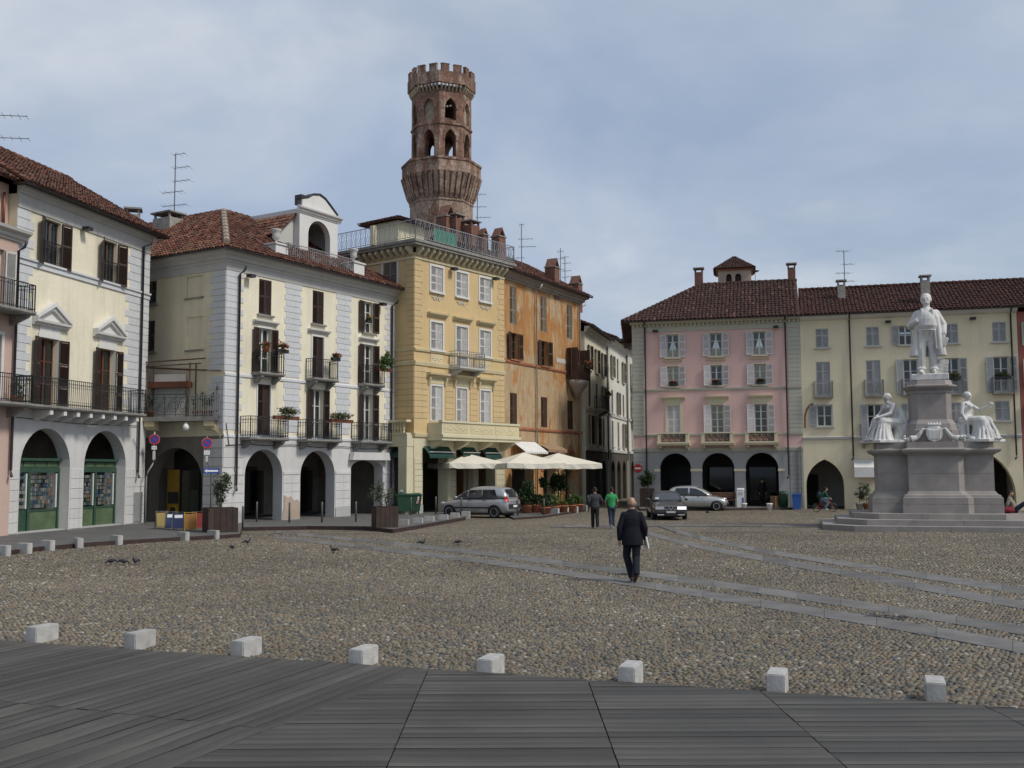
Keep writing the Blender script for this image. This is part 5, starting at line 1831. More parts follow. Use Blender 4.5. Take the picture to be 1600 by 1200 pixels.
# ================================================================= D: pink house
D = house('pink_arcade_house', 'pink house with white shutters, three stone balconies and three grey arcade arches', (7.82, 66.98), -13.9)
LD, ED = 10.55, 11.8
g = MB(FRONT)
wall(g, 0, LD, 0, 3.62, [(1.67, 3.66, 0, 3.50, 2.50, 'round', 0.6), (4.33, 6.36, 0, 3.50, 2.49, 'round', 0.6), (7.03, 9.05, 0, 3.50, 2.49, 'round', 0.6)])
g.build('ground_floor_wall', 'bluegrey', D)
ops = []
dw = dict(sh='lilacshut', win='winwhite', rec=0.18, sillmat='palestone', da=4, db=4)
for i, c in enumerate((2.62, 5.36, 8.06)):
    winset(D, FRONT, ops, c - 0.39, c + 0.39, 9.66, 11.15, 'open', rows=3, curtain=2, surround=0.09, sw=0.42, mids=(0.3, 0.64), **dw)
    winset(D, FRONT, ops, c - 0.37, c + 0.37, 7.78, 9.08, 'open', rows=3, curtain=1 if i == 1 else 0, surround=0.09, sw=0.42, mids=(0.3, 0.64), **dw)
    winset(D, FRONT, ops, c - 0.40, c + 0.40, 4.72, 6.55, 'closed' if i == 0 else 'open', rows=4, curtain=0, surround=0.14, sw=0.44, sill=False, mids=(0.26, 0.5, 0.76), **dw)
    lintel(D, FRONT, c - 0.75, c + 0.75, 6.92, 'palestone', 0.18, 0.24)
    MB(FRONT).box(c - 0.58, c + 0.58, 0.003, 0.03, 6.70, 6.915).build('lintel_frieze', 'palestone', D)
    lintel(D, FRONT, c - 0.6, c + 0.6, 9.38, 'palestone', 0.1, 0.12)
    # stone balcony with iron scroll panel
    bal = MB(FRONT).sweep([(0.003, 3.98), (0.75, 3.98), (0.78, 4.06), (0.82, 4.10), (0.82, 4.2), (0.003, 4.2)], c - 1.02, c + 1.02).build('balcony', 'palestone', D)
    mb = MB(FRONT)
    mb.box(c - 0.98, c - 0.78, 0.58, 0.76, 4.202, 4.72).box(c + 0.78, c + 0.98, 0.58, 0.76, 4.202, 4.72).box(c - 1.0, c + 1.0, 0.55, 0.79, 4.722, 4.80)
    mb.box(c - 0.96, c - 0.84, 0.004, 0.578, 4.202, 4.718).box(c + 0.84, c + 0.96, 0.004, 0.578, 4.202, 4.718)
    mb.build('balcony_parapet', 'palestone', bal)
    mb = MB(FRONT)
    for q in range(4):
        for rr_ in (0.17, 0.09):
            ctr = c - 0.57 + q * 0.38
            mb.tube([(ctr + rr_ * math.cos(t * math.pi / 5), 0.68, 4.46 + rr_ * math.sin(t * math.pi / 5) * 1.2) for t in range(11)], 0.024, 5, False)
        mb.tube([(ctr - 0.19, 0.68, 4.22), (ctr, 0.68, 4.46), (ctr + 0.19, 0.68, 4.7)], 0.022, 5, False)
    mb.tube([(c - 0.77, 0.68, 4.23), (c + 0.77, 0.68, 4.23)], 0.018, 4).tube([(c - 0.77, 0.68, 4.69), (c + 0.77, 0.68, 4.69)], 0.018, 4)
    mb.build('iron_scrollwork', 'iron', bal)
    for s_ in (-1, 1):
        MB(FRONT).sweep([(0.003, 3.66), (0.2, 3.7), (0.6, 3.85), (0.6, 3.975), (0.003, 3.975)], c + s_ * 0.82 - 0.08, c + s_ * 0.82 + 0.08).build('bracket', 'palestone', bal)
wall(u := MB(FRONT), 0, LD, 3.62, ED, ops, 0.3)
u.build('wall', 'pink', D)
FDL = Fr((0.95, 14.0), math.atan2(-14.0, -0.95))
MB().quad((0, 0, 0), (-1.7, 14.0, 0), (-1.7, 14.0, ED), (0, 0, ED)).build('wall', 'sidebeige', D)
MB().quad((LD, 0, 0), (LD, 14, 0), (LD, 14, ED), (LD, 0, ED)).quad((-1.7, 14, 0), (LD, 14, 0), (LD, 14, ED), (-1.7, 14, ED)).build('wall', 'butter', D)
for u0, sd_ in ((0.0, 1), (LD, -1)):
    quoins(D, FRONT, u0, 4.75, 7.45, 0.78, 0.78, sd_, 0.27, 'greengrey')
    quoins(D, FRONT, u0, 7.68, 11.3, 0.78, 0.78, sd_, 0.278, 'greengrey')
    quoins(D, FRONT, u0, 0.14, 3.5, 0.80, 0.80, sd_, 0.28, 'bluegreyq')
for z, t in ((7.48, 0.16), (4.58, 0.14), (3.60, 0.24)):
    MB(FRONT).sweep([(0.003, z), (0.05, z), (0.08, z + t * 0.7), (0.08, z + t), (0.003, z + t)], 0, LD).build('string_course', 'greengrey', D)
for u0, u1 in ((1.35, 1.67), (3.66, 4.33), (6.36, 7.03), (9.05, 9.4)):
    MB(FRONT).box(u0 - 0.03, u1 + 0.03, -0.3, 0.05, 2.34, 2.50).build('impost', 'butter', D)
MB(FRONT).box(0, LD, 0.003, 0.05, 11.34, ED + 0.02).build('frieze', 'greengrey', D)
for k_ in range(40):
    c = 0.1 + k_ * (LD - 0.2) / 39
    me = cached('dentil', lambda: MB(FRONT).box(-0.055, 0.055, 0.0, 0.16, 0, 0.14).mesh('dentil', 'palestone'))
    link('dentil', me, D, (c, -0.052, 11.68))
MB(FRONT).sweep([(0.003, ED + 0.03), (0.26, ED + 0.03), (0.34, ED + 0.12), (0.42, ED + 0.2), (0.003, ED + 0.2)], -0.1, LD + 0.1).build('cornice', 'greengrey', D)
dz = ED + 0.24
MB().box(-0.5, LD + 0.05, -0.55, 0.2, dz - 0.03, dz - 0.005).build('soffit', 'soffit', D)
R0, R1 = (4.2, 4.9, dz + 3.15), (LD + 0.02, 4.9, dz + 3.15)
d0, d1 = (-0.55, -0.6, dz), (LD + 0.02, -0.6, dz)
roof(D, [([d0, d1, R1, R0], (d0, d1)), ([(-2.4, 14.5, dz), d0, R0], ((-2.4, 14.5, dz), d0)), ([(LD + 0.02, 10.4, dz), (-2.3, 10.4, dz), R0, R1], ((LD + 0.02, 10.4, dz), (-2.3, 10.4, dz)))], 'tilebrown', 0.24, 0.4)
ridge(D, R0, R1, 'tilebrown')
ridge(D, d0, R0, 'tilebrown')
MB().add([(LD, 0, ED), (LD, 9.9, ED), (LD, 4.9, dz + 3.1)], [(0, 1, 2)]).build('gable_wall', 'cornice', D)
gutter(D, FRONT, -0.55, LD, 0.62, dz - 0.03)
downpipe(D, FRONT, 0.86, 1.9, ED - 0.1, 'pipe', 0.05, top=(0, 0.35))
downpipe(D, FRONT, 9.66, 1.9, ED - 0.1, 'pipe', 0.05, top=(0, 0.35))
for uu in (1.55, 9.1):
    lamp_under_eave(D, FRONT, uu, 11.3)
arcade_room(D, LD, 4.5, 3.55, 'interiordark', doors=((1.8, 3.6, 2.7, 'black'), (4.5, 6.2, 2.7, 'black'), (7.2, 9.0, 2.7, 'black')))
for x0 in (4.4, 7.2):
    MB().box(x0, x0 + 1.7, 4.30, 4.34, 0.4, 2.6).build('shop_glass', 'darkglass', D)
mb = MB(FRONT)
mb.tube([(LD - 0.35, 0.08, 0.2), (LD - 0.35, 0.08, 3.7), (LD - 0.2, 0.08, 3.8)], 0.035, 6).tube([(LD - 0.15, 0.08, 0.2), (LD - 0.15, 0.08, 3.9)], 0.03, 6)
mb.build('conduit', 'post', D)

# ================================================================= E: butter yellow house
E_ = house('butter_house', 'long butter yellow house with blue-grey shutters and small balconies behind the monument', (18.07, 64.445), -15.2)
LE, EE = 12.45, 11.75
g = MB(FRONT)
ops = [(0.13, 2.37, 0, 3.05, 1.45, 'pointed', 0.7), (7.4, 12.0, 0, 3.7, 0.9, 'pointed', 0.7), (4.6, 6.4, 0, 3.0, 2.2, 'round', 0.6)]
ew = dict(sh='bluegreyshut', win='winwhite', rec=0.18, sillmat='cornice', da=5, db=5)
for c, m in ((1.31, 'closed'), (4.3, 'closed'), (6.2, 'left'), (8.8, 'closed'), (11.46, 'closed')):
    winset(E_, FRONT, ops, c - 0.38, c + 0.38, 10.0, 11.18, m, rows=2, mids=(0.62,), **ew)
for c, m in ((1.31, 'closed'), (4.27, 'closed'), (6.43, 'left'), (8.75, 'open'), (11.5, 'open')):
    winset(E_, FRONT, ops, c - 0.42, c + 0.42, 6.98, 9.1, m, rows=3, sill=False, mids=(0.35, 0.7), sw=0.42, **ew)
    bl = MB(FRONT).box(c - 0.56, c + 0.56, 0.003, 0.36, 6.84, 6.95).build('balcony', 'slab', E_)
    rail_mb([(c - 0.54, -0.02), (c - 0.54, -0.33), (c + 0.54, -0.33), (c + 0.54, -0.02)], 0.92, 0.075, 0.012, mid=False).build('railing', 'irongrey', bl, loc=(0, 0, 6.955))
winset(E_, FRONT, ops, 0.88, 1.78, 5.1, 6.4, 'left', rows=2, curtain=2, sw=0.43, mids=(0.6,), surround=0.07, **ew)
winset(E_, FRONT, ops, 3.86, 4.68, 4.22, 6.4, 'open', rows=3, sw=0.38, sill=False, mids=(0.35, 0.7), **ew)
winset(E_, FRONT, ops, 6.2, 7.0, 5.1, 6.4, 'open', rows=2, sw=0.38, mids=(0.6,), **ew)
winset(E_, FRONT, ops, 8.5, 9.3, 5.1, 6.4, 'closed', rows=2, mids=(0.6,), **ew)
winset(E_, FRONT, ops, 11.05, 11.86, 5.28, 6.44, 'closed', rows=2, mids=(0.6,), **ew)
balcony(E_, FRONT, 3.35, 5.15, 4.2, 0.75, 0.95, iron='irongrey', sp=0.1)
wall(g, 0, LE, 0, EE, ops, 0.3)
g.build('wall', 'butter', E_)
sidewalls(E_, LE, 9, 0, EE, 'butter')
MB(FRONT).sweep([(0.003, 4.28), (0.07, 4.28), (0.1, 4.42), (0.003, 4.46)], 0, LE).build('string_course', 'cornice', E_)
mb = MB(FRONT)
p0 = arcpts(0.02, 1.2, 5.5, 6.55, 'round', 16)
p1 = arcpts(0.12, 1.1, 5.5, 6.4, 'round', 16)
p0 = [(x + 0.08, z) for x, z in p0]
p1 = [(x + 0.08, z) for x, z in p1]
for i in range(8):
    mb.vprism([p1[i], p1[i + 1], p0[i + 1], p0[i]], 0.004, 0.02)
mb.box(0.10, 0.20, 0.004, 0.02, 5.0, 5.5).build('old_brick_arch', 'brickband', E_)
MB(FRONT).sweep([(0.003, EE - 0.05), (0.2, EE), (0.42, EE + 0.1), (0.46, EE + 0.26), (0.003, EE + 0.26)], 0, LE).build('cornice', 'trimwhite', E_)
ez_ = EE + 0.28
LX = LE + 8
roof(E_, [([(0, -0.6, ez_), (LX, -0.6, ez_), (LX, 4.7, ez_ + 2.4), (0, 4.7, ez_ + 2.4)], ((0, -0.6, ez_), (LX, -0.6, ez_))),
          ([(0, 9.6, ez_), (LX, 9.6, ez_), (LX, 4.7, ez_ + 2.4), (0, 4.7, ez_ + 2.4)], ((LX, 9.6, ez_), (0, 9.6, ez_)))], 'tilered', 0.24, 0.4)
ridge(E_, (0, 4.7, ez_ + 2.45), (LX, 4.7, ez_ + 2.45), 'tilered')
MB().box(0, LX, -0.6, -0.02, ez_ - 0.07, ez_ - 0.075 + 0.0).build('soffit', 'soffit', E_)
gutter(E_, FRONT, 0, LX, 0.62, ez_ - 0.03)
downpipe(E_, FRONT, 2.95, 3.0, EE - 0.1, 'pipe', 0.05, top=(0, 0.35))
downpipe(E_, FRONT, LE - 0.35, 3.0, EE - 0.1, 'pipe', 0.05, top=(0, 0.35))
for uu in (5.2, 10.0):
    lamp_under_eave(E_, FRONT, uu, 11.35)
# open courtyard passage behind the first arch, dark arcade behind the second
mb = MB()
mb.quad((-0.02, 0.71, 0), (-0.02, 5, 0), (-0.02, 5, 3.6), (-0.02, 0.71, 3.6)).quad((2.6, 0.71, 0), (2.6, 5, 0), (2.6, 5, 3.6), (2.6, 0.71, 3.6)).quad((-0.02, 0.3, 3.6), (2.6, 0.3, 3.6), (2.6, 5, 3.6), (-0.02, 5, 3.6))
mb.build('passage', 'interior', E_)
MB().box(-0.05, 2.7, 5.0, 5.1, 0, 3.6).build('passage_wall', 'cornice', E_)
MB().box(0.25, 0.95, 4.9, 4.98, 0.1, 2.1).build('passage_door', 'interiordark', E_)
mb = MB()
mb.quad((3.4, 5, 0), (LE - 0.1, 5, 0), (LE - 0.1, 5, 3.8), (3.4, 5, 3.8)).quad((3.4, 0.3, 3.8), (LE - 0.1, 0.3, 3.8), (LE - 0.1, 5, 3.8), (3.4, 5, 3.8)).quad((3.4, 0.7, 0), (3.4, 5, 0), (3.4, 5, 3.8), (3.4, 0.7, 3.8))
mb.build('arcade', 'interiordark', E_)
aw = MB(FRONT)
aw.add([(2.95, 0.06, 3.0), (5.2, 0.06, 3.0), (5.2, 0.75, 2.55), (2.95, 0.75, 2.55), (2.95, 0.75, 1.95), (5.2, 0.75, 1.95)], [(0, 1, 2, 3), (3, 2, 5, 4)])
aw.build('white_awning', 'whitecloth', E_)

# ================================================================= F: red house at the right edge
ca, sa = math.cos(R(-15.2)), math.sin(R(-15.2))
Fh = house('red_house', 'dark red house sliver at the right edge beside the butter yellow house', (18.07 + ca * (LE + 0.02), 64.445 + sa * (LE + 0.02)), -15.2)
ops = []
for z0, z1 in ((5.0, 6.4), (7.3, 8.9), (9.7, 11.1)):
    for c in (1.0, 3.6):
        winset(Fh, FRONT, ops, c - 0.4, c + 0.4, z0, z1, 'open', 'mintshut', 'winwhite', 3, 0, rec=0.18)
wall(g := MB(FRONT), 0, 8, 0, EE, ops, 0.3)
g.build('wall', 'redplaster', Fh)
sidewalls(Fh, 8, 9, 0, EE, 'redplaster')

# ================================================================= brick tower
k = NT('old_tower_brick')
br = k.n("ShaderNodeTexBrick")
br.inputs["Scale"].default_value = 1.0
br.inputs["Brick Width"].default_value = 0.27
br.inputs["Row Height"].default_value = 0.085
br.inputs["Mortar Size"].default_value = 0.012
br.inputs["Color1"].default_value = (0.225, 0.10, 0.066, 1)
br.inputs["Color2"].default_value = (0.145, 0.070, 0.050, 1)
br.inputs["Mortar"].default_value = (0.26, 0.20, 0.155, 1)
sp_ = k.n("ShaderNodeSeparateXYZ")
k.link(k.obj, sp_.inputs[0])
cb_ = k.n("ShaderNodeCombineXYZ")
k.link(k.math('ADD', sp_.outputs[0], k.math('MULTIPLY', sp_.outputs[1], 0.8)), cb_.inputs[0])
k.link(sp_.outputs[2], cb_.inputs[1])
k.link(cb_.outputs[0], br.inputs["Vector"])
wr = k.noise(1.0, 6, 0.65, k.map((1.5, 1.5, 0.3)))
low = k.ramp(k.math('MULTIPLY', sp_.outputs[2], 0.0256), [(0.66, 0.16), (0.74, 0.09), (0.76, 0.03), (1.0, 0.02)])
pk = k.ramp(k.math('ADD', wr, low), [(0.545, 0), (0.615, 0.9)])
c_ = k.mix(br.outputs["Color"], k.ramp(k.noise(3, 5), [(0.3, (0.28, 0.20, 0.15)), (0.7, (0.42, 0.33, 0.26))]), pk)
c_ = k.mix(c_, k.ramp(k.noise(0.7, 5), [(0.3, 0.66), (0.7, 1.2)]), 1, 'MULTIPLY')
c_ = k.mix(c_, k.ramp(k.noise(4.5, 6, 0.75), [(0.32, 0.5), (0.5, 1.0), (0.68, 1.5)]), 1, 'MULTIPLY')
k.col(c_)
k.bump(k.noise(9, 5), 0.5, 0.04)
M['towerbrick'] = k.set(0.95, 0, 0.2)
M['towerstone'] = plain('tower_pale_stone', (0.33, 0.27, 0.20), 0.95, 0, 0.3, 3, 0.3)
TW = thing('brick_tower', 'tall octagonal brick tower with two tiers of arches and battlements behind the ochre house', 'tower', (-6.05, 88.0, 0), 0)
TW.scale.z = 0.966
TW.location.z = 0.08
OA = -math.pi / 2     # a vertex towards the camera


def octring(r, z, n=8):
    return [(r * math.cos(OA + 2 * math.pi * k_ / n), r * math.sin(OA + 2 * math.pi * k_ / n), z) for k_ in range(n)]


def octshell(mb, prof):
    vs = []
    for r_, z in prof:
        vs += octring(r_, z)
    fs = [(i * 8 + k_, i * 8 + (k_ + 1) % 8, (i + 1) * 8 + (k_ + 1) % 8, (i + 1) * 8 + k_) for i in range(len(prof) - 1) for k_ in range(8)]
    mb.add(vs, fs)
    return mb


mb = octshell(MB(), [(2.72, 0), (2.72, 25.9), (2.80, 26.0), (2.80, 26.1), (2.75, 26.15), (3.35, 28.35), (3.42, 28.4), (3.42, 29.4), (3.50, 29.45), (3.50, 29.65), (2.4, 29.7)])
mb.build('shaft', 'towerbrick', TW)
for k_ in range(8):
    a0, a1 = octring(1, 0)[k_], octring(1, 0)[(k_ + 1) % 8]
    for q in range(5):
        t = 0.1 + q * 0.2
        pa = [Vector((tilt(a0[0], a1[0], t), tilt(a0[1], a1[1], t), 0))][0]
        nrm = Vector(((a0[0] + a1[0]) / 2, (a0[1] + a1[1]) / 2, 0)).normalized()
        tg = Vector((-nrm.y, nrm.x, 0))
        vs = []
        for r_, z, ww in ((2.74, 26.2, 0.10), (2.95, 26.6, 0.16), (3.48, 28.4, 0.17)):
            for s_ in (-1, 1):
                p = pa * (r_ + 0.10) + tg * (s_ * ww)
                vs.append((p.x, p.y, z))
            for s_ in (1, -1):
                p = pa * (r_ - 0.5) + tg * (s_ * ww)
                vs.append((p.x, p.y, z))
        MB().add(vs, [(0, 1, 5, 4), (1, 2, 6, 5), (3, 0, 4, 7), (4, 5, 9, 8), (5, 6, 10, 9), (7, 4, 8, 11), (8, 9, 10, 11), (0, 3, 2, 1)]).build('corbel', 'towerbrick', TW)
# arcaded storeys: each face a wall with openings
RU = 2.60
side = 2 * RU * math.sin(math.pi / 8)
ap = RU * math.cos(math.pi / 8)
for k_ in range(8):
    p0, p1 = octring(RU, 0)[k_], octring(RU, 0)[(k_ + 1) % 8]
    th = math.atan2(p1[1] - p0[1], p1[0] - p0[0])
    fr = Fr((p0[0], p0[1]), th)
    w1 = 0.50
    c = side / 2
    ops = [(c - w1, c + w1, 29.75, 32.35, 31.4, 'pointed', 0.45), (c - w1, c + w1, 33.2, 35.15, 34.2, 'pointed', 0.25)]
    wall(g := MB(fr), 0, side, 29.6, 36.0, ops, 0.45)
    fo = g.build('tower_face', 'towerbrick', TW)
    wall(g := MB(fr), 0.18, side - 0.18, 29.6, 35.9, [ops[0]] + ([(c - w1, c + w1, 33.5, 35.15, 34.2, 'pointed', 0.2)] if k_ in (0, 2, 4, 6) else []), 0.02, -0.46)
    g.build('inner_face', 'towerbrick', TW)
    if k_ not in (0, 2, 4, 6):
        MB(fr).box(c - w1 - 0.02, c + w1 + 0.02, -0.32, -0.24, 33.1, 35.2).build('blind_arch', 'towerstone', TW)
    for zs, zt in ((31.4, 32.35), (34.2, 35.15)):
        pa, pb = arcpts(c - w1 - 0.02, c + w1 + 0.02, zs, zt + 0.02, 'pointed', 12), arcpts(c - w1 - 0.17, c + w1 + 0.17, zs, zt + 0.2, 'pointed', 12)
        g = MB(fr)
        for i in range(12):
            g.vprism([pa[i], pa[i + 1], pb[i + 1], pb[i]], 0.003, 0.07)
        g.build('arch_moulding', 'towerbrick', TW)
    MB(fr).box(-0.03, side + 0.03, 0.004, 0.09, 32.78, 32.95).build('string_course', 'towerbrick', TW)
    for q in range(6):
        t = (q + 0.5) / 6 * side
        MB(fr).sweep([(0.003, 35.75), (0.12, 35.85), (0.30, 36.15), (0.30, 36.38), (0.003, 36.38)], t - 0.07, t + 0.07).build('corbel', 'towerstone', TW)
for r_, z in ((2.4, 29.72), (2.5, 32.9), (2.5, 36.3)):
    MB().prism([p[:2] for p in octring(r_, 0)], z - 0.1, z).build('tower_floor', 'towerbrick', TW)
octshell(MB(), [(2.95, 36.38), (2.98, 36.4), (2.98, 37.45), (2.75, 37.45), (2.75, 36.38)]).build('parapet', 'towerbrick', TW)
nm_ = 16
for k_ in range(8):
    p0, p1 = octring(2.98, 0)[k_], octring(2.98, 0)[(k_ + 1) % 8]
    th = math.atan2(p1[1] - p0[1], p1[0] - p0[0])
    fr = Fr((p0[0], p0[1]), th)
    sd_ = math.hypot(p1[0] - p0[0], p1[1] - p0[1])
    for t in (0.17, 0.66):
        MB(fr).box(t * sd_ - 0.34 + 0.17, t * sd_ + 0.34 + 0.17, -0.24, 0.0, 37.452, 38.05).box(t * sd_ - 0.2, t * sd_ + 0.54, -0.27, 0.03, 38.052, 38.12).build('merlon', 'towerbrick', TW)
MB().tube([(0, 0, 36.3), (0, 0, 39.2)], 0.02, 5).build('lightning_rod', 'iron', TW)

# small bell tower behind the pink house
bt = thing('bell_turret', 'small square brick bell turret with tiled cap behind the pink house roof', 'tower', (20.7, 95, 0), R(-12))
bt.scale = (0.85, 0.85, 0.965)
g = MB()
for k_ in range(4):
    fr = Fr(((-1.75, -1.75), (1.75, -1.75), (1.75, 1.75), (-1.75, 1.75))[k_], k_ * math.pi / 2)
    wall(m_ := MB(fr), 0, 3.5, 0, 21.5, [(0.85, 1.45, 19.9, 21.05, 20.7, 'round', 0.4), (1.8, 2.45, 19.9, 21.05, 20.7, 'round', 0.4)], 0.4)
    m_.build('wall', 'towerbrickpale', bt)
MB().box(-1.3, 1.3, -1.3, 1.3, 19.0, 21.4).build('bell_chamber', 'interiordark', bt)
e = [(-2.15, -2.15, 21.55), (2.15, -2.15, 21.55), (2.15, 2.15, 21.55), (-2.15, 2.15, 21.55)]
roof(bt, [([e[i], e[(i + 1) % 4], (0, 0, 23.0)], (e[i], e[(i + 1) % 4])) for i in range(4)], 'tilebrown')
MB().box(-2.0, 2.0, -2.0, 2.0, 21.38, 21.48).build('soffit', 'brickband', bt)
# large plain block behind the street so the gap closes
# ------------------------------------------------------------------ monument
M['pinkgranite'] = plain('weathered_pinkish_granite', (0.268, 0.245, 0.226), 0.8, 0, 0.16, 1.6, 0.2, rand=0.06)
M['pinkgranite2'] = plain('pink_granite_pedestal', (0.275, 0.245, 0.232), 0.75, 0, 0.12, 2.0, 0.15)
k = NT('weathered_white_marble')
st = k.ramp(k.noise(2.2, 7, 0.7, k.map((2.2, 2.2, 0.55)), 0.6), [(0.46, 0.0), (0.66, 0.75)])
cm = k.mix((0.69, 0.68, 0.65), k.ramp(k.noise(1.3, 5), [(0.3, 0.8), (0.7, 1.05)]), 1, 'MULTIPLY')
k.col(k.mix(cm, (0.27, 0.27, 0.255), st))
k.bump(k.noise(26, 4), 0.25, 0.01)
M['marble'] = k.set(0.65, 0, 0.3)
MON = (17.6, 43.6)
MR = R(-15)
mon = thing('monument', 'granite monument plinth with three steps carrying white marble figures', 'monument', (MON[0], MON[1], 0), MR)


def stepring(a, b, ch, z0, z1, ins):
    def poly(q):
        return [Vector(p) for p in [(-a + q, -b + ch), (-a + ch + q * 0.4, -b + q), (a - ch - q * 0.4, -b + q), (a - q, -b + ch), (a - q, b - ch), (a - ch - q * 0.4, b - q), (-a + ch + q * 0.4, b - q), (-a + q, b - ch)]]
    o_, i_ = poly(0), poly(ins)
    for k_ in range(8):
        p, q, r_, s_ = o_[k_], o_[(k_ + 1) % 8], i_[(k_ + 1) % 8], i_[k_]
        L = (q - p).length
        n = max(1, int(round(L / 1.7)))
        cuts = [0] + sorted(min(0.97, max(0.03, (j + rnd.uniform(-0.25, 0.25)) / n)) for j in range(1, n)) + [1]
        for t0, t1 in zip(cuts[:-1], cuts[1:]):
            g0, g1 = t0 + 0.004 / L, t1 - 0.004 / L
            MB().prism([tuple(p.lerp(q, g0)), tuple(p.lerp(q, g1)), tuple(s_.lerp(r_, g1)), tuple(s_.lerp(r_, g0))], z0, z1 + rnd.uniform(-0.003, 0.003)).build('step_stone', 'pinkgranite', mon)


for i in range(3):
    stepring(4.5 - 0.6 * i, 3.55 - 0.6 * i, 1.15 - 0.1 * i, 0.0 if i == 0 else 0.22 * i - 0.03, 0.218 * (i + 1), 1.1)


def plan(e, c=1.08, d=1.42, a=2.22, b=1.04, ch=0.24):
    a, b, c, d = a + e, b + e, c + e, d + e
    return [(-a, -b), (-c, -b), (-c, -d + 0.02), (-c + 0.02, -d), (c - ch, -d), (c, -d + ch), (c, -b), (a, -b), (a, b), (c, b), (c, d), (-c, d), (-c, b), (-a, b)]


def stack(levels, name, mat):
    """levels: (z, e) -> one moulded solid from plan() outlines"""
    mb = MB()
    n = len(plan(0))
    vs = []
    for z, e in levels:
        vs += [(x, y, z) for x, y in plan(e)]
    fs = [(i * n + k_, i * n + (k_ + 1) % n, (i + 1) * n + (k_ + 1) % n, (i + 1) * n + k_) for i in range(len(levels) - 1) for k_ in range(n)]
    fs.append(tuple(range((len(levels) - 1) * n, len(levels) * n)))
    mb.add(vs, fs).build(name, mat, mon)


stack([(0.6, 0.28), (1.012, 0.28), (1.013, 0.262), (1.027, 0.262), (1.028, 0.272), (1.28, 0.27), (1.30, 0.22), (1.38, 0.20), (1.42, 0.10), (1.52, 0.04), (1.54, 0.0)], 'plinth_base', 'pinkgranite')
stack([(1.535, 0.0), (2.24, 0.0), (2.241, -0.012), (2.252, -0.012), (2.253, 0.0), (3.02, 0.0)], 'plinth_die', 'pinkgranite')
stack([(3.015, 0.05), (3.06, 0.08), (3.12, 0.22), (3.20, 0.26), (3.24, 0.26), (3.27, 0.1), (3.30, 0.02), (3.55, 0.02)], 'plinth_cornice', 'pinkgranite')


def octo(levels, name, mat, ch=0.3):
    mb = MB()
    vs = []
    for z, h in levels:
        c = h * ch
        vs += [(-h, -h + c, z), (-h + c, -h, z), (h - c, -h, z), (h, -h + c, z), (h, h - c, z), (h - c, h, z), (-h + c, h, z), (-h, h - c, z)]
    fs = [(i * 8 + k_, i * 8 + (k_ + 1) % 8, (i + 1) * 8 + (k_ + 1) % 8, (i + 1) * 8 + k_) for i in range(len(levels) - 1) for k_ in range(8)]
    fs.append(tuple(range((len(levels) - 1) * 8, len(levels) * 8)))
    return mb.add(vs, fs).build(name, mat, mon)


octo([(3.551, 1.0), (4.05, 1.0), (4.08, 0.96), (4.30, 0.92), (4.42, 0.84), (4.48, 0.80)], 'pedestal_base', 'pinkgranite2')
octo([(4.47, 0.79), (5.55, 0.79)], 'pedestal_die', 'pinkgranite2')
octo([(5.54, 0.80), (5.60, 0.84), (5.66, 0.84), (5.70, 0.80), (5.78, 0.90), (5.84, 1.0), (5.90, 1.0), (5.94, 0.86), (6.12, 0.80)], 'pedestal_cap', 'pinkgranite2', 0.35)


def mloc(x, y, z):
    v_ = Matrix.Rotation(MR, 3, 'Z') @ Vector((x, y, 0))
    return (MON[0] + v_.x, MON[1] + v_.y, z)


# standing figure, modelled facing -y at human size and carved at 1.79x
S = 1.92


def carve(mb, name, vox, loc, rz, sc, label, cat, group=None, parent=None, gx=1.0):
    o = sculpt(name, mb, vox, 'marble', parent, 2, loc, rz)
    o.scale = (sc * gx, sc * gx, sc)
    if label:
        tag(o, label, cat, group)
    return o


mb = MB()
mb.box(-0.36, 0.40, -0.22, 0.24, -0.14, 0.0)
for x, y, tz in ((-0.14, -0.10, 0.0), (0.10, -0.02, 0.0)):
    mb.ell((x, y - 0.05, 0.04), (0.055, 0.14, 0.055), rz=-0.25 if x < 0 else 0.15)
    mb.cap((x, y + 0.02, 0.08), (x * 0.95, y + 0.02, 0.48), 0.085, 0.09)
    mb.cap((x * 0.95, y + 0.02, 0.48), (x * 0.8, 0.0, 0.9), 0.09, 0.125)
    mb.ell((x, y - 0.01, 0.11), (0.10, 0.11, 0.05))
mb.loft([(0, 0.0, 0.72, 0.15, 0.10), (0, 0.0, 0.82, 0.20, 0.14), (0, -0.02, 0.94, 0.225, 0.185), (0, -0.045, 1.06, 0.235, 0.21), (0, -0.03, 1.22, 0.235, 0.19), (0, -0.01, 1.34, 0.21, 0.165), (0, 0.0, 1.42, 0.15, 0.125), (0, 0.0, 1.48, 0.09, 0.085)], 18)
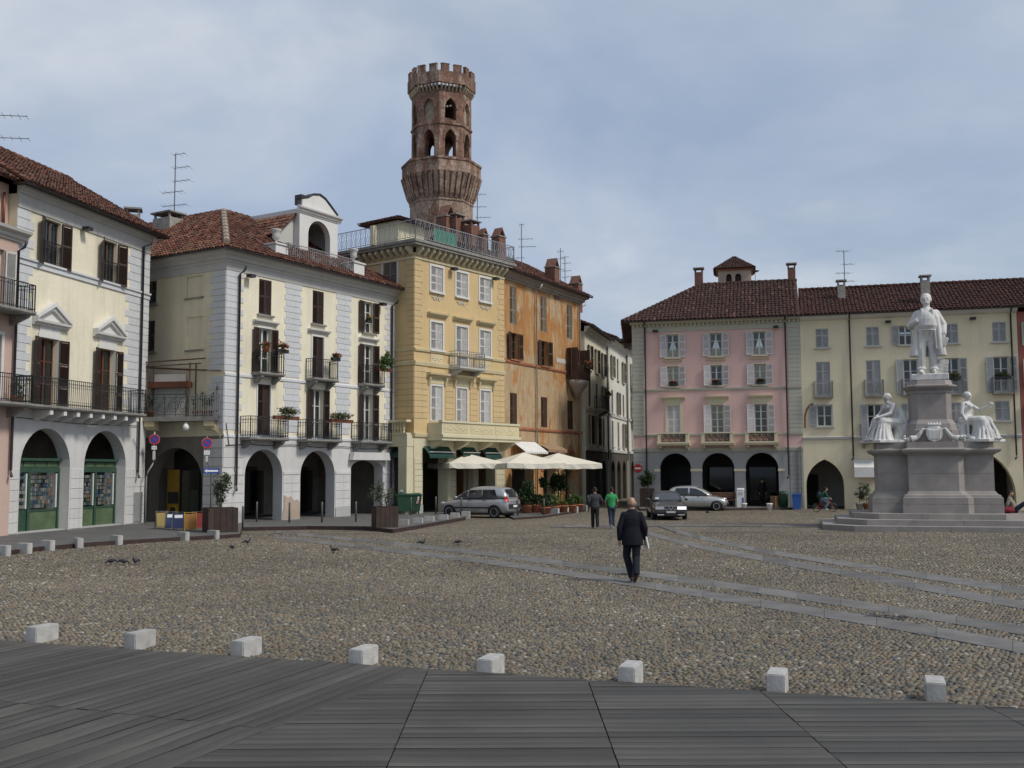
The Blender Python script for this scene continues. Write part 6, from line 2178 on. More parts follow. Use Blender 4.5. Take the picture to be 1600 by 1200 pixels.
# open frock coat: two front panels and a back
mb.loft([(-0.27, 0.03, 0.40, 0.12, 0.20, 0.1), (-0.25, 0.03, 0.70, 0.085, 0.18, 0.08), (-0.215, 0.02, 1.0, 0.07, 0.17), (-0.18, 0.0, 1.25, 0.085, 0.16), (-0.12, 0.0, 1.42, 0.10, 0.10)], 14)
mb.loft([(0.27, 0.03, 0.40, 0.12, 0.20, -0.1), (0.255, 0.03, 0.70, 0.085, 0.18, -0.08), (0.225, 0.02, 1.0, 0.07, 0.17), (0.18, 0.0, 1.25, 0.085, 0.16), (0.12, 0.0, 1.42, 0.10, 0.10)], 14)
mb.loft([(0.0, 0.16, 0.40, 0.30, 0.07), (0, 0.15, 0.8, 0.25, 0.07), (0, 0.12, 1.15, 0.23, 0.07), (0, 0.07, 1.43, 0.15, 0.06)], 14)
for s_ in (-1, 1):   # lapels, waistcoat hem
    mb.cap((s_ * 0.145, -0.13, 0.95), (s_ * 0.105, -0.135, 1.42), 0.022, 0.03, 8)
    mb.cap((s_ * 0.17, -0.14, 0.55), (s_ * 0.15, -0.165, 0.95), 0.02, 0.022, 8)
for z in (0.965, 1.13):
    mb.tube([(-0.17, -0.13, z), (-0.08, -0.215, z - 0.01), (0.08, -0.215, z - 0.01), (0.17, -0.13, z)], 0.011, 6)
mb.cap((-0.19, 0.0, 1.345), (-0.345, 0.02, 1.08), 0.085, 0.08).cap((-0.345, 0.02, 1.08), (-0.25, -0.17, 1.15), 0.08, 0.055)
mb.ell((-0.225, -0.20, 1.17), (0.045, 0.04, 0.055)).ell((-0.21, -0.215, 1.20), (0.018, 0.02, 0.04))
mb.cap((0.19, 0.0, 1.345), (0.33, 0.04, 1.08), 0.085, 0.08).cap((0.33, 0.04, 1.08), (0.33, -0.05, 0.88), 0.078, 0.06)
mb.ell((0.325, -0.07, 0.82), (0.038, 0.045, 0.06)).cbox((0.34, -0.10, 0.70), (0.13, 0.035, 0.20), 0.2, 0.35)
mb.cap((0, 0.0, 1.44), (0, -0.01, 1.55), 0.075, 0.07)
mb.ell((-0.01, -0.015, 1.655), (0.105, 0.118, 0.138)).ell((-0.012, -0.05, 1.58), (0.086, 0.078, 0.062))
mb.ell((0, 0.02, 1.71), (0.113, 0.113, 0.098))
mb.ell((-0.02, -0.138, 1.645), (0.021, 0.026, 0.036)).ell((-0.018, -0.122, 1.69), (0.065, 0.02, 0.014)).ell((-0.02, -0.125, 1.588), (0.036, 0.018, 0.012))
for s_ in (-1, 1):
    mb.ell((s_ * 0.108, 0.0, 1.65), (0.016, 0.028, 0.04))
for k_, z in enumerate((0.04, 0.12, 0.20, 0.28)):
    mb.cbox((0.28, 0.10, z), (0.22, 0.2, 0.07), 0.15 * k_)
carve(mb, 'standing_statue', 0.0105, mloc(0.02, 0, 6.16 + 0.14 * S), MR - 0.1, S, 'white marble statue of a standing man in long open coat atop the pedestal', 'statue')


def seated(mb, lean=0.0):
    """draped seated figure facing -y, seat height 0.52"""
    mb.loft([(0, 0.02, 0.42, 0.27, 0.25), (0, 0.02, 0.62, 0.22, 0.20), (0, -lean * 0.3, 0.80, 0.175, 0.15), (0, -lean * 0.55, 0.97, 0.20, 0.16), (0, -lean * 0.75, 1.08, 0.195, 0.13), (0, -lean * 0.9, 1.17, 0.10, 0.085)], 16)
    for s_ in (-1, 1):
        mb.cap((s_ * 0.11, 0.0, 0.55), (s_ * 0.15, -0.48, 0.58), 0.17, 0.135)
        mb.cap((s_ * 0.15, -0.50, 0.56), (s_ * 0.14, -0.56, 0.10), 0.125, 0.12)
        mb.ell((s_ * 0.12, -0.76, 0.05), (0.05, 0.12, 0.045))
        mb.ell((s_ * 0.07, -0.15 - lean * 0.55, 1.0), (0.07, 0.06, 0.07))
    mb.loft([(0, -0.46, 0.0, 0.40, 0.33), (0, -0.45, 0.12, 0.35, 0.27), (0, -0.43, 0.34, 0.29, 0.22), (0, -0.38, 0.60, 0.25, 0.20)], 20)
    g_ = random.Random(5)
    for k_ in range(11):      # falling folds of the skirt
        a_ = math.pi * (0.06 + 0.88 * k_ / 10)
        x, y_ = math.cos(a_), -math.sin(a_)
        tw = g_.uniform(-0.08, 0.08)
        mb.tube([(x * 0.42, -0.46 + y_ * 0.36, 0.02), (x * 0.33 + tw * 0.5, -0.45 + y_ * 0.29, 0.28), (x * 0.22 + tw, -0.43 + y_ * 0.17, 0.60)], [0.05, 0.034, 0.018], 6)
    for k_ in range(4):       # folds across the lap and bodice
        mb.tube([(-0.22, -0.10 - 0.11 * k_, 0.66 - 0.01 * k_), (0, -0.14 - 0.12 * k_, 0.70), (0.24, -0.12 - 0.10 * k_, 0.62)], 0.022, 6)
        mb.tube([(-0.17 + 0.05 * k_, -0.10 - lean * 0.5, 1.10), (0.0 + 0.03 * k_, -0.155 - lean * 0.4, 0.92), (0.10, -0.15, 0.74)], 0.016, 6)
    mb.loft([(0, 0.14, 0.0, 0.38, 0.34), (0, 0.13, 0.3, 0.33, 0.29), (0, 0.10, 0.5, 0.28, 0.24)], 10, 0.6)
    mb.box(-0.46, 0.46, -0.80, 0.46, -0.05, 0.035)


def woman_head(mb, c, yaw=0.0):
    x, y, z = c
    mb.cap((x, y + 0.02, z - 0.16), (x, y, z - 0.05), 0.05, 0.048)
    m = Matrix.Rotation(yaw, 3, 'Z')

    def q(dx, dy, dz):
        r_ = m @ Vector((dx, dy, 0))
        return (x + r_.x, y + r_.y, z + dz)
    mb.ell(q(0, 0, 0), (0.084, 0.10, 0.118), rz=yaw).ell(q(0, 0.035, 0.04), (0.10, 0.105, 0.098), rz=yaw).ell(q(0, 0.12, 0.0), (0.06, 0.065, 0.06))
    mb.ell(q(0, -0.105, -0.005), (0.014, 0.02, 0.03)).ell(q(0, -0.075, -0.055), (0.025, 0.02, 0.012)).ell(q(0, -0.06, -0.085), (0.03, 0.03, 0.02))
    mb.tube([q(0.085 * math.cos(t), 0.02 + 0.085 * math.sin(t) * 0.4, 0.06 + 0.03 * math.sin(t)) for t in [k_ * math.pi / 8 for k_ in range(9)]], 0.016, 6)


# left-hand figure: bent forward, forearms on her knee
mb = MB()
seated(mb, 0.22)
mb.cap((-0.19, -0.18, 1.08), (-0.27, -0.30, 0.82), 0.062, 0.05).cap((-0.27, -0.30, 0.82), (-0.06, -0.52, 0.74), 0.05, 0.038).ell((-0.01, -0.56, 0.73), (0.045, 0.05, 0.028))
mb.cap((0.19, -0.18, 1.08), (0.24, -0.32, 0.82), 0.062, 0.05).cap((0.24, -0.32, 0.82), (0.14, -0.62, 0.70), 0.05, 0.036).ell((0.12, -0.68, 0.685), (0.035, 0.06, 0.028))
for k_ in range(4):
    mb.cap((0.10 + k_ * 0.018, -0.70, 0.685), (0.095 + k_ * 0.02, -0.76, 0.66), 0.012, 0.009, 6)
woman_head(mb, (0.0, -0.27, 1.31), 0.25)
mb.loft([(0.14, 0.12, 0.25, 0.09, 0.14), (0.16, 0.10, 0.6, 0.10, 0.16), (0.12, 0.02, 1.0, 0.09, 0.10)], 10)
carve(mb, 'seated_statue', 0.0135, mloc(-1.36, -0.15, 3.60), MR + R(-62), 1.42, 'white marble seated woman bending over her knee on the left of the plinth', 'statue', gx=1.14)
# right-hand figure: upright, arm held out
mb = MB()
seated(mb, 0.04)
mb.cap((-0.19, -0.03, 1.08), (-0.28, -0.04, 0.80), 0.062, 0.05).cap((-0.28, -0.04, 0.80), (-0.26, -0.14, 0.58), 0.05, 0.036).ell((-0.25, -0.17, 0.52), (0.03, 0.04, 0.05))
mb.cap((0.19, -0.03, 1.08), (0.26, -0.24, 0.90), 0.062, 0.05).cap((0.26, -0.24, 0.90), (0.22, -0.50, 1.0), 0.05, 0.034).ell((0.215, -0.55, 1.02), (0.03, 0.045, 0.03))
mb.cap((0.215, -0.57, 0.96), (0.215, -0.56, 1.10), 0.02, 0.025).ell((0.215, -0.60, 1.06), (0.05, 0.03, 0.04))
mb.cap((-0.27, -0.20, 0.06), (-0.255, -0.18, 0.55), 0.025, 0.03)
mb.ell((-0.3, -0.35, 0.06), (0.16, 0.12, 0.06)).cbox((-0.3, -0.1, 0.12), (0.14, 0.3, 0.1), 0.5)
woman_head(mb, (0.0, -0.09, 1.31), -0.55)
carve(mb, 'seated_statue', 0.0135, mloc(1.36, -0.12, 3.60), MR + R(56), 1.42, 'white marble seated woman with outstretched arm on the right of the plinth', 'statue', gx=1.14)
# coat of arms with horns of plenty
mb = MB()
pts = [(-0.26, 0.44), (0.26, 0.44), (0.28, 0.2), (0.2, 0.02), (0, -0.06), (-0.2, 0.02), (-0.28, 0.2)]
mb.vprism(pts, -0.08, 0.08)
for s_ in (-1, 1):
    ch = [(s_ * 0.25, 0, 0.40), (s_ * 0.38, 0, 0.42), (s_ * 0.46, 0, 0.28), (s_ * 0.58, 0, 0.12), (s_ * 0.80, -0.04, 0.06)]
    mb.tube(ch, [0.03, 0.05, 0.07, 0.09, 0.13], 10)
    for k_ in range(9):
        mb.ell((s_ * (0.85 + rnd.uniform(0, 0.16)), -0.05 + rnd.uniform(-.08, .06), 0.06 + rnd.uniform(-.07, .1)), (0.055, 0.05, 0.05), 8, 5)
mb.loft([(0, 0, 0.45, 0.22, 0.08), (0, 0, 0.52, 0.2, 0.07), (0, 0, 0.56, 0.26, 0.09), (0, 0, 0.60, 0.24, 0.08)], 12)
for k_ in range(5):
    mb.ell((-0.2 + k_ * 0.1, 0, 0.63), (0.035, 0.05, 0.04), 8, 5)
mb.box(-0.20, 0.20, -0.10, -0.06, 0.06, 0.38)
carve(mb, 'coat_of_arms', 0.0135, mloc(0.0, -1.16, 3.60), MR, 1.15, 'white marble coat of arms between two horns of plenty below the pedestal', 'carving')
# paper cup on the lowest step
pc = MB().lathe([(0.035, 0), (0.048, 0.13), (0.05, 0.135), (0.04, 0.14)], 10).ell((0.12, 0.02, 0.04), (0.09, 0.07, 0.04)).build('crumpled_litter', 'white', None, True, loc=mloc(2.9, -3.2, 0.222))
tag(pc, 'white crumpled litter on the lowest monument step', 'litter')


# ------------------------------------------------------------------ people
M['skin'] = plain('skin', (0.42, 0.235, 0.165), 0.6, 0, 0.08, 8)
M['navy'] = plain('navy_suit_cloth', (0.010, 0.011, 0.017), 0.85, 0, 0.2, 2.2, 0.9, 0.2)
M['navyt'] = plain('dark_navy_trousers', (0.012, 0.015, 0.022), 0.85, 0, 0.2, 2.2, 0.9, 0.2)
M['greyjersey'] = plain('charcoal_jersey', (0.045, 0.045, 0.052), 0.9, 0, 0.15, 2.2, 0.9)
M['greentee'] = plain('bright_green_cotton', (0.035, 0.27, 0.085), 0.85, 0, 0.1, 2.2, 0.9)
M['jeans'] = plain('blue_jeans', (0.022, 0.032, 0.055), 0.9, 0, 0.25, 2.2, 0.9)
M['blackcloth'] = plain('black_trousers', (0.012, 0.012, 0.015), 0.9, 0, 0.2, 5)
M['shoe'] = plain('brown_leather', (0.055, 0.032, 0.02), 0.5, 0, 0.15, 6)
M['hairdark'] = plain('dark_hair', (0.012, 0.009, 0.008), 0.7, 0, 0.2, 20)
M['hairgrey'] = plain('grey_hair', (0.16, 0.15, 0.14), 0.8, 0, 0.2, 20)
M['hairshort'] = plain('shaved_hair', (0.20, 0.12, 0.09), 0.8, 0, 0.2, 20)
M['tan'] = plain('tan_cotton', (0.24, 0.21, 0.165), 0.9, 0, 0.12, 5)
M['leafcloth'] = plain('dark_green_cotton', (0.03, 0.05, 0.035), 0.9, 0, 0.12, 5)
M['redcloth'] = plain('dark_red_canvas', (0.16, 0.012, 0.02), 0.85, 0, 0.15, 5)
M['bottle'] = plain('bottle_green_jersey', (0.012, 0.085, 0.04), 0.9, 0, 0.12, 5)
M['jeans2'] = plain('faded_jeans', (0.10, 0.14, 0.18), 0.9, 0, 0.2, 5)
M['darkteal'] = plain('dark_teal_nylon', (0.01, 0.035, 0.04), 0.7, 0, 0.15, 5)
M['trainer'] = plain('white_trainers', (0.5, 0.5, 0.5), 0.6, 0, 0.1, 6)


def hand(mb, w_, d, s_, curl=0.5):
    """palm with five separate bent fingers; w_ wrist, d direction of the fingers, s_ thumb side"""
    w_, d = Vector(w_), Vector(d).normalized()
    s_ = (Vector(s_) - d * Vector(s_).dot(d)).normalized()
    n = d.cross(s_)
    mb.cap(w_ + d * 0.015, w_ + d * 0.075, 0.026, 0.034, 8)
    for k_ in range(4):
        a = w_ + d * 0.085 + s_ * (0.028 - 0.019 * k_)
        ln = (0.068, 0.078, 0.072, 0.056)[k_]
        m_ = a + (d * 0.9 + n * curl * 0.4) * ln * 0.5
        e = m_ + (d * 0.7 + n * curl) * ln * 0.5
        mb.cap(a, m_, 0.0095, 0.009, 6)
        mb.cap(m_, e, 0.009, 0.0075, 6)
    a = w_ + d * 0.03 + s_ * 0.028
    m_ = a + (d * 0.6 + s_ * 0.7) * 0.035
    mb.cap(a, m_, 0.012, 0.0105, 6)
    mb.cap(m_, m_ + (d * 0.9 + s_ * 0.1 + n * curl * 0.4) * 0.032, 0.0105, 0.009, 6)


def person(label, loc, rz, top, legs, shoe, J=None, h=1.0, hair='hairdark', jacket=False, short=False, bald=False, width=1.0, group=None, name='person', vox=0.011):
    """facing -y; J overrides joints"""
    j = dict(hipL=(0.09, 0, 0.93), kneeL=(0.085, -0.04, 0.50), ankL=(0.085, 0.0, 0.09), hipR=(-0.09, 0, 0.93), kneeR=(-0.085, -0.04, 0.50), ankR=(-0.085, 0, 0.09),
             shL=(0.155 * width, 0, 1.37), elL=(0.24 * width, 0.05, 1.12), wrL=(0.25 * width, -0.04, 0.87), shR=(-0.155 * width, 0, 1.37), elR=(-0.24 * width, 0.05, 1.12), wrR=(-0.25 * width, -0.04, 0.87),
             pel=(0, 0, 0.95), chest=(0, 0, 1.30), neck=(0, 0, 1.47), head=(0, -0.02, 1.63), footL=(0, -1, 0), footR=(0, -1, 0))
    j.update(J or {})
    V = {k_: Vector(v_) for k_, v_ in j.items()}
    wd = width
    b = MB()
    b.cap(V['pel'], V['chest'], 0.09, 0.095).cap(V['chest'], V['neck'], 0.085, 0.055).cap(V['neck'], V['head'], 0.055, 0.05)
    hd = V['head']
    fy = (Vector(j.get('look', (0, -1, 0)))).normalized()
    sx = Vector((-fy.y, fy.x, 0))
    ya = math.atan2(fy.y, fy.x) + math.pi / 2
    b.ell(hd, (0.078, 0.098, 0.115), rz=ya).ell(hd + fy * 0.03 - Vector((0, 0, 0.06)), (0.058, 0.062, 0.055), rz=ya)
    b.ell(hd + fy * 0.10 - Vector((0, 0, 0.005)), (0.014, 0.02, 0.026), 8, 6, rz=ya).ell(hd + fy * 0.088 + Vector((0, 0, 0.032)), (0.045, 0.014, 0.010), 8, 6, rz=ya)
    b.ell(hd + fy * 0.088 - Vector((0, 0, 0.055)), (0.026, 0.014, 0.010), 8, 6, rz=ya)
    for s_ in (-1, 1):
        b.ell(hd + sx * (s_ * 0.082) + Vector((0, 0, -0.01)), (0.014, 0.022, 0.032), 8, 6, rz=ya)
    for s_ in 'LR':
        b.cap(V['sh' + s_], V['el' + s_], 0.045, 0.038).cap(V['el' + s_], V['wr' + s_], 0.037, 0.026)
        b.cap(V['hip' + s_], V['knee' + s_], 0.075, 0.05).cap(V['knee' + s_], V['ank' + s_], 0.05, 0.035)
        d = V['wr' + s_] - V['el' + s_]
        hand(b, V['wr' + s_], d, (0, -1, 0.1) if abs(d.normalized().y) < 0.8 else (0, 0, 1), 0.6 if s_ == 'L' else -0.6)
        b.cap(V['ank' + s_], V['ank' + s_] + Vector(j['foot' + s_]) * 0.12 - Vector((0, 0, 0.05)), 0.035, 0.03)
    body = sculpt(name, b, vox, 'skin', None, 2, loc, rz)
    body.scale = (h,) * 3
    tag(body, label, 'person', group)
    t = MB()
    if jacket:
        p, c = V['pel'], V['chest']
        t.loft([(p.x, p.y + 0.02, p.z - 0.20, 0.215 * wd, 0.165), (p.x, p.y + 0.015, p.z, 0.20 * wd, 0.15), ((p.x + c.x) / 2, (p.y + c.y) / 2, p.z + 0.17, 0.185 * wd, 0.14), (c.x, c.y, c.z, 0.215 * wd, 0.145), (V['neck'].x, V['neck'].y, V['neck'].z - 0.085, 0.20 * wd, 0.118), (V['neck'].x, V['neck'].y, V['neck'].z - 0.03, 0.12 * wd, 0.085), (V['neck'].x, V['neck'].y, V['neck'].z + 0.025, 0.07, 0.068)], 18)
    else:
        p, c = V['pel'], V['chest']
        t.loft([(p.x, p.y, p.z - 0.08, 0.175 * wd, 0.13), (p.x, p.y, p.z + 0.02, 0.175 * wd, 0.13), ((p.x + c.x) / 2, (p.y + c.y) / 2, p.z + 0.17, 0.165 * wd, 0.125), (c.x, c.y, c.z, 0.20 * wd, 0.135), (V['neck'].x, V['neck'].y, V['neck'].z - 0.08, 0.185 * wd, 0.105), (V['neck'].x, V['neck'].y, V['neck'].z - 0.03, 0.11 * wd, 0.08), (V['neck'].x, V['neck'].y, V['neck'].z + 0.012, 0.066, 0.063)], 18)
    for s_ in 'LR':
        sh, el, wr = V['sh' + s_], V['el' + s_], V['wr' + s_]
        t.ell(sh - Vector((0, 0, 0.01)), (0.075, 0.075, 0.062))
        if short:
            t.cap(sh, sh.lerp(el, 0.62), 0.068, 0.066)
        else:
            t.cap(sh, el, 0.076, 0.060).cap(el, el.lerp(wr, 0.93), 0.058, 0.046)
    sculpt('jacket' if jacket else 'top', t, vox, top, body, 9)
    t = MB()
    p = V['pel']
    t.loft([(p.x, p.y, p.z - 0.16, 0.165 * wd, 0.12), (p.x, p.y, p.z - 0.02, 0.17 * wd, 0.125), (p.x, p.y, p.z + 0.08, 0.155 * wd, 0.115)], 14)
    for s_ in 'LR':
        t.cap(V['hip' + s_], V['knee' + s_], 0.105, 0.08).cap(V['knee' + s_], V['ank' + s_] + Vector((0, 0, 0.0)), 0.08, 0.07)
    sculpt('trousers', t, vox, legs, body, 3)
    for s_ in 'LR':
        t = MB()
        f = Vector(j['foot' + s_]).normalized()
        a = V['ank' + s_] - Vector((0, 0, 0.045))
        t.cap(a - f * 0.03, a + f * 0.15, 0.042, 0.036).cap(a - f * 0.05, a, 0.038, 0.045)
        sculpt('shoe', t, 0.012, shoe, body, 1)
    t = MB()
    if bald:
        for q in range(7):
            an = ya + math.pi / 2 + (q - 3) * 0.42
            t.ell(hd + Vector((math.cos(an) * 0.074, math.sin(an) * 0.088, -0.035)), (0.022, 0.022, 0.04), 8, 6)
    else:
        t.ell(hd - fy * 0.012 + Vector((0, 0, 0.03)), (0.086, 0.10, 0.098), rz=ya).ell(hd - fy * 0.04 - Vector((0, 0, 0.03)), (0.076, 0.07, 0.065), rz=ya)
    sculpt('hair', t, 0.011, hair, body, 1)
    return body


p = gp(989, 911)
man = person('bald man in dark navy suit walking away across the cobbles with papers in hand', (p.x, p.y, 0.03), math.pi - 0.12, 'navy', 'navyt', 'shoe',
             dict(hipL=(0.085, 0, 0.93), kneeL=(0.125, -0.10, 0.53), ankL=(0.02, -0.02, 0.10), kneeR=(-0.07, 0.03, 0.50), ankR=(-0.075, 0.27, 0.20), footR=(0.25, -0.55, -0.8), footL=(0, -1, 0),
                  elL=(0.265, 0.05, 1.11), wrL=(0.27, 0.0, 0.86), elR=(-0.265, 0.06, 1.11), wrR=(-0.265, -0.04, 0.87), head=(0.0, -0.05, 1.62), chest=(0, -0.02, 1.30), neck=(0, -0.02, 1.47), pel=(0, 0, 0.95)),
             h=1.05, hair='hairshort', jacket=True, bald=True, width=1.06)
nw = MB().cbox((0, 0, 0), (0.02, 0.16, 0.27), 0.0, -0.22).cbox((0.016, 0.02, 0.01), (0.010, 0.15, 0.24), 0.05, -0.2).build('folded_papers', 'white', None, loc=(p.x + 0.30, p.y - 0.02, 0.87), rz=0.25)
tag(nw, 'folded white papers held by the bald man in the navy suit', 'papers')
p = gp(930, 826)
person('man in charcoal jersey and black trousers walking into the side street', (p.x, p.y, 0.02), math.pi, 'greyjersey', 'blackcloth', 'shoe',
       dict(kneeL=(0.09, -0.10, 0.51), ankL=(0.09, -0.12, 0.09), ankR=(-0.09, 0.16, 0.12), kneeR=(-0.09, 0.0, 0.50), elR=(-0.31, 0.03, 1.15), wrR=(-0.22, -0.16, 1.05), elL=(0.27, 0.06, 1.14), wrL=(0.25, -0.08, 0.92)), h=0.985, width=1.12)
p = gp(956, 826)
person('man in bright green t-shirt and jeans walking into the side street', (p.x, p.y, 0.02), math.pi, 'greentee', 'jeans', 'trainer',
       dict(kneeR=(-0.06, -0.10, 0.51), ankR=(-0.06, -0.10, 0.09), ankL=(0.05, 0.22, 0.15), kneeL=(0.06, 0.02, 0.50), footL=(0, -0.75, -0.6), elL=(0.26, 0.0, 1.14), wrL=(0.24, -0.14, 0.98), elR=(-0.26, 0.0, 1.14), wrR=(-0.24, -0.14, 0.98)), h=0.985, short=True)
# silhouetted person inside the pink house arcade
da = Matrix.Rotation(R(-13.9), 3, 'Z')
q = Vector((7.82, 66.98, 0)) + da @ Vector((8.0, 1.6, 0.13))
person('person in dark coat standing inside the right-hand arcade arch of the pink house', tuple(q), 0.4, 'blackcloth', 'blackcloth', 'shoe', h=0.97, jacket=True, vox=0.016)
# two people sitting on the right of the monument
sit = dict(hipL=(0.10, 0, 0.12), kneeL=(0.14, -0.40, 0.42), ankL=(0.12, -0.72, 0.08), hipR=(-0.10, 0, 0.12), kneeR=(-0.16, -0.36, 0.40), ankR=(-0.10, -0.66, 0.08), pel=(0, 0.0, 0.14), chest=(0, 0.14, 0.46), neck=(0, 0.18, 0.63), head=(0, 0.14, 0.79),
           shL=(0.2, 0.17, 0.58), shR=(-0.2, 0.17, 0.58), elL=(0.30, 0.20, 0.32), wrL=(0.28, 0.02, 0.14), elR=(-0.30, 0.26, 0.32), wrR=(-0.30, 0.32, 0.10))
person('person in tan top and jeans sitting on the steps right of the monument', mloc(3.0, -0.7, 0.655), MR + R(75), 'tan', 'jeans', 'trainer', sit, 1.0)
person('person in dark green top sitting furthest right on the monument steps', mloc(4.35, -1.1, 0.22), MR + R(35), 'leafcloth', 'jeans', 'shoe', sit, 1.05)
mb = MB()
mb.ell((0, 0, 0.12), (0.30, 0.19, 0.13), 14, 8).ell((0.12, 0.02, 0.2), (0.16, 0.14, 0.08))
rb = sculpt('red_bag', mb, 0.02, 'redcloth', None, 2, mloc(2.62, -1.15, 0.655), MR)
tag(rb, 'dark red bag lying on the top step at the corner of the monument', 'bag')
MB().tube([(-0.15, 0, 0.22), (-0.08, 0, 0.33), (0.08, 0, 0.33), (0.15, 0, 0.22)], 0.014, 6).build('handle', 'blackcloth', rb)


# ------------------------------------------------------------------ bicycle and rider
p = gp(1289, 800.5)
BX = thing('bicycle', 'small dark bicycle with red frame ridden past the butter yellow house', 'bicycle', (p.x, p.y, 0.015), R(-4))
for x in (-0.46, 0.46):
    wl = MB().tube([(x + 0.225 * math.cos(t * math.pi / 12), 0, 0.25 + 0.225 * math.sin(t * math.pi / 12)) for t in range(25)], 0.024, 6, False).build('wheel', 'black', BX)
    mb = MB()
    for k_ in range(10):
        a = k_ * math.pi / 5
        mb.tube([(x, 0, 0.25), (x + 0.21 * math.cos(a), 0, 0.25 + 0.21 * math.sin(a))], 0.003, 3)
    mb.tube([(x, -0.05, 0.25), (x, 0.05, 0.25)], 0.025, 8)
    mb.build('spokes', 'postlight', wl)
mb = MB()
mb.tube([(-0.46, 0, 0.25), (-0.05, 0, 0.24), (0.30, 0, 0.52)], 0.02, 6).tube([(-0.46, 0, 0.25), (-0.18, 0, 0.50), (0.30, 0, 0.56)], 0.018, 6).tube([(-0.05, 0, 0.24), (-0.2, 0, 0.6)], 0.018, 6).tube([(0.46, 0, 0.25), (0.28, 0, 0.62), (0.27, 0, 0.72)], 0.018, 6)
mb.build('frame', 'red', BX)
MB().tube([(0.27, -0.28, 0.76), (0.27, -0.1, 0.72), (0.27, 0.1, 0.72), (0.27, 0.28, 0.76)], 0.014, 6).build('handlebar', 'black', BX)
MB().ell((-0.21, 0, 0.63), (0.13, 0.07, 0.035)).build('saddle', 'black', BX, True)
MB().tube([(-0.05, -0.09, 0.34), (-0.05, 0.0, 0.24), (-0.05, 0.09, 0.14)], 0.012, 5).lathe([(0.08, -0.005), (0.08, 0.005)], 12, (-0.05, 0, 0.24)).build('pedals', 'black', BX)
ride = dict(pel=(0, 0.16, 0.74), hipL=(0.08, 0.15, 0.74), hipR=(-0.08, 0.15, 0.74), kneeL=(0.11, -0.22, 0.74), ankL=(0.10, -0.04, 0.42), kneeR=(-0.11, -0.16, 0.52), ankR=(-0.10, 0.02, 0.20), chest=(0, 0.02, 1.02), neck=(0, -0.03, 1.15), head=(0, -0.08, 1.29),
            shL=(0.16, 0.0, 1.11), shR=(-0.16, 0.0, 1.11), elL=(0.21, -0.10, 0.92), wrL=(0.20, -0.24, 0.80), elR=(-0.21, -0.10, 0.92), wrR=(-0.20, -0.24, 0.80))
person('child in green top and jeans riding the small red bicycle', (p.x, p.y, 0.015), R(86), 'bottle', 'jeans2', 'trainer', ride, 1.0, width=0.8)
bp = sculpt('backpack', MB().ell((0, 0, 0), (0.16, 0.12, 0.2)).ell((0, 0.06, -0.05), (0.12, 0.08, 0.12)), 0.02, 'darkteal', None, 2, (p.x - 0.30, p.y + 0.03, 0.99), R(86))
tag(bp, 'dark teal backpack on the back of the child riding the bicycle', 'backpack')


# ------------------------------------------------------------------ cars
def carpaint(name, c, metal=0.55):
    k = NT(name)
    k.col(k.mix(c, k.ramp(k.noise(3, 4), [(0.3, 0.9), (0.7, 1.08)]), 1, 'MULTIPLY'))
    m = k.set(0.32, metal, 0.5)
    k.b.inputs["Coat Weight"].default_value = 0.6
    k.b.inputs["Coat Roughness"].default_value = 0.08
    return m


M['silver'] = carpaint('silver_car_paint', (0.42, 0.43, 0.45))
M['silver2'] = carpaint('pale_silver_car_paint', (0.45, 0.45, 0.44))
M['darkgrey'] = carpaint('dark_grey_car_paint', (0.045, 0.047, 0.05), 0.1)
M['carglass'] = plain('tinted_car_glass', (0.018, 0.022, 0.025), 0.06, 0, 0.05, 2, 0, 0.8)
M['rubber'] = plain('tyre_rubber', (0.018, 0.018, 0.018), 0.85, 0, 0.15, 6)
M['trim'] = plain('black_plastic_trim', (0.025, 0.025, 0.027), 0.6, 0, 0.1, 5)
M['alloy'] = plain('alloy_wheel', (0.55, 0.56, 0.57), 0.4, 0.2, 0.08, 5)
M['chrome'] = plain('chrome', (0.65, 0.66, 0.68), 0.18, 1.0, 0.03, 4)
M['redlamp'] = plain('red_tail_lamp', (0.42, 0.015, 0.015), 0.2, 0, 0.05, 4)
M['lampglass'] = plain('headlamp_glass', (0.55, 0.57, 0.60), 0.12, 0.3, 0.05, 6)
k = NT('lit_headlamp')
k.col((0.9, 0.9, 0.95))
k.b.inputs["Emission Color"].default_value = (0.9, 0.92, 1.0, 1)
k.b.inputs["Emission Strength"].default_value = 1.2
M['litlamp'] = k.set(0.2)


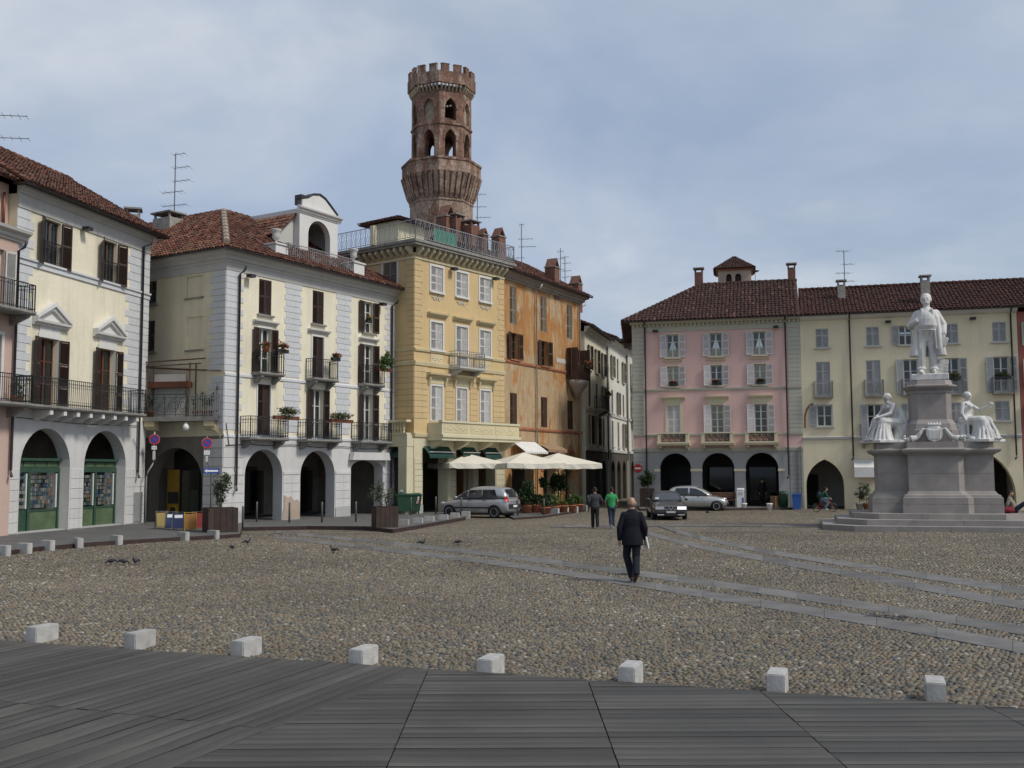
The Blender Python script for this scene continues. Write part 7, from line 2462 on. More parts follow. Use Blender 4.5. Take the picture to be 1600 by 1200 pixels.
def car(name, label, loc, rz, low, green, wheels, paint, r=0.31, sidewin=(), fs=None, rs=None, wf=0.22, spokes=6):
    """x forward. low: (x, zb, zt, w); green: (x, zb, zt, wb, wt)"""
    root = thing(name, label, 'car', loc, rz)

    def sec_low(x, zb, zt, w_):
        h = zt - zb
        half = [(0, zb), (0.80 * w_, zb), (0.96 * w_, zb + 0.14 * h), (w_, zb + 0.42 * h), (w_, zb + 0.66 * h), (0.96 * w_, zb + 0.86 * h), (0.82 * w_, zt), (0.45 * w_, zt + 0.025), (0, zt + 0.03)]
        return [(x, y, z) for y, z in half] + [(x, -y, z) for y, z in half[-2:0:-1]]

    def sec_gr(x, zb, zt, wb, wt):
        half = [(0, zb), (wb, zb), (tilt(wb, wt, 0.5), tilt(zb, zt, 0.5)), (wt, zt - 0.07 * min(1, (zt - zb) * 3)), (wt * 0.78, zt), (0, zt + 0.02)]
        return [(x, y, z) for y, z in half] + [(x, -y, z) for y, z in half[-2:0:-1]]

    def loftx(mb, secs):
        n = len(secs[0])
        vs = [p for s_ in secs for p in s_]
        fs_ = [(i * n + k_, i * n + (k_ + 1) % n, (i + 1) * n + (k_ + 1) % n, (i + 1) * n + k_) for i in range(len(secs) - 1) for k_ in range(n)]
        fs_ += [tuple(range(n))[::-1], tuple(range((len(secs) - 1) * n, len(secs) * n))]
        mb.add(vs, fs_)

    parts = []
    for nm, secs in (('body', [sec_low(*s_) for s_ in low]), ('cabin', [sec_gr(*s_) for s_ in green])):
        mb = MB()
        loftx(mb, secs)
        me = mb.mesh(nm, paint, True)
        o = bpy.data.objects.new(nm, me)
        COL.objects.link(o)
        ss = o.modifiers.new('s', 'SUBSURF')
        ss.levels = ss.render_levels = 2
        cut = None
        if nm == 'body':
            c_ = MB()
            for wx, _ in wheels:
                for s_ in (-1, 1):
                    y0, y1 = s_ * 0.55, s_ * 1.3
                    n = 20
                    rr = r + 0.05
                    vs = [(wx + rr * math.cos(2 * math.pi * t / n), y, r + rr * math.sin(2 * math.pi * t / n)) for y in (min(y0, y1), max(y0, y1)) for t in range(n)]
                    c_.add(vs, [tuple(range(n)), tuple(range(n, 2 * n))[::-1]] + [(t, n + t, n + (t + 1) % n, (t + 1) % n) for t in range(n)])
            cut = bpy.data.objects.new('cut', c_.mesh('cut', 'trim'))
            COL.objects.link(cut)
            bo = o.modifiers.new('b', 'BOOLEAN')
            bo.operation = 'DIFFERENCE'
            bo.object = cut
            bo.solver = 'EXACT'
        dg = bpy.context.evaluated_depsgraph_get()
        out = bpy.data.meshes.new_from_object(o.evaluated_get(dg))
        bpy.data.objects.remove(o)
        if cut:
            bpy.data.objects.remove(cut)
        out.name = nm
        bo_ = link(nm, out, root)
        parts.append(bo_)
    MB().box(low[0][0] + 0.35, low[-1][0] - 0.35, -0.62, 0.62, 0.16, 0.5).build('underbody', 'trim', root)

    def gy(x, z):
        for a, b_ in zip(green[:-1], green[1:]):
            lo, hi = sorted((a[0], b_[0]))
            if lo <= x <= hi:
                t = (x - a[0]) / (b_[0] - a[0])
                zb, zt, wb, wt = (tilt(a[i], b_[i], t) for i in range(1, 5))
                return tilt(wb, wt, (z - zb) / max(0.05, zt - zb))
        return green[0][3]
    for poly in sidewin:
        for s_ in (-1, 1):
            vs = [(x, s_ * (gy(x, z) + 0.004), z) for x, z in poly] + [(x, s_ * (gy(x, z) - 0.06), z) for x, z in poly]
            n = len(poly)
            MB().add(vs, [tuple(range(n)), tuple(range(n, 2 * n))[::-1]] + [(i, (i + 1) % n, n + (i + 1) % n, n + i) for i in range(n)]).build('side_window', 'carglass', root)
    for nm, q in (('windscreen', fs), ('rear_window', rs)):
        if q:
            (xa, za, wa), (xb, zb, wb) = q
            d = 0.02 if nm == 'windscreen' else -0.02
            mb = MB()
            vs = []
            for t in (0, 0.5, 1):
                x, z, w_ = tilt(xa, xb, t), tilt(za, zb, t), tilt(wa, wb, t)
                for u_ in (-1, -0.6, 0, 0.6, 1):
                    vs.append((x + d - (0.06 if d > 0 else -0.06) * abs(u_) ** 2, u_ * w_, z + 0.015))
            fs_ = [(i * 5 + k_, i * 5 + k_ + 1, (i + 1) * 5 + k_ + 1, (i + 1) * 5 + k_) for i in range(2) for k_ in range(4)]
            mb.add(vs, fs_).build(nm, 'carglass', root, True)
    for wx, wy in wheels:
        for s_ in (-1, 1):
            wh = bpy.data.objects.new('wheel', cached(('tyre', r), lambda: MB().lathe([(r * 0.62, -0.09), (r * 0.9, -0.1), (r, -0.07), (r, 0.07), (r * 0.9, 0.1), (r * 0.62, 0.09)], 28).mesh('wheel', 'rubber', True)))
            COL.objects.link(wh)
            wh.parent = root
            wh.location = (wx, s_ * wy, r)
            wh.rotation_euler = (math.pi / 2, 0, 0)

            def mkrim():
                mb = MB()
                mb.lathe([(r * 0.64, -0.085), (r * 0.66, 0.092), (r * 0.60, 0.092), (r * 0.56, 0.05), (r * 0.56, -0.08)], 28)
                mb.lathe([(0.05, -0.07), (0.055, 0.08), (0.03, 0.085)], 12)
                for k_ in range(spokes):
                    a = 2 * math.pi * k_ / spokes
                    mb.cbox((r * 0.33 * math.cos(a), r * 0.33 * math.sin(a), 0.0), (r * 0.56, 0.065, 0.14), a)
                return mb.mesh('rim', 'alloy')
            ri = link('rim', cached(('rim', r, spokes), mkrim), wh)
            if s_ > 0:
                ri.rotation_euler = (math.pi, 0, 0)
            dk = link('brake_disc', cached(('disc', r), lambda: MB().lathe([(r * 0.6, -0.03), (r * 0.6, 0.02)], 20).mesh('brake_disc', 'trim')), wh)
    return root


# silver people carrier beside the ochre house
sc_low = [(-2.10, 0.42, 0.80, 0.62), (-2.06, 0.30, 1.0, 0.80), (-1.7, 0.20, 1.03, 0.88), (-1.0, 0.19, 1.02, 0.90), (0.0, 0.19, 1.0, 0.90), (0.9, 0.19, 0.98, 0.90), (1.5, 0.2, 0.90, 0.87), (1.92, 0.26, 0.76, 0.78), (2.08, 0.34, 0.62, 0.60)]
sc_gr = [(-2.04, 0.98, 1.02, 0.78, 0.74), (-1.80, 0.98, 1.50, 0.83, 0.62), (-1.45, 0.98, 1.60, 0.85, 0.64), (-0.6, 0.98, 1.64, 0.86, 0.66), (0.1, 0.97, 1.60, 0.86, 0.65), (0.62, 0.95, 1.36, 0.85, 0.64), (1.02, 0.93, 1.12, 0.82, 0.66), (1.32, 0.90, 0.95, 0.76, 0.68)]
SP = (-1.75, 54.9)
scar = car('silver_people_carrier', 'silver people carrier parked beside the ochre house awnings, tail to the viewer', (SP[0], SP[1], 0.0), R(180 - 27), sc_low, sc_gr, ((-1.33, 0.78), (1.34, 0.78)), 'silver', 0.315,
           sidewin=([(-1.48, 1.08), (-0.62, 1.06), (-0.62, 1.46), (-1.30, 1.46)], [(-0.56, 1.06), (0.22, 1.05), (0.22, 1.43), (-0.56, 1.46)], [(0.28, 1.05), (0.95, 1.03), (0.62, 1.25), (0.28, 1.41)]),
           fs=((1.22, 0.98, 0.64), (0.30, 1.50, 0.56)), rs=((-2.02, 1.06, 0.62), (-1.83, 1.47, 0.52)), spokes=5)
for s_ in (-1, 1):
    MB().box(-1.35, 1.0, s_ * 0.895 - 0.02, s_ * 0.895 + 0.02, 0.50, 0.57).build('rubbing_strip', 'trim', scar)
    MB().add([(-2.085, s_ * 0.62, 0.84), (-2.03, s_ * 0.80, 0.84), (-1.92, s_ * 0.845, 0.92), (-1.93, s_ * 0.80, 1.10), (-1.97, s_ * 0.74, 1.16), (-2.06, s_ * 0.64, 0.98), (-2.0, s_ * 0.6, 0.95)], [(0, 1, 5), (1, 2, 3, 4, 5), (0, 1, 2, 6)]).build('tail_lamp', 'redlamp', scar)
    MB().ell((0.86, s_ * 0.96, 1.06), (0.07, 0.10, 0.07)).build('door_mirror', 'silver', scar, True)
    MB().ell((1.80, s_ * 0.66, 0.74), (0.18, 0.12, 0.08)).build('headlamp', 'lampglass', scar, True)
    for hx in (-0.75, 0.12):
        MB().box(hx - 0.1, hx + 0.1, s_ * 0.90 - 0.015, s_ * 0.90 + 0.02, 0.90, 0.935).build('door_handle', 'trim', scar)
MB().box(-2.14, -2.04, -0.62, 0.62, 0.50, 0.72).build('bumper_trim', 'trim', scar)
MB().box(-2.155, -2.142, -0.26, 0.26, 0.56, 0.67).build('number_plate', 'white', scar)
# pale silver hatchback by the pink house
pu_low = [(-1.84, 0.40, 0.80, 0.60), (-1.78, 0.28, 0.92, 0.76), (-1.4, 0.2, 0.95, 0.82), (0.0, 0.19, 0.93, 0.83), (0.8, 0.19, 0.90, 0.82), (1.35, 0.2, 0.82, 0.80), (1.75, 0.26, 0.70, 0.70), (1.90, 0.34, 0.58, 0.52)]
pu_gr = [(-1.76, 0.90, 0.94, 0.70, 0.66), (-1.55, 0.90, 1.32, 0.76, 0.58), (-1.2, 0.90, 1.46, 0.78, 0.60), (-0.4, 0.90, 1.50, 0.79, 0.61), (0.1, 0.89, 1.45, 0.79, 0.60), (0.6, 0.87, 1.20, 0.78, 0.60), (0.98, 0.85, 0.96, 0.74, 0.62)]
p = atY(1088, 797, 62.9)
pcar = car('silver_hatchback', 'pale silver hatchback parked side-on before the pink house arcade', (p.x, 62.9, 0.0), R(-14), pu_low, pu_gr, ((-1.22, 0.72), (1.24, 0.72)), 'silver2', 0.285,
           sidewin=([(-1.28, 1.0), (-0.42, 0.98), (-0.42, 1.36), (-1.12, 1.35)], [(-0.32, 0.98), (0.66, 0.96), (0.42, 1.16), (0.05, 1.32), (-0.32, 1.36)]),
           fs=((0.92, 0.92, 0.62), (0.20, 1.38, 0.52)), rs=((-1.76, 1.0, 0.58), (-1.58, 1.30, 0.5)), spokes=7)
for s_ in (-1, 1):
    MB().ell((1.62, s_ * 0.56, 0.70), (0.18, 0.12, 0.07)).build('headlamp', 'lampglass', pcar, True)
    MB().ell((0.62, s_ * 0.86, 0.98), (0.06, 0.09, 0.06)).build('door_mirror', 'trim', pcar, True)
    MB().box(1.5, 1.93, s_ * 0.3 - 0.28, s_ * 0.3 + 0.28, 0.36, 0.46).build('bumper_trim', 'trim', pcar)
    for hx in (-0.3, 0.55):
        MB().box(hx - 0.42, hx - 0.28, s_ * 0.83 - 0.015, s_ * 0.83 + 0.012, 0.82, 0.85).build('door_handle', 'trim', pcar)
# dark saloon driving towards the viewer
al_low = [(-2.25, 0.42, 0.88, 0.62), (-2.2, 0.30, 0.98, 0.80), (-1.6, 0.22, 1.0, 0.87), (-0.6, 0.2, 0.95, 0.88), (0.6, 0.2, 0.92, 0.88), (1.3, 0.2, 0.84, 0.87), (1.9, 0.22, 0.74, 0.84), (2.16, 0.28, 0.66, 0.78), (2.24, 0.34, 0.60, 0.70)]
al_gr = [(-1.75, 0.94, 0.99, 0.76, 0.70), (-1.1, 0.92, 1.33, 0.80, 0.60), (-0.5, 0.92, 1.39, 0.80, 0.62), (0.1, 0.91, 1.36, 0.80, 0.62), (0.55, 0.89, 1.14, 0.79, 0.66), (0.98, 0.87, 0.92, 0.76, 0.68)]
p = gp(1043, 813)
acar = car('dark_saloon', 'dark grey saloon car with lit headlamp driving towards the viewer', (p.x + 0.25, p.y + 2.1, 0.0), R(-92.5), al_low, al_gr, ((-1.32, 0.76), (1.34, 0.76)), 'darkgrey', 0.30,
           sidewin=([(-1.05, 1.0), (-0.3, 0.98), (-0.3, 1.27), (-0.9, 1.25)], [(-0.22, 0.98), (0.62, 0.96), (0.2, 1.24), (-0.22, 1.27)]), fs=((0.92, 0.93, 0.70), (0.14, 1.32, 0.56)), rs=((-1.72, 0.99, 0.64), (-1.05, 1.28, 0.54)), spokes=8)
for s_ in (-1, 1):
    MB().box(2.12, 2.235, s_ * 0.53 - 0.21, s_ * 0.53 + 0.21, 0.53, 0.66).build('headlamp', 'litlamp' if s_ > 0 else 'lampglass', acar)
    MB().box(2.15, 2.262, s_ * 0.50 - 0.16, s_ * 0.50 + 0.16, 0.25, 0.30).build('fog_lamp', 'lampglass', acar)
    MB().box(2.12, 2.25, s_ * 0.22 - 0.09, s_ * 0.22 + 0.09, 0.53, 0.56).build('grille_bar', 'chrome', acar)
    MB().box(2.12, 2.247, s_ * 0.22 - 0.09, s_ * 0.22 + 0.09, 0.565, 0.64).build('grille', 'trim', acar)
    MB().ell((0.62, s_ * 0.95, 0.98), (0.06, 0.10, 0.07)).build('door_mirror', 'darkgrey', acar, True)
FX = Fr((0, 0), 0)
tri = [(-0.15, 0.70), (0.15, 0.70), (0.06, 0.55), (0.0, 0.48), (-0.06, 0.55)]
tri2 = [(-0.10, 0.675), (0.10, 0.675), (0.0, 0.53)]
MB().add([(2.19, y, z) for y, z in tri] + [(2.27, y, z) for y, z in tri], [tuple(range(5)), tuple(range(5, 10))[::-1]] + [(i, (i + 1) % 5, 5 + (i + 1) % 5, 5 + i) for i in range(5)]).build('shield_grille', 'chrome', acar)
MB().add([(2.26, y, z) for y, z in tri2] + [(2.282, y, z) for y, z in tri2], [(0, 1, 2), (5, 4, 3), (0, 1, 4, 3), (1, 2, 5, 4), (2, 0, 3, 5)]).build('shield_mesh', 'black', acar)
MB().box(2.13, 2.258, -0.62, 0.62, 0.24, 0.31).build('lower_intake', 'trim', acar)
MB().box(2.20, 2.275, -0.22, 0.22, 0.36, 0.45).build('number_plate', 'cornice', acar)
MB().box(0.86, 0.875, -0.62, -0.44, 0.99, 1.09).build('windscreen_sticker', 'white', acar)
# ------------------------------------------------------------------ planters, bins, signs
M['corten'] = plain('dark_brown_planter_wood', (0.045, 0.028, 0.022), 0.75, 0, 0.25, 3, 0.15, rand=0.15)
PZ = 0.15


def planter(label, px, py, w_, h, rz, crown, seed, slat=True, mat='corten', leafm='leaf', stems=3, z=PZ):
    p = gp(px, py, z)
    t = thing('planter', label, 'planter', (p.x, p.y + w_ * 0.5, z), rz)
    MB().box(-w_ / 2 + 0.03, w_ / 2 - 0.03, -w_ / 2 + 0.03, w_ / 2 - 0.03, 0.02, h - 0.05).build('box', mat, t)
    n = 5
    for sd_ in range(4):
        fr = Fr([(-w_ / 2, -w_ / 2), (w_ / 2, -w_ / 2), (w_ / 2, w_ / 2), (-w_ / 2, w_ / 2)][sd_], sd_ * math.pi / 2)
        for i in range(n):
            a = i * w_ / n + 0.006
            MB(fr).box(a, a + w_ / n - 0.012, -0.028, 0.0, 0.0, h).build('slat', mat, t)
    MB().box(-w_ / 2 + 0.05, w_ / 2 - 0.05, -w_ / 2 + 0.05, w_ / 2 - 0.05, h - 0.049, h - 0.04).build('soil', 'joint', t)
    mb = MB()
    for k_ in range(stems):
        bx, by = rnd.uniform(-.12, .12), rnd.uniform(-.12, .12)
        c, r_ = crown[0][0], crown[0][1]
        mb.tube([(bx, by, h - 0.06), (bx * 1.5 + c[0] * 0.4, by * 1.5, h + (c[2] - h) * 0.5), (c[0] + bx * 2, c[1] + by * 2, c[2] + r_[2] * 0.4)], [0.025, 0.018, 0.008], 6)
    mb.build('stem', 'bark', t)
    leaves('leaves', t, crown, leafm, seed)
    return t


planter('brown slatted planter with loose grey-green shrub beside the passage signs', 337, 832, 1.12, 0.92, R(28), [((0.05, 0, 1.75), (0.42, 0.42, 0.62), 900, 0.055, dict(clumps=14)), ((0, 0, 1.15), (0.2, 0.2, 0.35), 160, 0.05)], 100, leafm='leafgrey')
planter('brown slatted planter with sparse shrub at the corner of the raised pavement', 599, 824.5, 0.92, 0.85, R(20), [((-0.25, 0, 1.35), (0.42, 0.38, 0.55), 420, 0.05, dict(clumps=12)), ((0.22, 0, 1.3), (0.3, 0.3, 0.4), 160, 0.05)], 110, leafm='leafgrey')
planter('dark planter with round clipped shrub at the corner of the pink house', 1013, 792, 0.85, 1.15, R(-14), [((0, 0, 1.72), (0.62, 0.6, 0.62), 1500, 0.06, dict(clumps=22))], 120, z=0.13)

M['bluecloth'] = plain('blue_print', (0.10, 0.12, 0.35), 0.6)
M['cardboard'] = plain('brown_slats', (0.17, 0.095, 0.05), 0.8, 0, 0.2, 4)
M['bluebin'] = plain('blue_bin_plastic', (0.03, 0.11, 0.36), 0.45, 0, 0.1, 3)
M['benchwood'] = plain('bench_wood', (0.16, 0.085, 0.05), 0.7, 0, 0.2, 4)
M['bingreen'] = plain('green_bin_plastic', (0.018, 0.060, 0.030), 0.5, 0, 0.15, 3)
p = gp(637, 803.5, PZ)
t = thing('wheeled_bin', 'large dark green wheeled refuse bin with white sacks on its lid', 'bin', (p.x, p.y + 0.4, PZ), R(14))
MB().add([(-0.56, -0.36, 0.16), (0.56, -0.36, 0.16), (0.56, 0.36, 0.16), (-0.56, 0.36, 0.16), (-0.66, -0.44, 1.0), (0.66, -0.44, 1.0), (0.66, 0.44, 1.0), (-0.66, 0.44, 1.0)], [(0, 3, 2, 1), (4, 5, 6, 7), (0, 1, 5, 4), (1, 2, 6, 5), (2, 3, 7, 6), (3, 0, 4, 7)]).build('body', 'bingreen', t)
MB().box(-0.70, 0.70, -0.48, 0.48, 1.002, 1.05).loft([(0, 0, 1.051, 0.66, 0.44), (0, 0, 1.10, 0.6, 0.38)], 20, 0.4).build('lid', 'bingreen', t)
for x in (-0.5, 0.5):
    for y_ in (-0.3, 0.3):
        MB().cbox((x, y_, 0.08), (0.05, 0.16, 0.16)).build('wheel', 'rubber', t)
MB().add([(0.36, -0.425, 0.55), (0.46, -0.43, 0.55), (0.52, -0.447, 0.92), (0.42, -0.445, 0.92)], [(0, 1, 2, 3)]).build('reflective_stripe', 'white', t)
for i_, zz_ in enumerate((0.6, 0.72, 0.84)):
    MB().cbox((0.44, -0.452, zz_), (0.11, 0.008, 0.04), 0, 0.6).build('stripe', 'red', t)
mb = MB().ell((-0.1, 0, 0.1), (0.30, 0.2, 0.12)).ell((0.1, 0.03, 0.12), (0.2, 0.18, 0.13)).ell((-0.05, 0, 0.22), (0.06, 0.05, 0.08))
o = sculpt('refuse_sack', mb, 0.025, 'white', None, 2, (p.x - 0.1, p.y + 0.4, PZ + 1.1), 0.2)
tag(o, 'white refuse sack lying on top of the large green bin', 'sack')

# small bins, post box and bench along the pink house
def dplace(u, v, z=0.13):
    q = Vector((7.82, 66.98, 0)) + da @ Vector((u, -v, 0))
    return (q.x, q.y, z)


t = thing('white_cabinet', 'white free-standing dispenser box between two arcade arches of the pink house', 'dispenser', dplace(6.72, 1.0), R(-14))
MB().box(-0.22, 0.22, -0.18, 0.18, 0, 1.05).build('body', 'white', t)
MB().loft([(0, 0, 1.05, 0.25, 0.2), (0, 0, 1.13, 0.24, 0.19), (0, 0, 1.17, 0.18, 0.14)], 16, 0.4).build('cap', 'white', t)
MB().box(-0.15, 0.15, -0.19, -0.181, 0.75, 0.92).build('label_panel', 'cornice', t)
MB().box(0.08, 0.2, -0.188, -0.181, 0.2, 0.6).build('mark', 'bluecloth', t)
t = thing('litter_basket', 'brown slatted litter basket before the right-hand arch of the pink house', 'bin', dplace(8.75, 0.95), R(-14))
for i in range(10):
    a = i * 2 * math.pi / 10
    MB().cbox((0.24 * math.cos(a), 0.24 * math.sin(a), 0.36), (0.03, 0.13, 0.66), a).build('slat', 'cardboard', t)
MB().lathe([(0.22, 0.02), (0.22, 0.6)], 12).build('liner', 'black', t)
t = thing('wheeled_bin', 'dark green rounded bin beside the brown litter basket', 'bin', dplace(9.30, 0.95), R(-14))
MB().loft([(0, 0, 0.02, 0.25, 0.25), (0, 0, 0.75, 0.29, 0.29), (0, 0, 0.9, 0.28, 0.28), (0, 0, 1.0, 0.18, 0.18)], 18, 0.7).build('body', 'bingreen', t, True)
MB().box(-0.17, 0.17, -0.30, -0.25, 0.66, 0.82).build('slot', 'black', t)
t = thing('wheeled_bin', 'bright blue wheeled bin at the corner of the pink house', 'bin', dplace(10.05, 1.5, 0.0), R(-14))
MB().add([(-0.22, -0.22, 0.05), (0.22, -0.22, 0.05), (0.22, 0.24, 0.05), (-0.22, 0.24, 0.05), (-0.27, -0.28, 0.9), (0.27, -0.28, 0.9), (0.27, 0.28, 0.9), (-0.27, 0.28, 0.9)], [(0, 3, 2, 1), (4, 5, 6, 7), (0, 1, 5, 4), (1, 2, 6, 5), (2, 3, 7, 6), (3, 0, 4, 7)]).build('body', 'bluebin', t)
MB().box(-0.29, 0.29, -0.31, 0.30, 0.902, 0.95).box(-0.26, 0.26, -0.27, 0.27, 0.951, 0.99).build('lid', 'bluebin', t)
for x in (-0.2, 0.2):
    MB().tube([(x - 0.03, 0.2, 0.09), (x + 0.03, 0.2, 0.09)], 0.09, 12).build('wheel', 'rubber', t)
t = thing('park_bench', 'wooden bench with backrest under the middle arch of the pink house', 'bench', dplace(5.6, 1.0), R(-14))
for i in range(4):
    MB().box(-0.85, 0.85, -0.25 + i * 0.13, -0.14 + i * 0.13, 0.42, 0.46).build('seat_slat', 'benchwood', t)
for i in range(3):
    MB().box(-0.85, 0.85, 0.27 + i * 0.02, 0.30 + i * 0.02, 0.55 + i * 0.13, 0.65 + i * 0.13).build('back_slat', 'benchwood', t)
for x in (-0.7, 0.7):
    MB().box(x - 0.03, x + 0.03, -0.22, -0.16, 0, 0.419).box(x - 0.03, x + 0.03, 0.2, 0.268, 0, 0.9).box(x - 0.029, x + 0.029, -0.22, 0.2, 0.37, 0.418).build('leg_frame', 'iron', t)
for i, u_ in enumerate((5.05, 6.45, 7.95)):
    t = thing('tapered_pot', 'small white tapered pot at the kerb before the pink house, %s from the left' % n_word[i], 'pot', dplace(u_ + 0.5, 2.35, 0.0), 0, 'white pots before the pink house')
    MB().lathe([(0.13, 0), (0.17, 0.34), (0.19, 0.36), (0.19, 0.42), (0.15, 0.42), (0.14, 0.36)], 14).build('pot', 'white', t, True)
    MB().lathe([(0.14, 0.36), (0.02, 0.365)], 12).build('soil', 'joint', t)

# road signs
def disc(mb, r0, r1, y0, y1, n=28):
    vs = []
    for y_ in (y0, y1):
        for r_ in (r0, r1):
            vs += [(r_ * math.cos(2 * math.pi * k_ / n), y_, r_ * math.sin(2 * math.pi * k_ / n)) for k_ in range(n)]
    fs = []
    for k_ in range(n):
        j = (k_ + 1) % n
        fs += [(k_, j, n + j, n + k_), (2 * n + k_, 3 * n + k_, 3 * n + j, 2 * n + j), (n + k_, n + j, 3 * n + j, 3 * n + k_)]
    return mb.add(vs, fs)


def no_parking(t, z, x=0.0, r=0.24, y=-0.05):
    o = disc(MB(), 0.0, r, y, y + 0.012).build('sign_plate', 'white', t, loc=(x, 0, z))
    disc(MB(), 0.0, r * 0.78, y - 0.005, y - 0.001).build('sign_field', 'blue', o)
    disc(MB(), r * 0.76, r * 0.98, y - 0.010, y - 0.002).build('sign_ring', 'red', o)
    MB().cbox((0, y - 0.012, 0), (r * 1.6, 0.004, r * 0.17), 0, math.pi / 4).build('sign_bar', 'red', o)


def lettering(t, x, z):
    cu = bpy.data.curves.new('l', 'FONT')
    cu.body, cu.size, cu.align_x, cu.align_y = '0-24', 0.1, 'CENTER', 'CENTER'
    o = bpy.data.objects.new('l', cu)
    COL.objects.link(o)
    me = bpy.data.meshes.new_from_object(o.evaluated_get(bpy.context.evaluated_depsgraph_get()))
    bpy.data.objects.remove(o)
    me.materials.clear()
    me.materials.append(M['black'])
    link('plate_lettering', me, t, (x, -0.058, z)).rotation_euler = (math.pi / 2, 0, 0)



q = gp(229, 823, PZ)
q = Vector((-16.4, 46.6, PZ))
t = thing('no_parking_sign', 'round no parking sign on a bent pole at the end of the cream house', 'road sign', tuple(q), R(14))
MB().tube([(0, 0, 0), (0, 0, 2.05), (0.05, 0, 2.3), (0.25, 0, 2.65), (0.30, 0, 2.8), (0.30, 0, 4.1)], 0.035, 8).build('pole', 'postlight', t, True)
no_parking(t, 3.75, 0.30)
MB().box(0.19, 0.41, -0.055, -0.04, 3.30, 3.46).build('plate', 'white', t)
MB().box(0.24, 0.36, -0.055, -0.04, 2.85, 3.22).build('plate', 'cornice', t)
lettering(t, 0.30, 3.38)
q = Vector((-13.05, 44.6, PZ))
t = thing('no_parking_sign', 'round no parking sign above a blue arrow sign beside the slatted planter', 'road sign', tuple(q), R(22))
MB().tube([(0.12, 0, 0), (0.12, 0, 2.35), (-0.05, 0, 2.7), (-0.08, 0, 2.85), (-0.08, 0, 3.85)], 0.03, 8).build('pole', 'post', t, True)
no_parking(t, 3.52, -0.08, 0.225)
MB().box(-0.20, 0.04, -0.055, -0.04, 3.03, 3.20).build('plate', 'white', t)
lettering(t, -0.08, 3.115)
MB().box(-0.13, -0.03, -0.055, -0.04, 2.72, 2.98).build('plate', 'cornice', t)
MB().box(-0.22, 0.46, -0.065, -0.045, 2.22, 2.44).build('arrow_plate', 'blue', t)
MB().vprism([(-0.18, 2.33), (-0.06, 2.41), (-0.06, 2.37), (0.40, 2.37), (0.40, 2.29), (-0.06, 2.29), (-0.06, 2.25)], -0.072, -0.067).build('arrow', 'white', t)
q = dplace(0.28, 0.06, 2.55)
t = thing('no_entry_sign', 'red no entry sign on the corner pier of the pink house', 'road sign', q, R(-13.9))
disc(MB(), 0.0, 0.27, -0.03, -0.015).build('sign_plate', 'red', t)
MB().box(-0.19, 0.19, -0.036, -0.031, -0.05, 0.05).build('bar', 'white', t)
MB().box(-0.03, 0.03, -0.014, 0.06, -0.05, 0.05).build('fixing', 'post', t)

# steel bollards
bol = MB().lathe([(0.045, 0), (0.045, 0.92), (0.035, 0.96), (0.0, 0.97)], 10).mesh('bollard', 'post', True)
BL = [(379, 828, 'thin steel bollard at the corner of the raised pavement below the planter'), (401, 817, 'thin steel bollard before the first arch pier of the quoined house'), (452, 818, 'thin steel bollard before the patched pier of the quoined house'), (503, 818, 'thin steel bollard before the middle arch of the quoined house'), (556, 817, 'thin steel bollard before the third arch of the quoined house'),
      (642, 806, 'thin steel bollard in front of the large green bin'), (681, 804, 'thin steel bollard at the nose of the silver people carrier'), (721, 806, 'thin steel bollard before the door of the silver people carrier'), (809, 806, 'thin steel bollard behind the tail of the silver people carrier'), (850, 805, 'thin steel bollard before the cafe bushes'), (919, 797, 'thin steel bollard at the far end of the cafe pots')]
for x, y_, lb in BL:
    p = gp(x, y_, 0.1)
    o = link('bollard', bol, None, (p.x, p.y, 0.0 if x > 800 else 0.1))
    tag(o, lb, 'bollard', 'thin steel bollards')

# A-boards and stacked signs at the passage
M['dullyellow'] = plain('dull_yellow_board', (0.26, 0.19, 0.05), 0.6)
M['dullred'] = plain('dull_red_board', (0.20, 0.02, 0.018), 0.6)
M['navyboard'] = plain('blue_board', (0.015, 0.026, 0.08), 0.5, 0, 0.15, 4)
M['orangeboard'] = plain('orange_board', (0.30, 0.13, 0.02), 0.5, 0, 0.15, 4)
for i, (px, py, rz, mat, lb) in enumerate(((252, 826, 30, 'dullyellow', 'yellow folding board leaning at the passage, behind the blue boards'), (267, 827, 20, 'navyboard', 'dark blue folding advertising board, left of the pair at the passage'), (279, 828, 10, 'navyboard', 'dark blue folding advertising board, right of the pair at the passage'), (297, 829, 25, 'orangeboard', 'yellow tubular-framed folding board beside the brown planter'), (309, 827, 15, 'dullred', 'red folding board half hidden behind the brown planter'))):
    p = gp(px, py, PZ)
    t = thing('folding_board', lb, 'advertising board', (p.x, p.y, PZ), R(rz), 'folding boards at the passage')
    t.scale = (0.85,) * 3
    for s_ in (-1, 1):
        bd = MB()
        bd.add([(-0.24, s_ * 0.22, 0.08), (0.24, s_ * 0.22, 0.08), (0.24, s_ * 0.02, 0.76), (-0.24, s_ * 0.02, 0.76), (-0.24, s_ * 0.24, 0.08), (0.24, s_ * 0.24, 0.08), (0.24, s_ * 0.04, 0.76), (-0.24, s_ * 0.04, 0.76)], [(0, 1, 2, 3), (4, 5, 6, 7), (0, 1, 5, 4), (2, 3, 7, 6), (0, 3, 7, 4), (1, 2, 6, 5)])
        bd.build('panel', mat, t)
        MB().tube([(-0.27, s_ * 0.25, 0.0), (-0.27, s_ * 0.03, 0.82), (0.27, s_ * 0.03, 0.82), (0.27, s_ * 0.25, 0.0)], 0.016, 6).build('frame', 'yellowp' if mat == 'orangeboard' else 'post', t)
    if mat == 'navyboard':
        MB().add([(-0.18, -0.10, 0.56), (0.18, -0.10, 0.56), (0.18, -0.065, 0.70), (-0.18, -0.065, 0.70)], [(0, 1, 2, 3)]).build('notice', 'white', t)

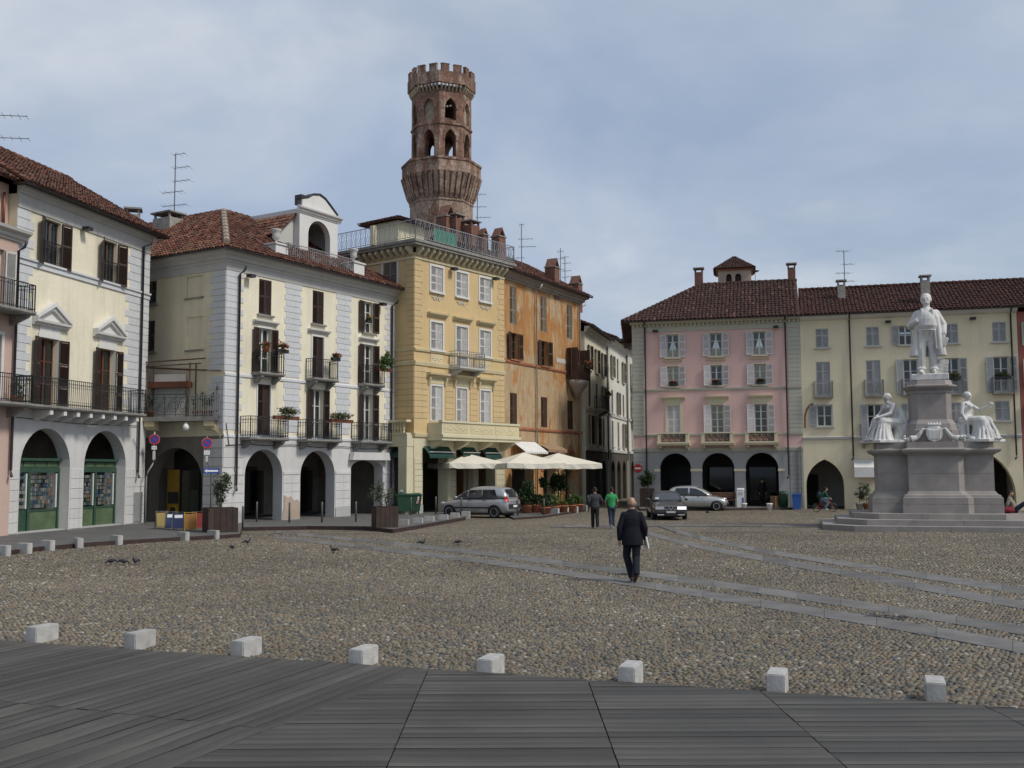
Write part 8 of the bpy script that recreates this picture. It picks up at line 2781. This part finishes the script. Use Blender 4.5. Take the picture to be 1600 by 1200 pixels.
# ------------------------------------------------------------------ cafe: parasols, plants, furniture
M['canvas'] = plain('cream_canvas', (0.66, 0.62, 0.52), 0.85, 0, 0.06, 1.5)


def parasol(label, x, y, w_, rz, ze, zp):
    t = thing('parasol', label, 'parasol', (x, y, 0.05), rz, 'cream cafe parasols')
    h = w_ / 2
    n = 12
    ring = []
    for k_ in range(4 * n):
        s_, f = divmod(k_, n)
        u_ = -1 + 2 * f / n
        c = [(u_, -1), (1, u_), (-u_, 1), (-1, -u_)][s_]
        ring.append((c[0] * h, c[1] * h, abs(u_)))
    vs = [(0, 0, zp)]
    lv = ((0.35, None), (0.7, None), (1.0, None))
    for f, _ in lv:
        for x_, y_, a in ring:
            z = zp - (zp - ze) * (f ** 0.9) - 0.10 * f * (1 - a) * (1 if f < 1 else 0.45)
            vs.append((x_ * f, y_ * f, z))
    N = len(ring)
    for x_, y_, a in ring:      # valance, hanging in swags
        jf = 1.0 + rnd.uniform(-0.02, 0.025)
        vs.append((x_ * jf, y_ * jf, ze - 0.27 - 0.05 * (1 - a ** 2) + rnd.uniform(-0.02, 0.02)))
    fs = [(0, 1 + k_, 1 + (k_ + 1) % N) for k_ in range(N)]
    for l in range(3):
        fs += [(1 + l * N + k_, 1 + l * N + (k_ + 1) % N, 1 + (l + 1) * N + (k_ + 1) % N, 1 + (l + 1) * N + k_) for k_ in range(N)]
    MB().add(vs, fs).build('canopy', 'canvas', t)
    MB().tube([(0, 0, 0), (0, 0, zp - 0.05)], 0.035, 8).build('pole', 'bark', t)
    MB().tube([(0, 0, zp), (0, 0, zp + 0.12)], 0.03, 8).build('finial', 'bark', t)
    mb = MB()
    for a, c in ((-1, -1), (1, -1), (1, 1), (-1, 1)):
        mb.tube([(a * 0.03, c * 0.03, zp - 0.06), (a * h * 0.98, c * h * 0.98, ze - 0.02)], 0.014, 5)
    mb.build('ribs', 'bark', t)
    MB().lathe([(0.35, -0.02), (0.35, 0.06), (0.05, 0.1)], 16).build('base', 'iron', t)
    return t


for lb, px, Y, w_, rz, ze, zp in (('cream square parasol nearest the ochre house, over the car', 730, 59.2, 3.5, 24, 2.82, 3.38), ('middle cream square parasol before the orange house', 818, 59.0, 3.6, 24, 2.80, 3.42), ('cream square parasol furthest right, over the cafe pots', 872, 61.6, 3.9, 20, 2.78, 3.42)):
    p = atY(px, 735, Y)
    parasol(lb, p.x, Y, w_, R(rz), ze, zp)

CAFE = [(893, 800, 0.30, 'leaflight', 'tall light green grass-like plant in the last cafe pot', 0.6, 0.32), (905, 798.5, 0.28, 'leaflight', 'pale green plant in a terracotta pot at the far end of the cafe', 0.65, 0.36), (880, 801, 0.3, 'yellowmix', 'yellow-green plant in a terracotta pot along the cafe front', 0.4, 0.3), (868, 802, 0.3, 'leaflight', 'bushy green plant in a terracotta pot behind the second cafe block', 0.6, 0.36), (852, 804, 0.3, 'leaf', 'dark green plant in a wide terracotta pot at the cafe corner', 0.7, 0.38)]
M['yellowmix'] = leafmat('yellow_green_leaves', [(0, (0.04, 0.07, 0.015)), (0.6, (0.10, 0.13, 0.02)), (1, (0.30, 0.24, 0.03))])
for i, (px, py, r_, lm, lb, ht, wd_) in enumerate(CAFE):
    p = gp(px, py, 0.1)
    t = thing('potted_plant', lb, 'potted plant', (p.x, p.y + 0.5, 0.10), 0, 'cafe flower pots')
    MB().lathe([(r_ * 0.7, 0), (r_, 0.32), (r_ * 1.08, 0.33), (r_ * 1.08, 0.38), (r_ * 0.9, 0.38), (r_ * 0.85, 0.33)], 14).build('pot', 'terracotta', t, True)
    leaves('leaves', t, [((0, 0, 0.38 + ht * 0.45), (wd_, wd_, ht * 0.6), 420, 0.06, dict(clumps=12))], lm, 200 + i)
    MB().tube([(0, 0, 0.3), (0.02, 0.02, 0.38 + ht * 0.6)], 0.012, 5).build('stem', 'bark', t)
BUSH = [(878, 800, 1.6, (0.62, 0.6, 0.75), 1.72, 2200, 'leaf', 'large dark glossy bush in a tub under the right-hand parasol'), (823, 803, 0.6, (0.72, 0.6, 0.75), 1.15, 1800, 'leaf', 'wide dark bush behind the tail of the silver people carrier'), (850, 801, 1.0, (0.30, 0.3, 0.34), 1.65, 600, 'leaf', 'small ball-shaped tree in a tub by the orange house door'), (838, 802, 0.4, (0.45, 0.4, 0.35), 0.75, 700, 'leaf', 'low dark bush between the cafe tub plants')]
for i, (px, py, back, rr_, cz, n, lm, lb) in enumerate(BUSH):
    p = gp(px, py, 0.1)
    t = thing('tub_shrub', lb, 'shrub', (p.x, p.y + back + 0.4, 0.10), 0, 'cafe tub shrubs')
    MB().lathe([(0.22, 0), (0.3, 0.4), (0.32, 0.42), (0.26, 0.42)], 14).build('tub', 'terracotta', t, True)
    MB().tube([(0, 0, 0.35), (0.03, 0, cz * 0.6), (0, 0, cz)], [0.035, 0.028, 0.015], 7).build('trunk', 'bark', t)
    leaves('crown', t, [((0, 0, cz), rr_, n, 0.07, dict(clumps=24))], lm, 230 + i)
M['wicker'] = plain('dark_wicker', (0.022, 0.020, 0.020), 0.7, 0, 0.2, 8)


def cafe_chair(label, x, y, rz):
    t = thing('cafe_chair', label, 'chair', (x, y, 0.10), rz, 'dark cafe chairs')
    MB().box(-0.22, 0.22, -0.22, 0.22, 0.42, 0.46).build('seat', 'wicker', t)
    MB().box(-0.22, 0.22, 0.19, 0.23, 0.5, 0.86).build('backrest', 'wicker', t)
    for a in (-0.19, 0.19):
        MB().box(a - 0.018, a + 0.018, -0.2, -0.165, 0, 0.42).build('leg', 'wicker', t)
        MB().box(a - 0.018, a + 0.018, 0.19, 0.225, 0, 0.5).build('leg', 'wicker', t)
        MB().box(a - 0.02 + (0.03 if a > 0 else -0.03), a + 0.02 + (0.03 if a > 0 else -0.03), -0.18, 0.2, 0.63, 0.66).build('armrest', 'wicker', t)


for i, (px, Y, rz, lb) in enumerate(((836, 60.2, 20, 'dark wicker cafe chair beside the parasol pole'), (846, 60.4, 200, 'dark wicker cafe chair near the ball-shaped tree'), (862, 61.5, 60, 'dark wicker cafe chair left of the large glossy bush'), (890, 63.0, 100, 'dark wicker cafe chair right of the large glossy bush'), (899, 64.5, 250, 'dark wicker cafe chair nearest the corner of the orange house'))):
    p = atY(px, 790, Y)
    cafe_chair(lb, p.x, Y, R(rz))
for i, (px, Y, lb) in enumerate(((841, 60.3, 'round dark cafe table under the middle parasol'), (894, 63.7, 'round dark cafe table under the right-hand parasol'))):
    p = atY(px, 790, Y)
    t = thing('cafe_table', lb, 'table', (p.x, Y, 0.10), 0, 'cafe tables')
    MB().lathe([(0.36, 0.70), (0.36, 0.73)], 18).build('table_top', 'wicker', t)
    MB().lathe([(0.25, 0), (0.24, 0.02), (0.03, 0.05), (0.03, 0.695)], 12).build('pedestal', 'iron', t)
    o = MB().lathe([(0.03, 0), (0.035, 0.11), (0.03, 0.115)], 8).build('white_cup', 'white', None, True, loc=(p.x - 0.1, Y - 0.1, 0.835))
    tag(o, 'small white cup on the %s' % lb, 'cup')

# plants and crates by the butter house
ea = Matrix.Rotation(R(-15.2), 3, 'Z')


def eplace(u, v, z=0.0):
    q_ = Vector((18.15, 64.43, 0)) + ea @ Vector((u, -v, 0))
    return (q_.x, q_.y, z)


for i, (u_, ht, lb) in enumerate(((3.5, 1.3, 'palm-like plant in a terracotta pot under the white awning'), (4.15, 0.7, 'low leafy plant in an orange pot beside the monument'), (3.1, 0.9, 'thin plant in a grey pot by the butter yellow doorway'))):
    t = thing('potted_plant', lb, 'potted plant', eplace(u_, 0.9), 0, 'pots before the butter yellow house')
    MB().lathe([(0.16, 0), (0.24, 0.36), (0.26, 0.36), (0.26, 0.42), (0.2, 0.42)], 14).build('pot', 'terracotta' if i < 2 else 'cornice', t, True)
    leaves('leaves', t, [((0, 0, 0.4 + ht * 0.5), (0.42, 0.4, ht * 0.55), 220, 0.12, dict(asp=0.22))], 'leafgrey', 260 + i)
    MB().tube([(0, 0, 0.3), (0.02, 0, 0.4 + ht * 0.6)], 0.02, 5).build('stem', 'bark', t)

# ------------------------------------------------------------------ flower boxes
def at_house(P, ang, u_, v_, z):
    q_ = Vector((P[0], P[1], 0)) + Matrix.Rotation(R(ang), 3, 'Z') @ Vector((u_, -v_, 0))
    return (q_.x, q_.y, z)


BP = (-12.87, 46.16)
FB = [(BP, 58.7, 3.0, 0.58, 8.0, 0.75, 'redflower', 'leafdry', 0.28, 'red geraniums in a box on the left second-floor balcony of the quoined house'),
      (BP, 58.7, 2.0, 0.52, 7.95, 0.45, 'redflower', 'leafdry', 0.26, 'small red geranium pot at the left end of the second-floor balcony of the quoined house'),
      (BP, 58.7, 6.75, 0.62, 7.95, 0.55, 'redflower', 'leaf', 0.16, 'small flower box on the middle second-floor balcony of the quoined house'),
      (BP, 58.7, 10.65, 0.62, 7.75, 1.1, 'leafdry', 'leaflight', 0.6, 'bushy trailing plant on the right second-floor balcony of the quoined house'),
      (BP, 58.7, 9.95, 0.1, 10.3, 0.35, 'yellowflower', 'leaf', 0.12, 'tiny orange flowers in the top right window of the quoined house'),
      (BP, 58.7, 3.05, 0.86, 4.85, 1.6, 'leafdry', 'leafgrey', 0.28, 'long flower box on the left first-floor balcony of the quoined house'),
      (BP, 58.7, 6.95, 0.86, 4.85, 1.65, 'leafdry', 'leafgrey', 0.26, 'long flower box on the middle first-floor balcony of the quoined house'),
      ((18.07, 64.445), -15.2, 8.75, 0.36, 7.75, 0.85, 'leafdry', 'leaf', 0.22, 'dark flower box on the balcony right of the standing statue'),
      ((18.07, 64.445), -15.2, 11.5, 0.36, 7.75, 0.9, 'leafdry', 'leaf', 0.16, 'flower box on the rightmost small balcony of the butter yellow house'),
      ((7.82, 66.98), -13.9, 2.62, 0.12, 7.82, 0.5, 'redflower', 'leaf', 0.10, 'red flowers on the left second-floor sill of the pink house'),
      ((7.82, 66.98), -13.9, 5.36, 0.12, 7.82, 0.5, 'redflower', 'leaf', 0.10, 'dark flowers on the middle second-floor sill of the pink house'),
      ((7.82, 66.98), -13.9, 8.06, 0.12, 7.82, 0.5, 'redflower', 'leaf', 0.10, 'red flowers on the right second-floor sill of the pink house'),
      ((-0.47, 62.38), 61.8, 10.2, 1.0, 9.4, 0.9, 'redflower', 'leafdry', 0.28, 'dark red flowers on the corbelled corner balcony of the orange house'),
      ((S0[0] + ST[0] * 0.4, S0[1] + ST[1] * 0.4), SA, 4.6, 0.8, 7.85, 1.2, 'redflower', 'leafdry', 0.2, 'red flowers on the balcony of the cream house in the side street'),
      ((S0[0] + ST[0] * 18.6 + 0.35, S0[1] + ST[1] * 18.6), SA, 3.0, 0.85, 10.7, 3.0, 'redflower', 'leafdry', 0.3, 'red flowers along the upper balcony deep in the side street'),
      ((-18.62 - 7 * TA[0], 38.35 - 7 * TA[1]), 77.4, 6.6, 0.6, 5.0, 0.5, 'leafgrey', 'leafgrey', 0.55, 'spiky plant in a terracotta pot on the balcony at the left edge')]
for i, (P, an, u_, v_, z, ln, fm, lm, rr_, lb) in enumerate(FB):
    t = thing('flower_box', lb, 'flower box', at_house(P, an, u_, v_, z), R(an), 'balcony flower boxes')
    if ln < 0.6 and 'pot' in lb:
        MB().lathe([(0.13, 0), (0.18, 0.2), (0.2, 0.25), (0.16, 0.25)], 12).build('pot', 'terracotta', t, True)
    else:
        MB().box(-ln / 2, ln / 2, -0.09, 0.09, 0, 0.17).build('box', 'brownred' if ln > 1 else 'iron', t)
    leaves('leaves', t, [((0, -0.03, 0.17 + rr_ * 0.5), (ln * 0.56, 0.2 + rr_ * 0.3, rr_), int(260 * max(ln, 0.6)) * (4 if ln == 1.1 else 1), 0.06, dict(clumps=12))], lm, 300 + i)
    if fm != lm:
        fl = leaves('flowers', t, [((0, -0.08, 0.2 + rr_ * 0.7), (ln * 0.54, 0.2 + rr_ * 0.25, rr_ * 0.9), int(200 * max(ln, 0.6)), 0.04, dict(clumps=10))], fm, 340 + i)
        fl['kind'] = 'stuff'

# ------------------------------------------------------------------ chimneys
M['chimbrick'] = plain('chimney_brick', (0.17, 0.085, 0.062), 0.95, 0, 0.3, 4, 0.4)


def chimney(label, loc, rz, w_, d, h, mat, cap='slab', kind='open', group='chimneys'):
    t = thing('chimney', label, 'chimney', loc, rz, group)
    MB().box(-w_ / 2, w_ / 2, -d / 2, d / 2, -1.2, h).build('stack', mat, t)
    if kind == 'open':
        for a in (-1, 1):
            for c in (-1, 1):
                MB().box(a * w_ * 0.42 - 0.05, a * w_ * 0.42 + 0.05, c * d * 0.42 - 0.05, c * d * 0.42 + 0.05, h, h + 0.24).build('cap_leg', mat, t)
        MB().box(-w_ / 2 - 0.1, w_ / 2 + 0.1, -d / 2 - 0.1, d / 2 + 0.1, h + 0.241, h + 0.32).build('cap', cap, t)
    elif kind == 'gable':
        MB().box(-w_ / 2 - 0.05, w_ / 2 + 0.05, -d / 2 - 0.05, d / 2 + 0.05, h, h + 0.08).build('collar', cap, t)
        MB().add([(-w_ / 2, -d / 2, h + 0.081), (-w_ / 2, d / 2, h + 0.081), (0, -d / 2, h + 0.081 + w_ * 0.8), (0, d / 2, h + 0.081 + w_ * 0.8), (w_ / 2, -d / 2, h + 0.081), (w_ / 2, d / 2, h + 0.081),
                  (-w_ / 2 + 0.09, -d / 2, h + 0.081), (-w_ / 2 + 0.09, d / 2, h + 0.081), (0, -d / 2, h - 0.04 + w_ * 0.8), (0, d / 2, h - 0.04 + w_ * 0.8), (w_ / 2 - 0.09, -d / 2, h + 0.081), (w_ / 2 - 0.09, d / 2, h + 0.081)],
                 [(0, 2, 3, 1), (2, 4, 5, 3), (6, 7, 9, 8), (8, 9, 11, 10), (0, 6, 8, 2), (2, 8, 10, 4), (1, 3, 9, 7), (3, 5, 11, 9)]).build('cap', 'chimbrick', t)
    return t


def hp(P, an, x, y, z, s=1.0, dz=0.0):
    q_ = Vector((P[0], P[1], 0)) + Matrix.Rotation(R(an), 3, 'Z') @ Vector((x * s, y * s, 0))
    return (q_.x, q_.y, z * s + dz)


p = atY(208, 342, 49.0)
chimney('squat plastered chimney with open cap behind the cream house roof ridge', (p.x, 49.0, 14.25), 0.3, 0.62, 0.62, 0.5, 'concrete')
p = atY(263, 362, 53.5)
chimney('wide weathered chimney with flashing on the red hipped roof', (p.x, 53.5, p.z - 0.5), R(58.7), 0.95, 1.3, 1.15, 'concrete')
CP, CA, CSC = (-5.30, 55.88), 53.2, 1.047
for px, py, w_, h, kind, lb in ((697, 350, 0.95, 1.3, 'gable', 'brick chimney with pointed caps left of the tower foot'), (712, 352, 0.85, 1.2, 'open', 'brick chimney with open cap before the tower'), (736, 362, 0.85, 1.2, 'open', 'brick chimney with low open cap right of the tower'), (755, 374, 0.5, 0.8, 'gable', 'small hooded chimney behind the roof terrace railing'), (779, 380, 0.7, 1.2, 'gable', 'double hooded chimney at the end of the roof terrace railing')):
    p = atY(px, py, 66.0)
    chimney(lb, (p.x, 66.0, p.z - h * 0.3), R(53), w_, w_ * 0.9, h * 0.6, 'chimbrick', 'slab', kind)
for px, py, Y, w_, h, kind, mat, lb in ((863, 440, 69.0, 0.75, 0.9, 'gable', 'chimbrick', 'brick chimney with hooded cap on the orange house roof'), (900, 462, 73.5, 0.7, 0.8, 'gable', 'chimbrick', 'pointed brick chimney at the far end of the orange house roof'), (1092, 440, 71.2, 0.55, 0.62, 'open', 'chimbrick', 'brick chimney with open cap on the left end of the pink house ridge'), (1237, 436, 69.6, 0.5, 0.75, 'open', 'chimbrick', 'brick chimney with open cap at the right end of the pink house ridge'),
                                       (1315, 466, 66.2, 0.46, 0.85, 'open', 'concrete', 'grey plastered chimney on the red roof below the tall aerial'), (1446, 460, 63.2, 0.5, 0.85, 'open', 'concrete', 'grey plastered chimney behind the statue head')):
    p = atY(px, py, Y)
    chimney(lb, (p.x, Y, p.z), R(-14) if px > 1000 else R(62), w_, w_, h, mat, 'slab', kind)

# ------------------------------------------------------------------ television aerials
def aerial(label, px, ptop, pbase, Y, arms):
    b, tt = atY(px, pbase, Y), atY(px, ptop, Y)
    h = tt.z - b.z
    t = thing('television_aerial', label, 'aerial', (b.x, Y, b.z), R(rnd.uniform(-20, 20)), 'television aerials')
    MB().tube([(0, 0, -1.0), (0, 0, h)], 0.028, 6).build('mast', 'post', t)
    for f, ln, off, vert in arms:
        mb = MB()
        mb.tube([(-ln * (0.5 - off), 0, h * f), (ln * (0.5 + off), 0, h * f + 0.06)], 0.016, 4)
        n = max(3, int(ln / 0.22))
        for i in range(n):
            x = -ln * (0.5 - off) + ln * i / (n - 1)
            q = 0.28 + 0.12 * (i % 2)
            if vert:
                mb.tube([(x, 0, h * f - q * 0.5), (x, 0, h * f + q * 0.5)], 0.008, 3)
            else:
                mb.tube([(x, -q, h * f + 0.02), (x, q, h * f + 0.02)], 0.008, 3)
        mb.build('antenna', 'post', t)
    return t


aerial('tall television aerial with many arms on the red hipped roof', 272, 240, 345, 53.6, ((0.98, 0.7, 0.3, False), (0.78, 0.9, 0.4, False), (0.58, 0.95, 0.4, False), (0.42, 1.2, -0.1, False), (0.22, 1.4, 0, False), (0.08, 1.4, -0.3, False)))
aerial('television aerial beside the tower above the roof terrace', 746, 295, 385, 67.0, ((0.9, 0.7, 0.3, False), (0.68, 0.8, 0.2, False), (0.5, 0.9, 0.4, False), (0.15, 1.3, 0.3, True)))
aerial('television aerial standing right of the roof terrace', 815, 350, 410, 67.0, ((0.97, 0.3, 0.0, True), (0.6, 0.9, 0.3, False), (0.4, 1.1, 0.35, False), (0.1, 0.8, -0.3, False)))
aerial('taller aerial of the pair between the orange house chimneys', 876, 388, 445, 71.0, ((0.9, 0.4, 0, True), (0.7, 0.5, 0, False), (0.4, 0.5, 0, False)))
aerial('shorter aerial of the pair between the orange house chimneys', 883, 400, 448, 71.5, ((0.95, 0.5, 0, False), (0.75, 0.6, 0.2, False), (0.5, 0.6, 0.2, False), (0.3, 0.6, 0.2, False)))
aerial('television aerial with slanted top arm on the red roof right of the pink house', 1320, 392, 445, 68.3, ((0.98, 0.9, -0.1, False), (0.6, 0.8, 0.35, False), (0.33, 1.0, -0.1, False), (0.1, 0.8, 0.4, False)))
aerial('television aerial cut off by the left edge above the pink house', -8, 150, 250, 41.0, ((0.7, 1.2, 0.45, False), (0.35, 1.3, 0.45, False)))
t = thing('satellite_dish', 'small satellite dish beside the bell turret', 'satellite dish', tuple(atY(1180, 432, 72.5)), 0.3)
MB().lathe([(0.0, 0), (0.2, 0.03), (0.3, 0.09), (0.31, 0.1), (0.2, 0.05), (0.0, 0.02)], 16).build('dish', 'post', t, True, loc=(0, 0, 0.3))
MB().tube([(0, 0, -0.5), (0, 0, 0.32)], 0.02, 6).build('stand', 'post', t)

# ------------------------------------------------------------------ pigeons
M['pigeon'] = plain('dark_pigeon_feathers', (0.035, 0.035, 0.042), 0.6, 0, 0.35, 12)


def pigeon_mesh(peck):
    mb = MB()
    mb.ell((0, 0, 0.13), (0.115, 0.065, 0.065), 12, 8, ry=0.25)
    mb.cap((-0.09, 0, 0.14), (-0.21, 0, 0.10), 0.035, 0.018)
    if peck:
        mb.cap((0.09, 0, 0.13), (0.16, 0, 0.08), 0.035, 0.025).ell((0.17, 0, 0.065), (0.032, 0.025, 0.026)).cap((0.19, 0, 0.05), (0.205, 0, 0.035), 0.008, 0.004)
    else:
        mb.cap((0.08, 0, 0.15), (0.12, 0, 0.23), 0.04, 0.025).ell((0.13, 0, 0.25), (0.034, 0.026, 0.028)).cap((0.155, 0, 0.248), (0.185, 0, 0.24), 0.008, 0.004)
    for s_ in (-1, 1):
        mb.ell((-0.03, s_ * 0.05, 0.14), (0.12, 0.02, 0.045), 10, 6, ry=0.2)
        mb.cap((0.0, s_ * 0.03, 0.09), (0.01, s_ * 0.03, 0.015), 0.009, 0.007, 6).cap((-0.01, s_ * 0.03, 0.008), (0.045, s_ * 0.03, 0.006), 0.007, 0.005, 6)
    o = sculpt('pigeon', mb, 0.008, 'pigeon', None, 1)
    me = o.data
    bpy.data.objects.remove(o)
    return me


pg = [pigeon_mesh(False), pigeon_mesh(True)]
for x, y_, k_, rz, lb in ((174, 882, 1, 200, 'smallest pigeon at the left of the group of three on the cobbles'), (193, 882.5, 1, 10, 'pigeon with lowered head in the middle of the group of three'), (212, 882, 0, 250, 'pigeon at the right of the group of three on the cobbles'), (362, 859, 1, 80, 'pigeon pecking below the brown planter, nearer the camera'), (386, 851, 0, 20, 'dark pigeon walking below the steel bollard'), (522, 864, 0, 170, 'pigeon on the cobbles below the middle arch of the quoined house'), (659, 852, 0, 0, 'pigeon on the granite track below the granite blocks'), (716, 851, 1, 180, 'pigeon pecking on the granite track below the silver people carrier'), (1105, 803, 0, 120, 'distant pigeon in front of the silver hatchback')):
    p = gp(x, y_, 0.025)
    o = link('pigeon', pg[k_], None, (p.x, p.y, 0.024), R(rz))
    s_ = 0.8
    o.scale = (s_,) * 3
    tag(o, lb, 'pigeon', 'pigeons on the square')

# drain covers and dark patches in the paving
for x, y_, w_, lb in ((985, 899, 0.35, 'iron drain cover between the granite tracks behind the walking man'), (1385, 966, 0.38, 'iron drain cover between the granite tracks on the right')):
    p = gp(x, y_)
    t = tag(MB().box(-w_, w_, -w_ * 0.6, w_ * 0.6, -0.01, 0.026).build('drain_cover', 'pipe', None, loc=(p.x, p.y, 0), rz=R(-35)), lb, 'drain cover')
    for i in range(7):
        MB().box(-w_ * 0.85, w_ * 0.85, -w_ * 0.5 + i * w_ * 0.16, -w_ * 0.44 + i * w_ * 0.16, 0.026, 0.03).build('rib', 'pipe', t)
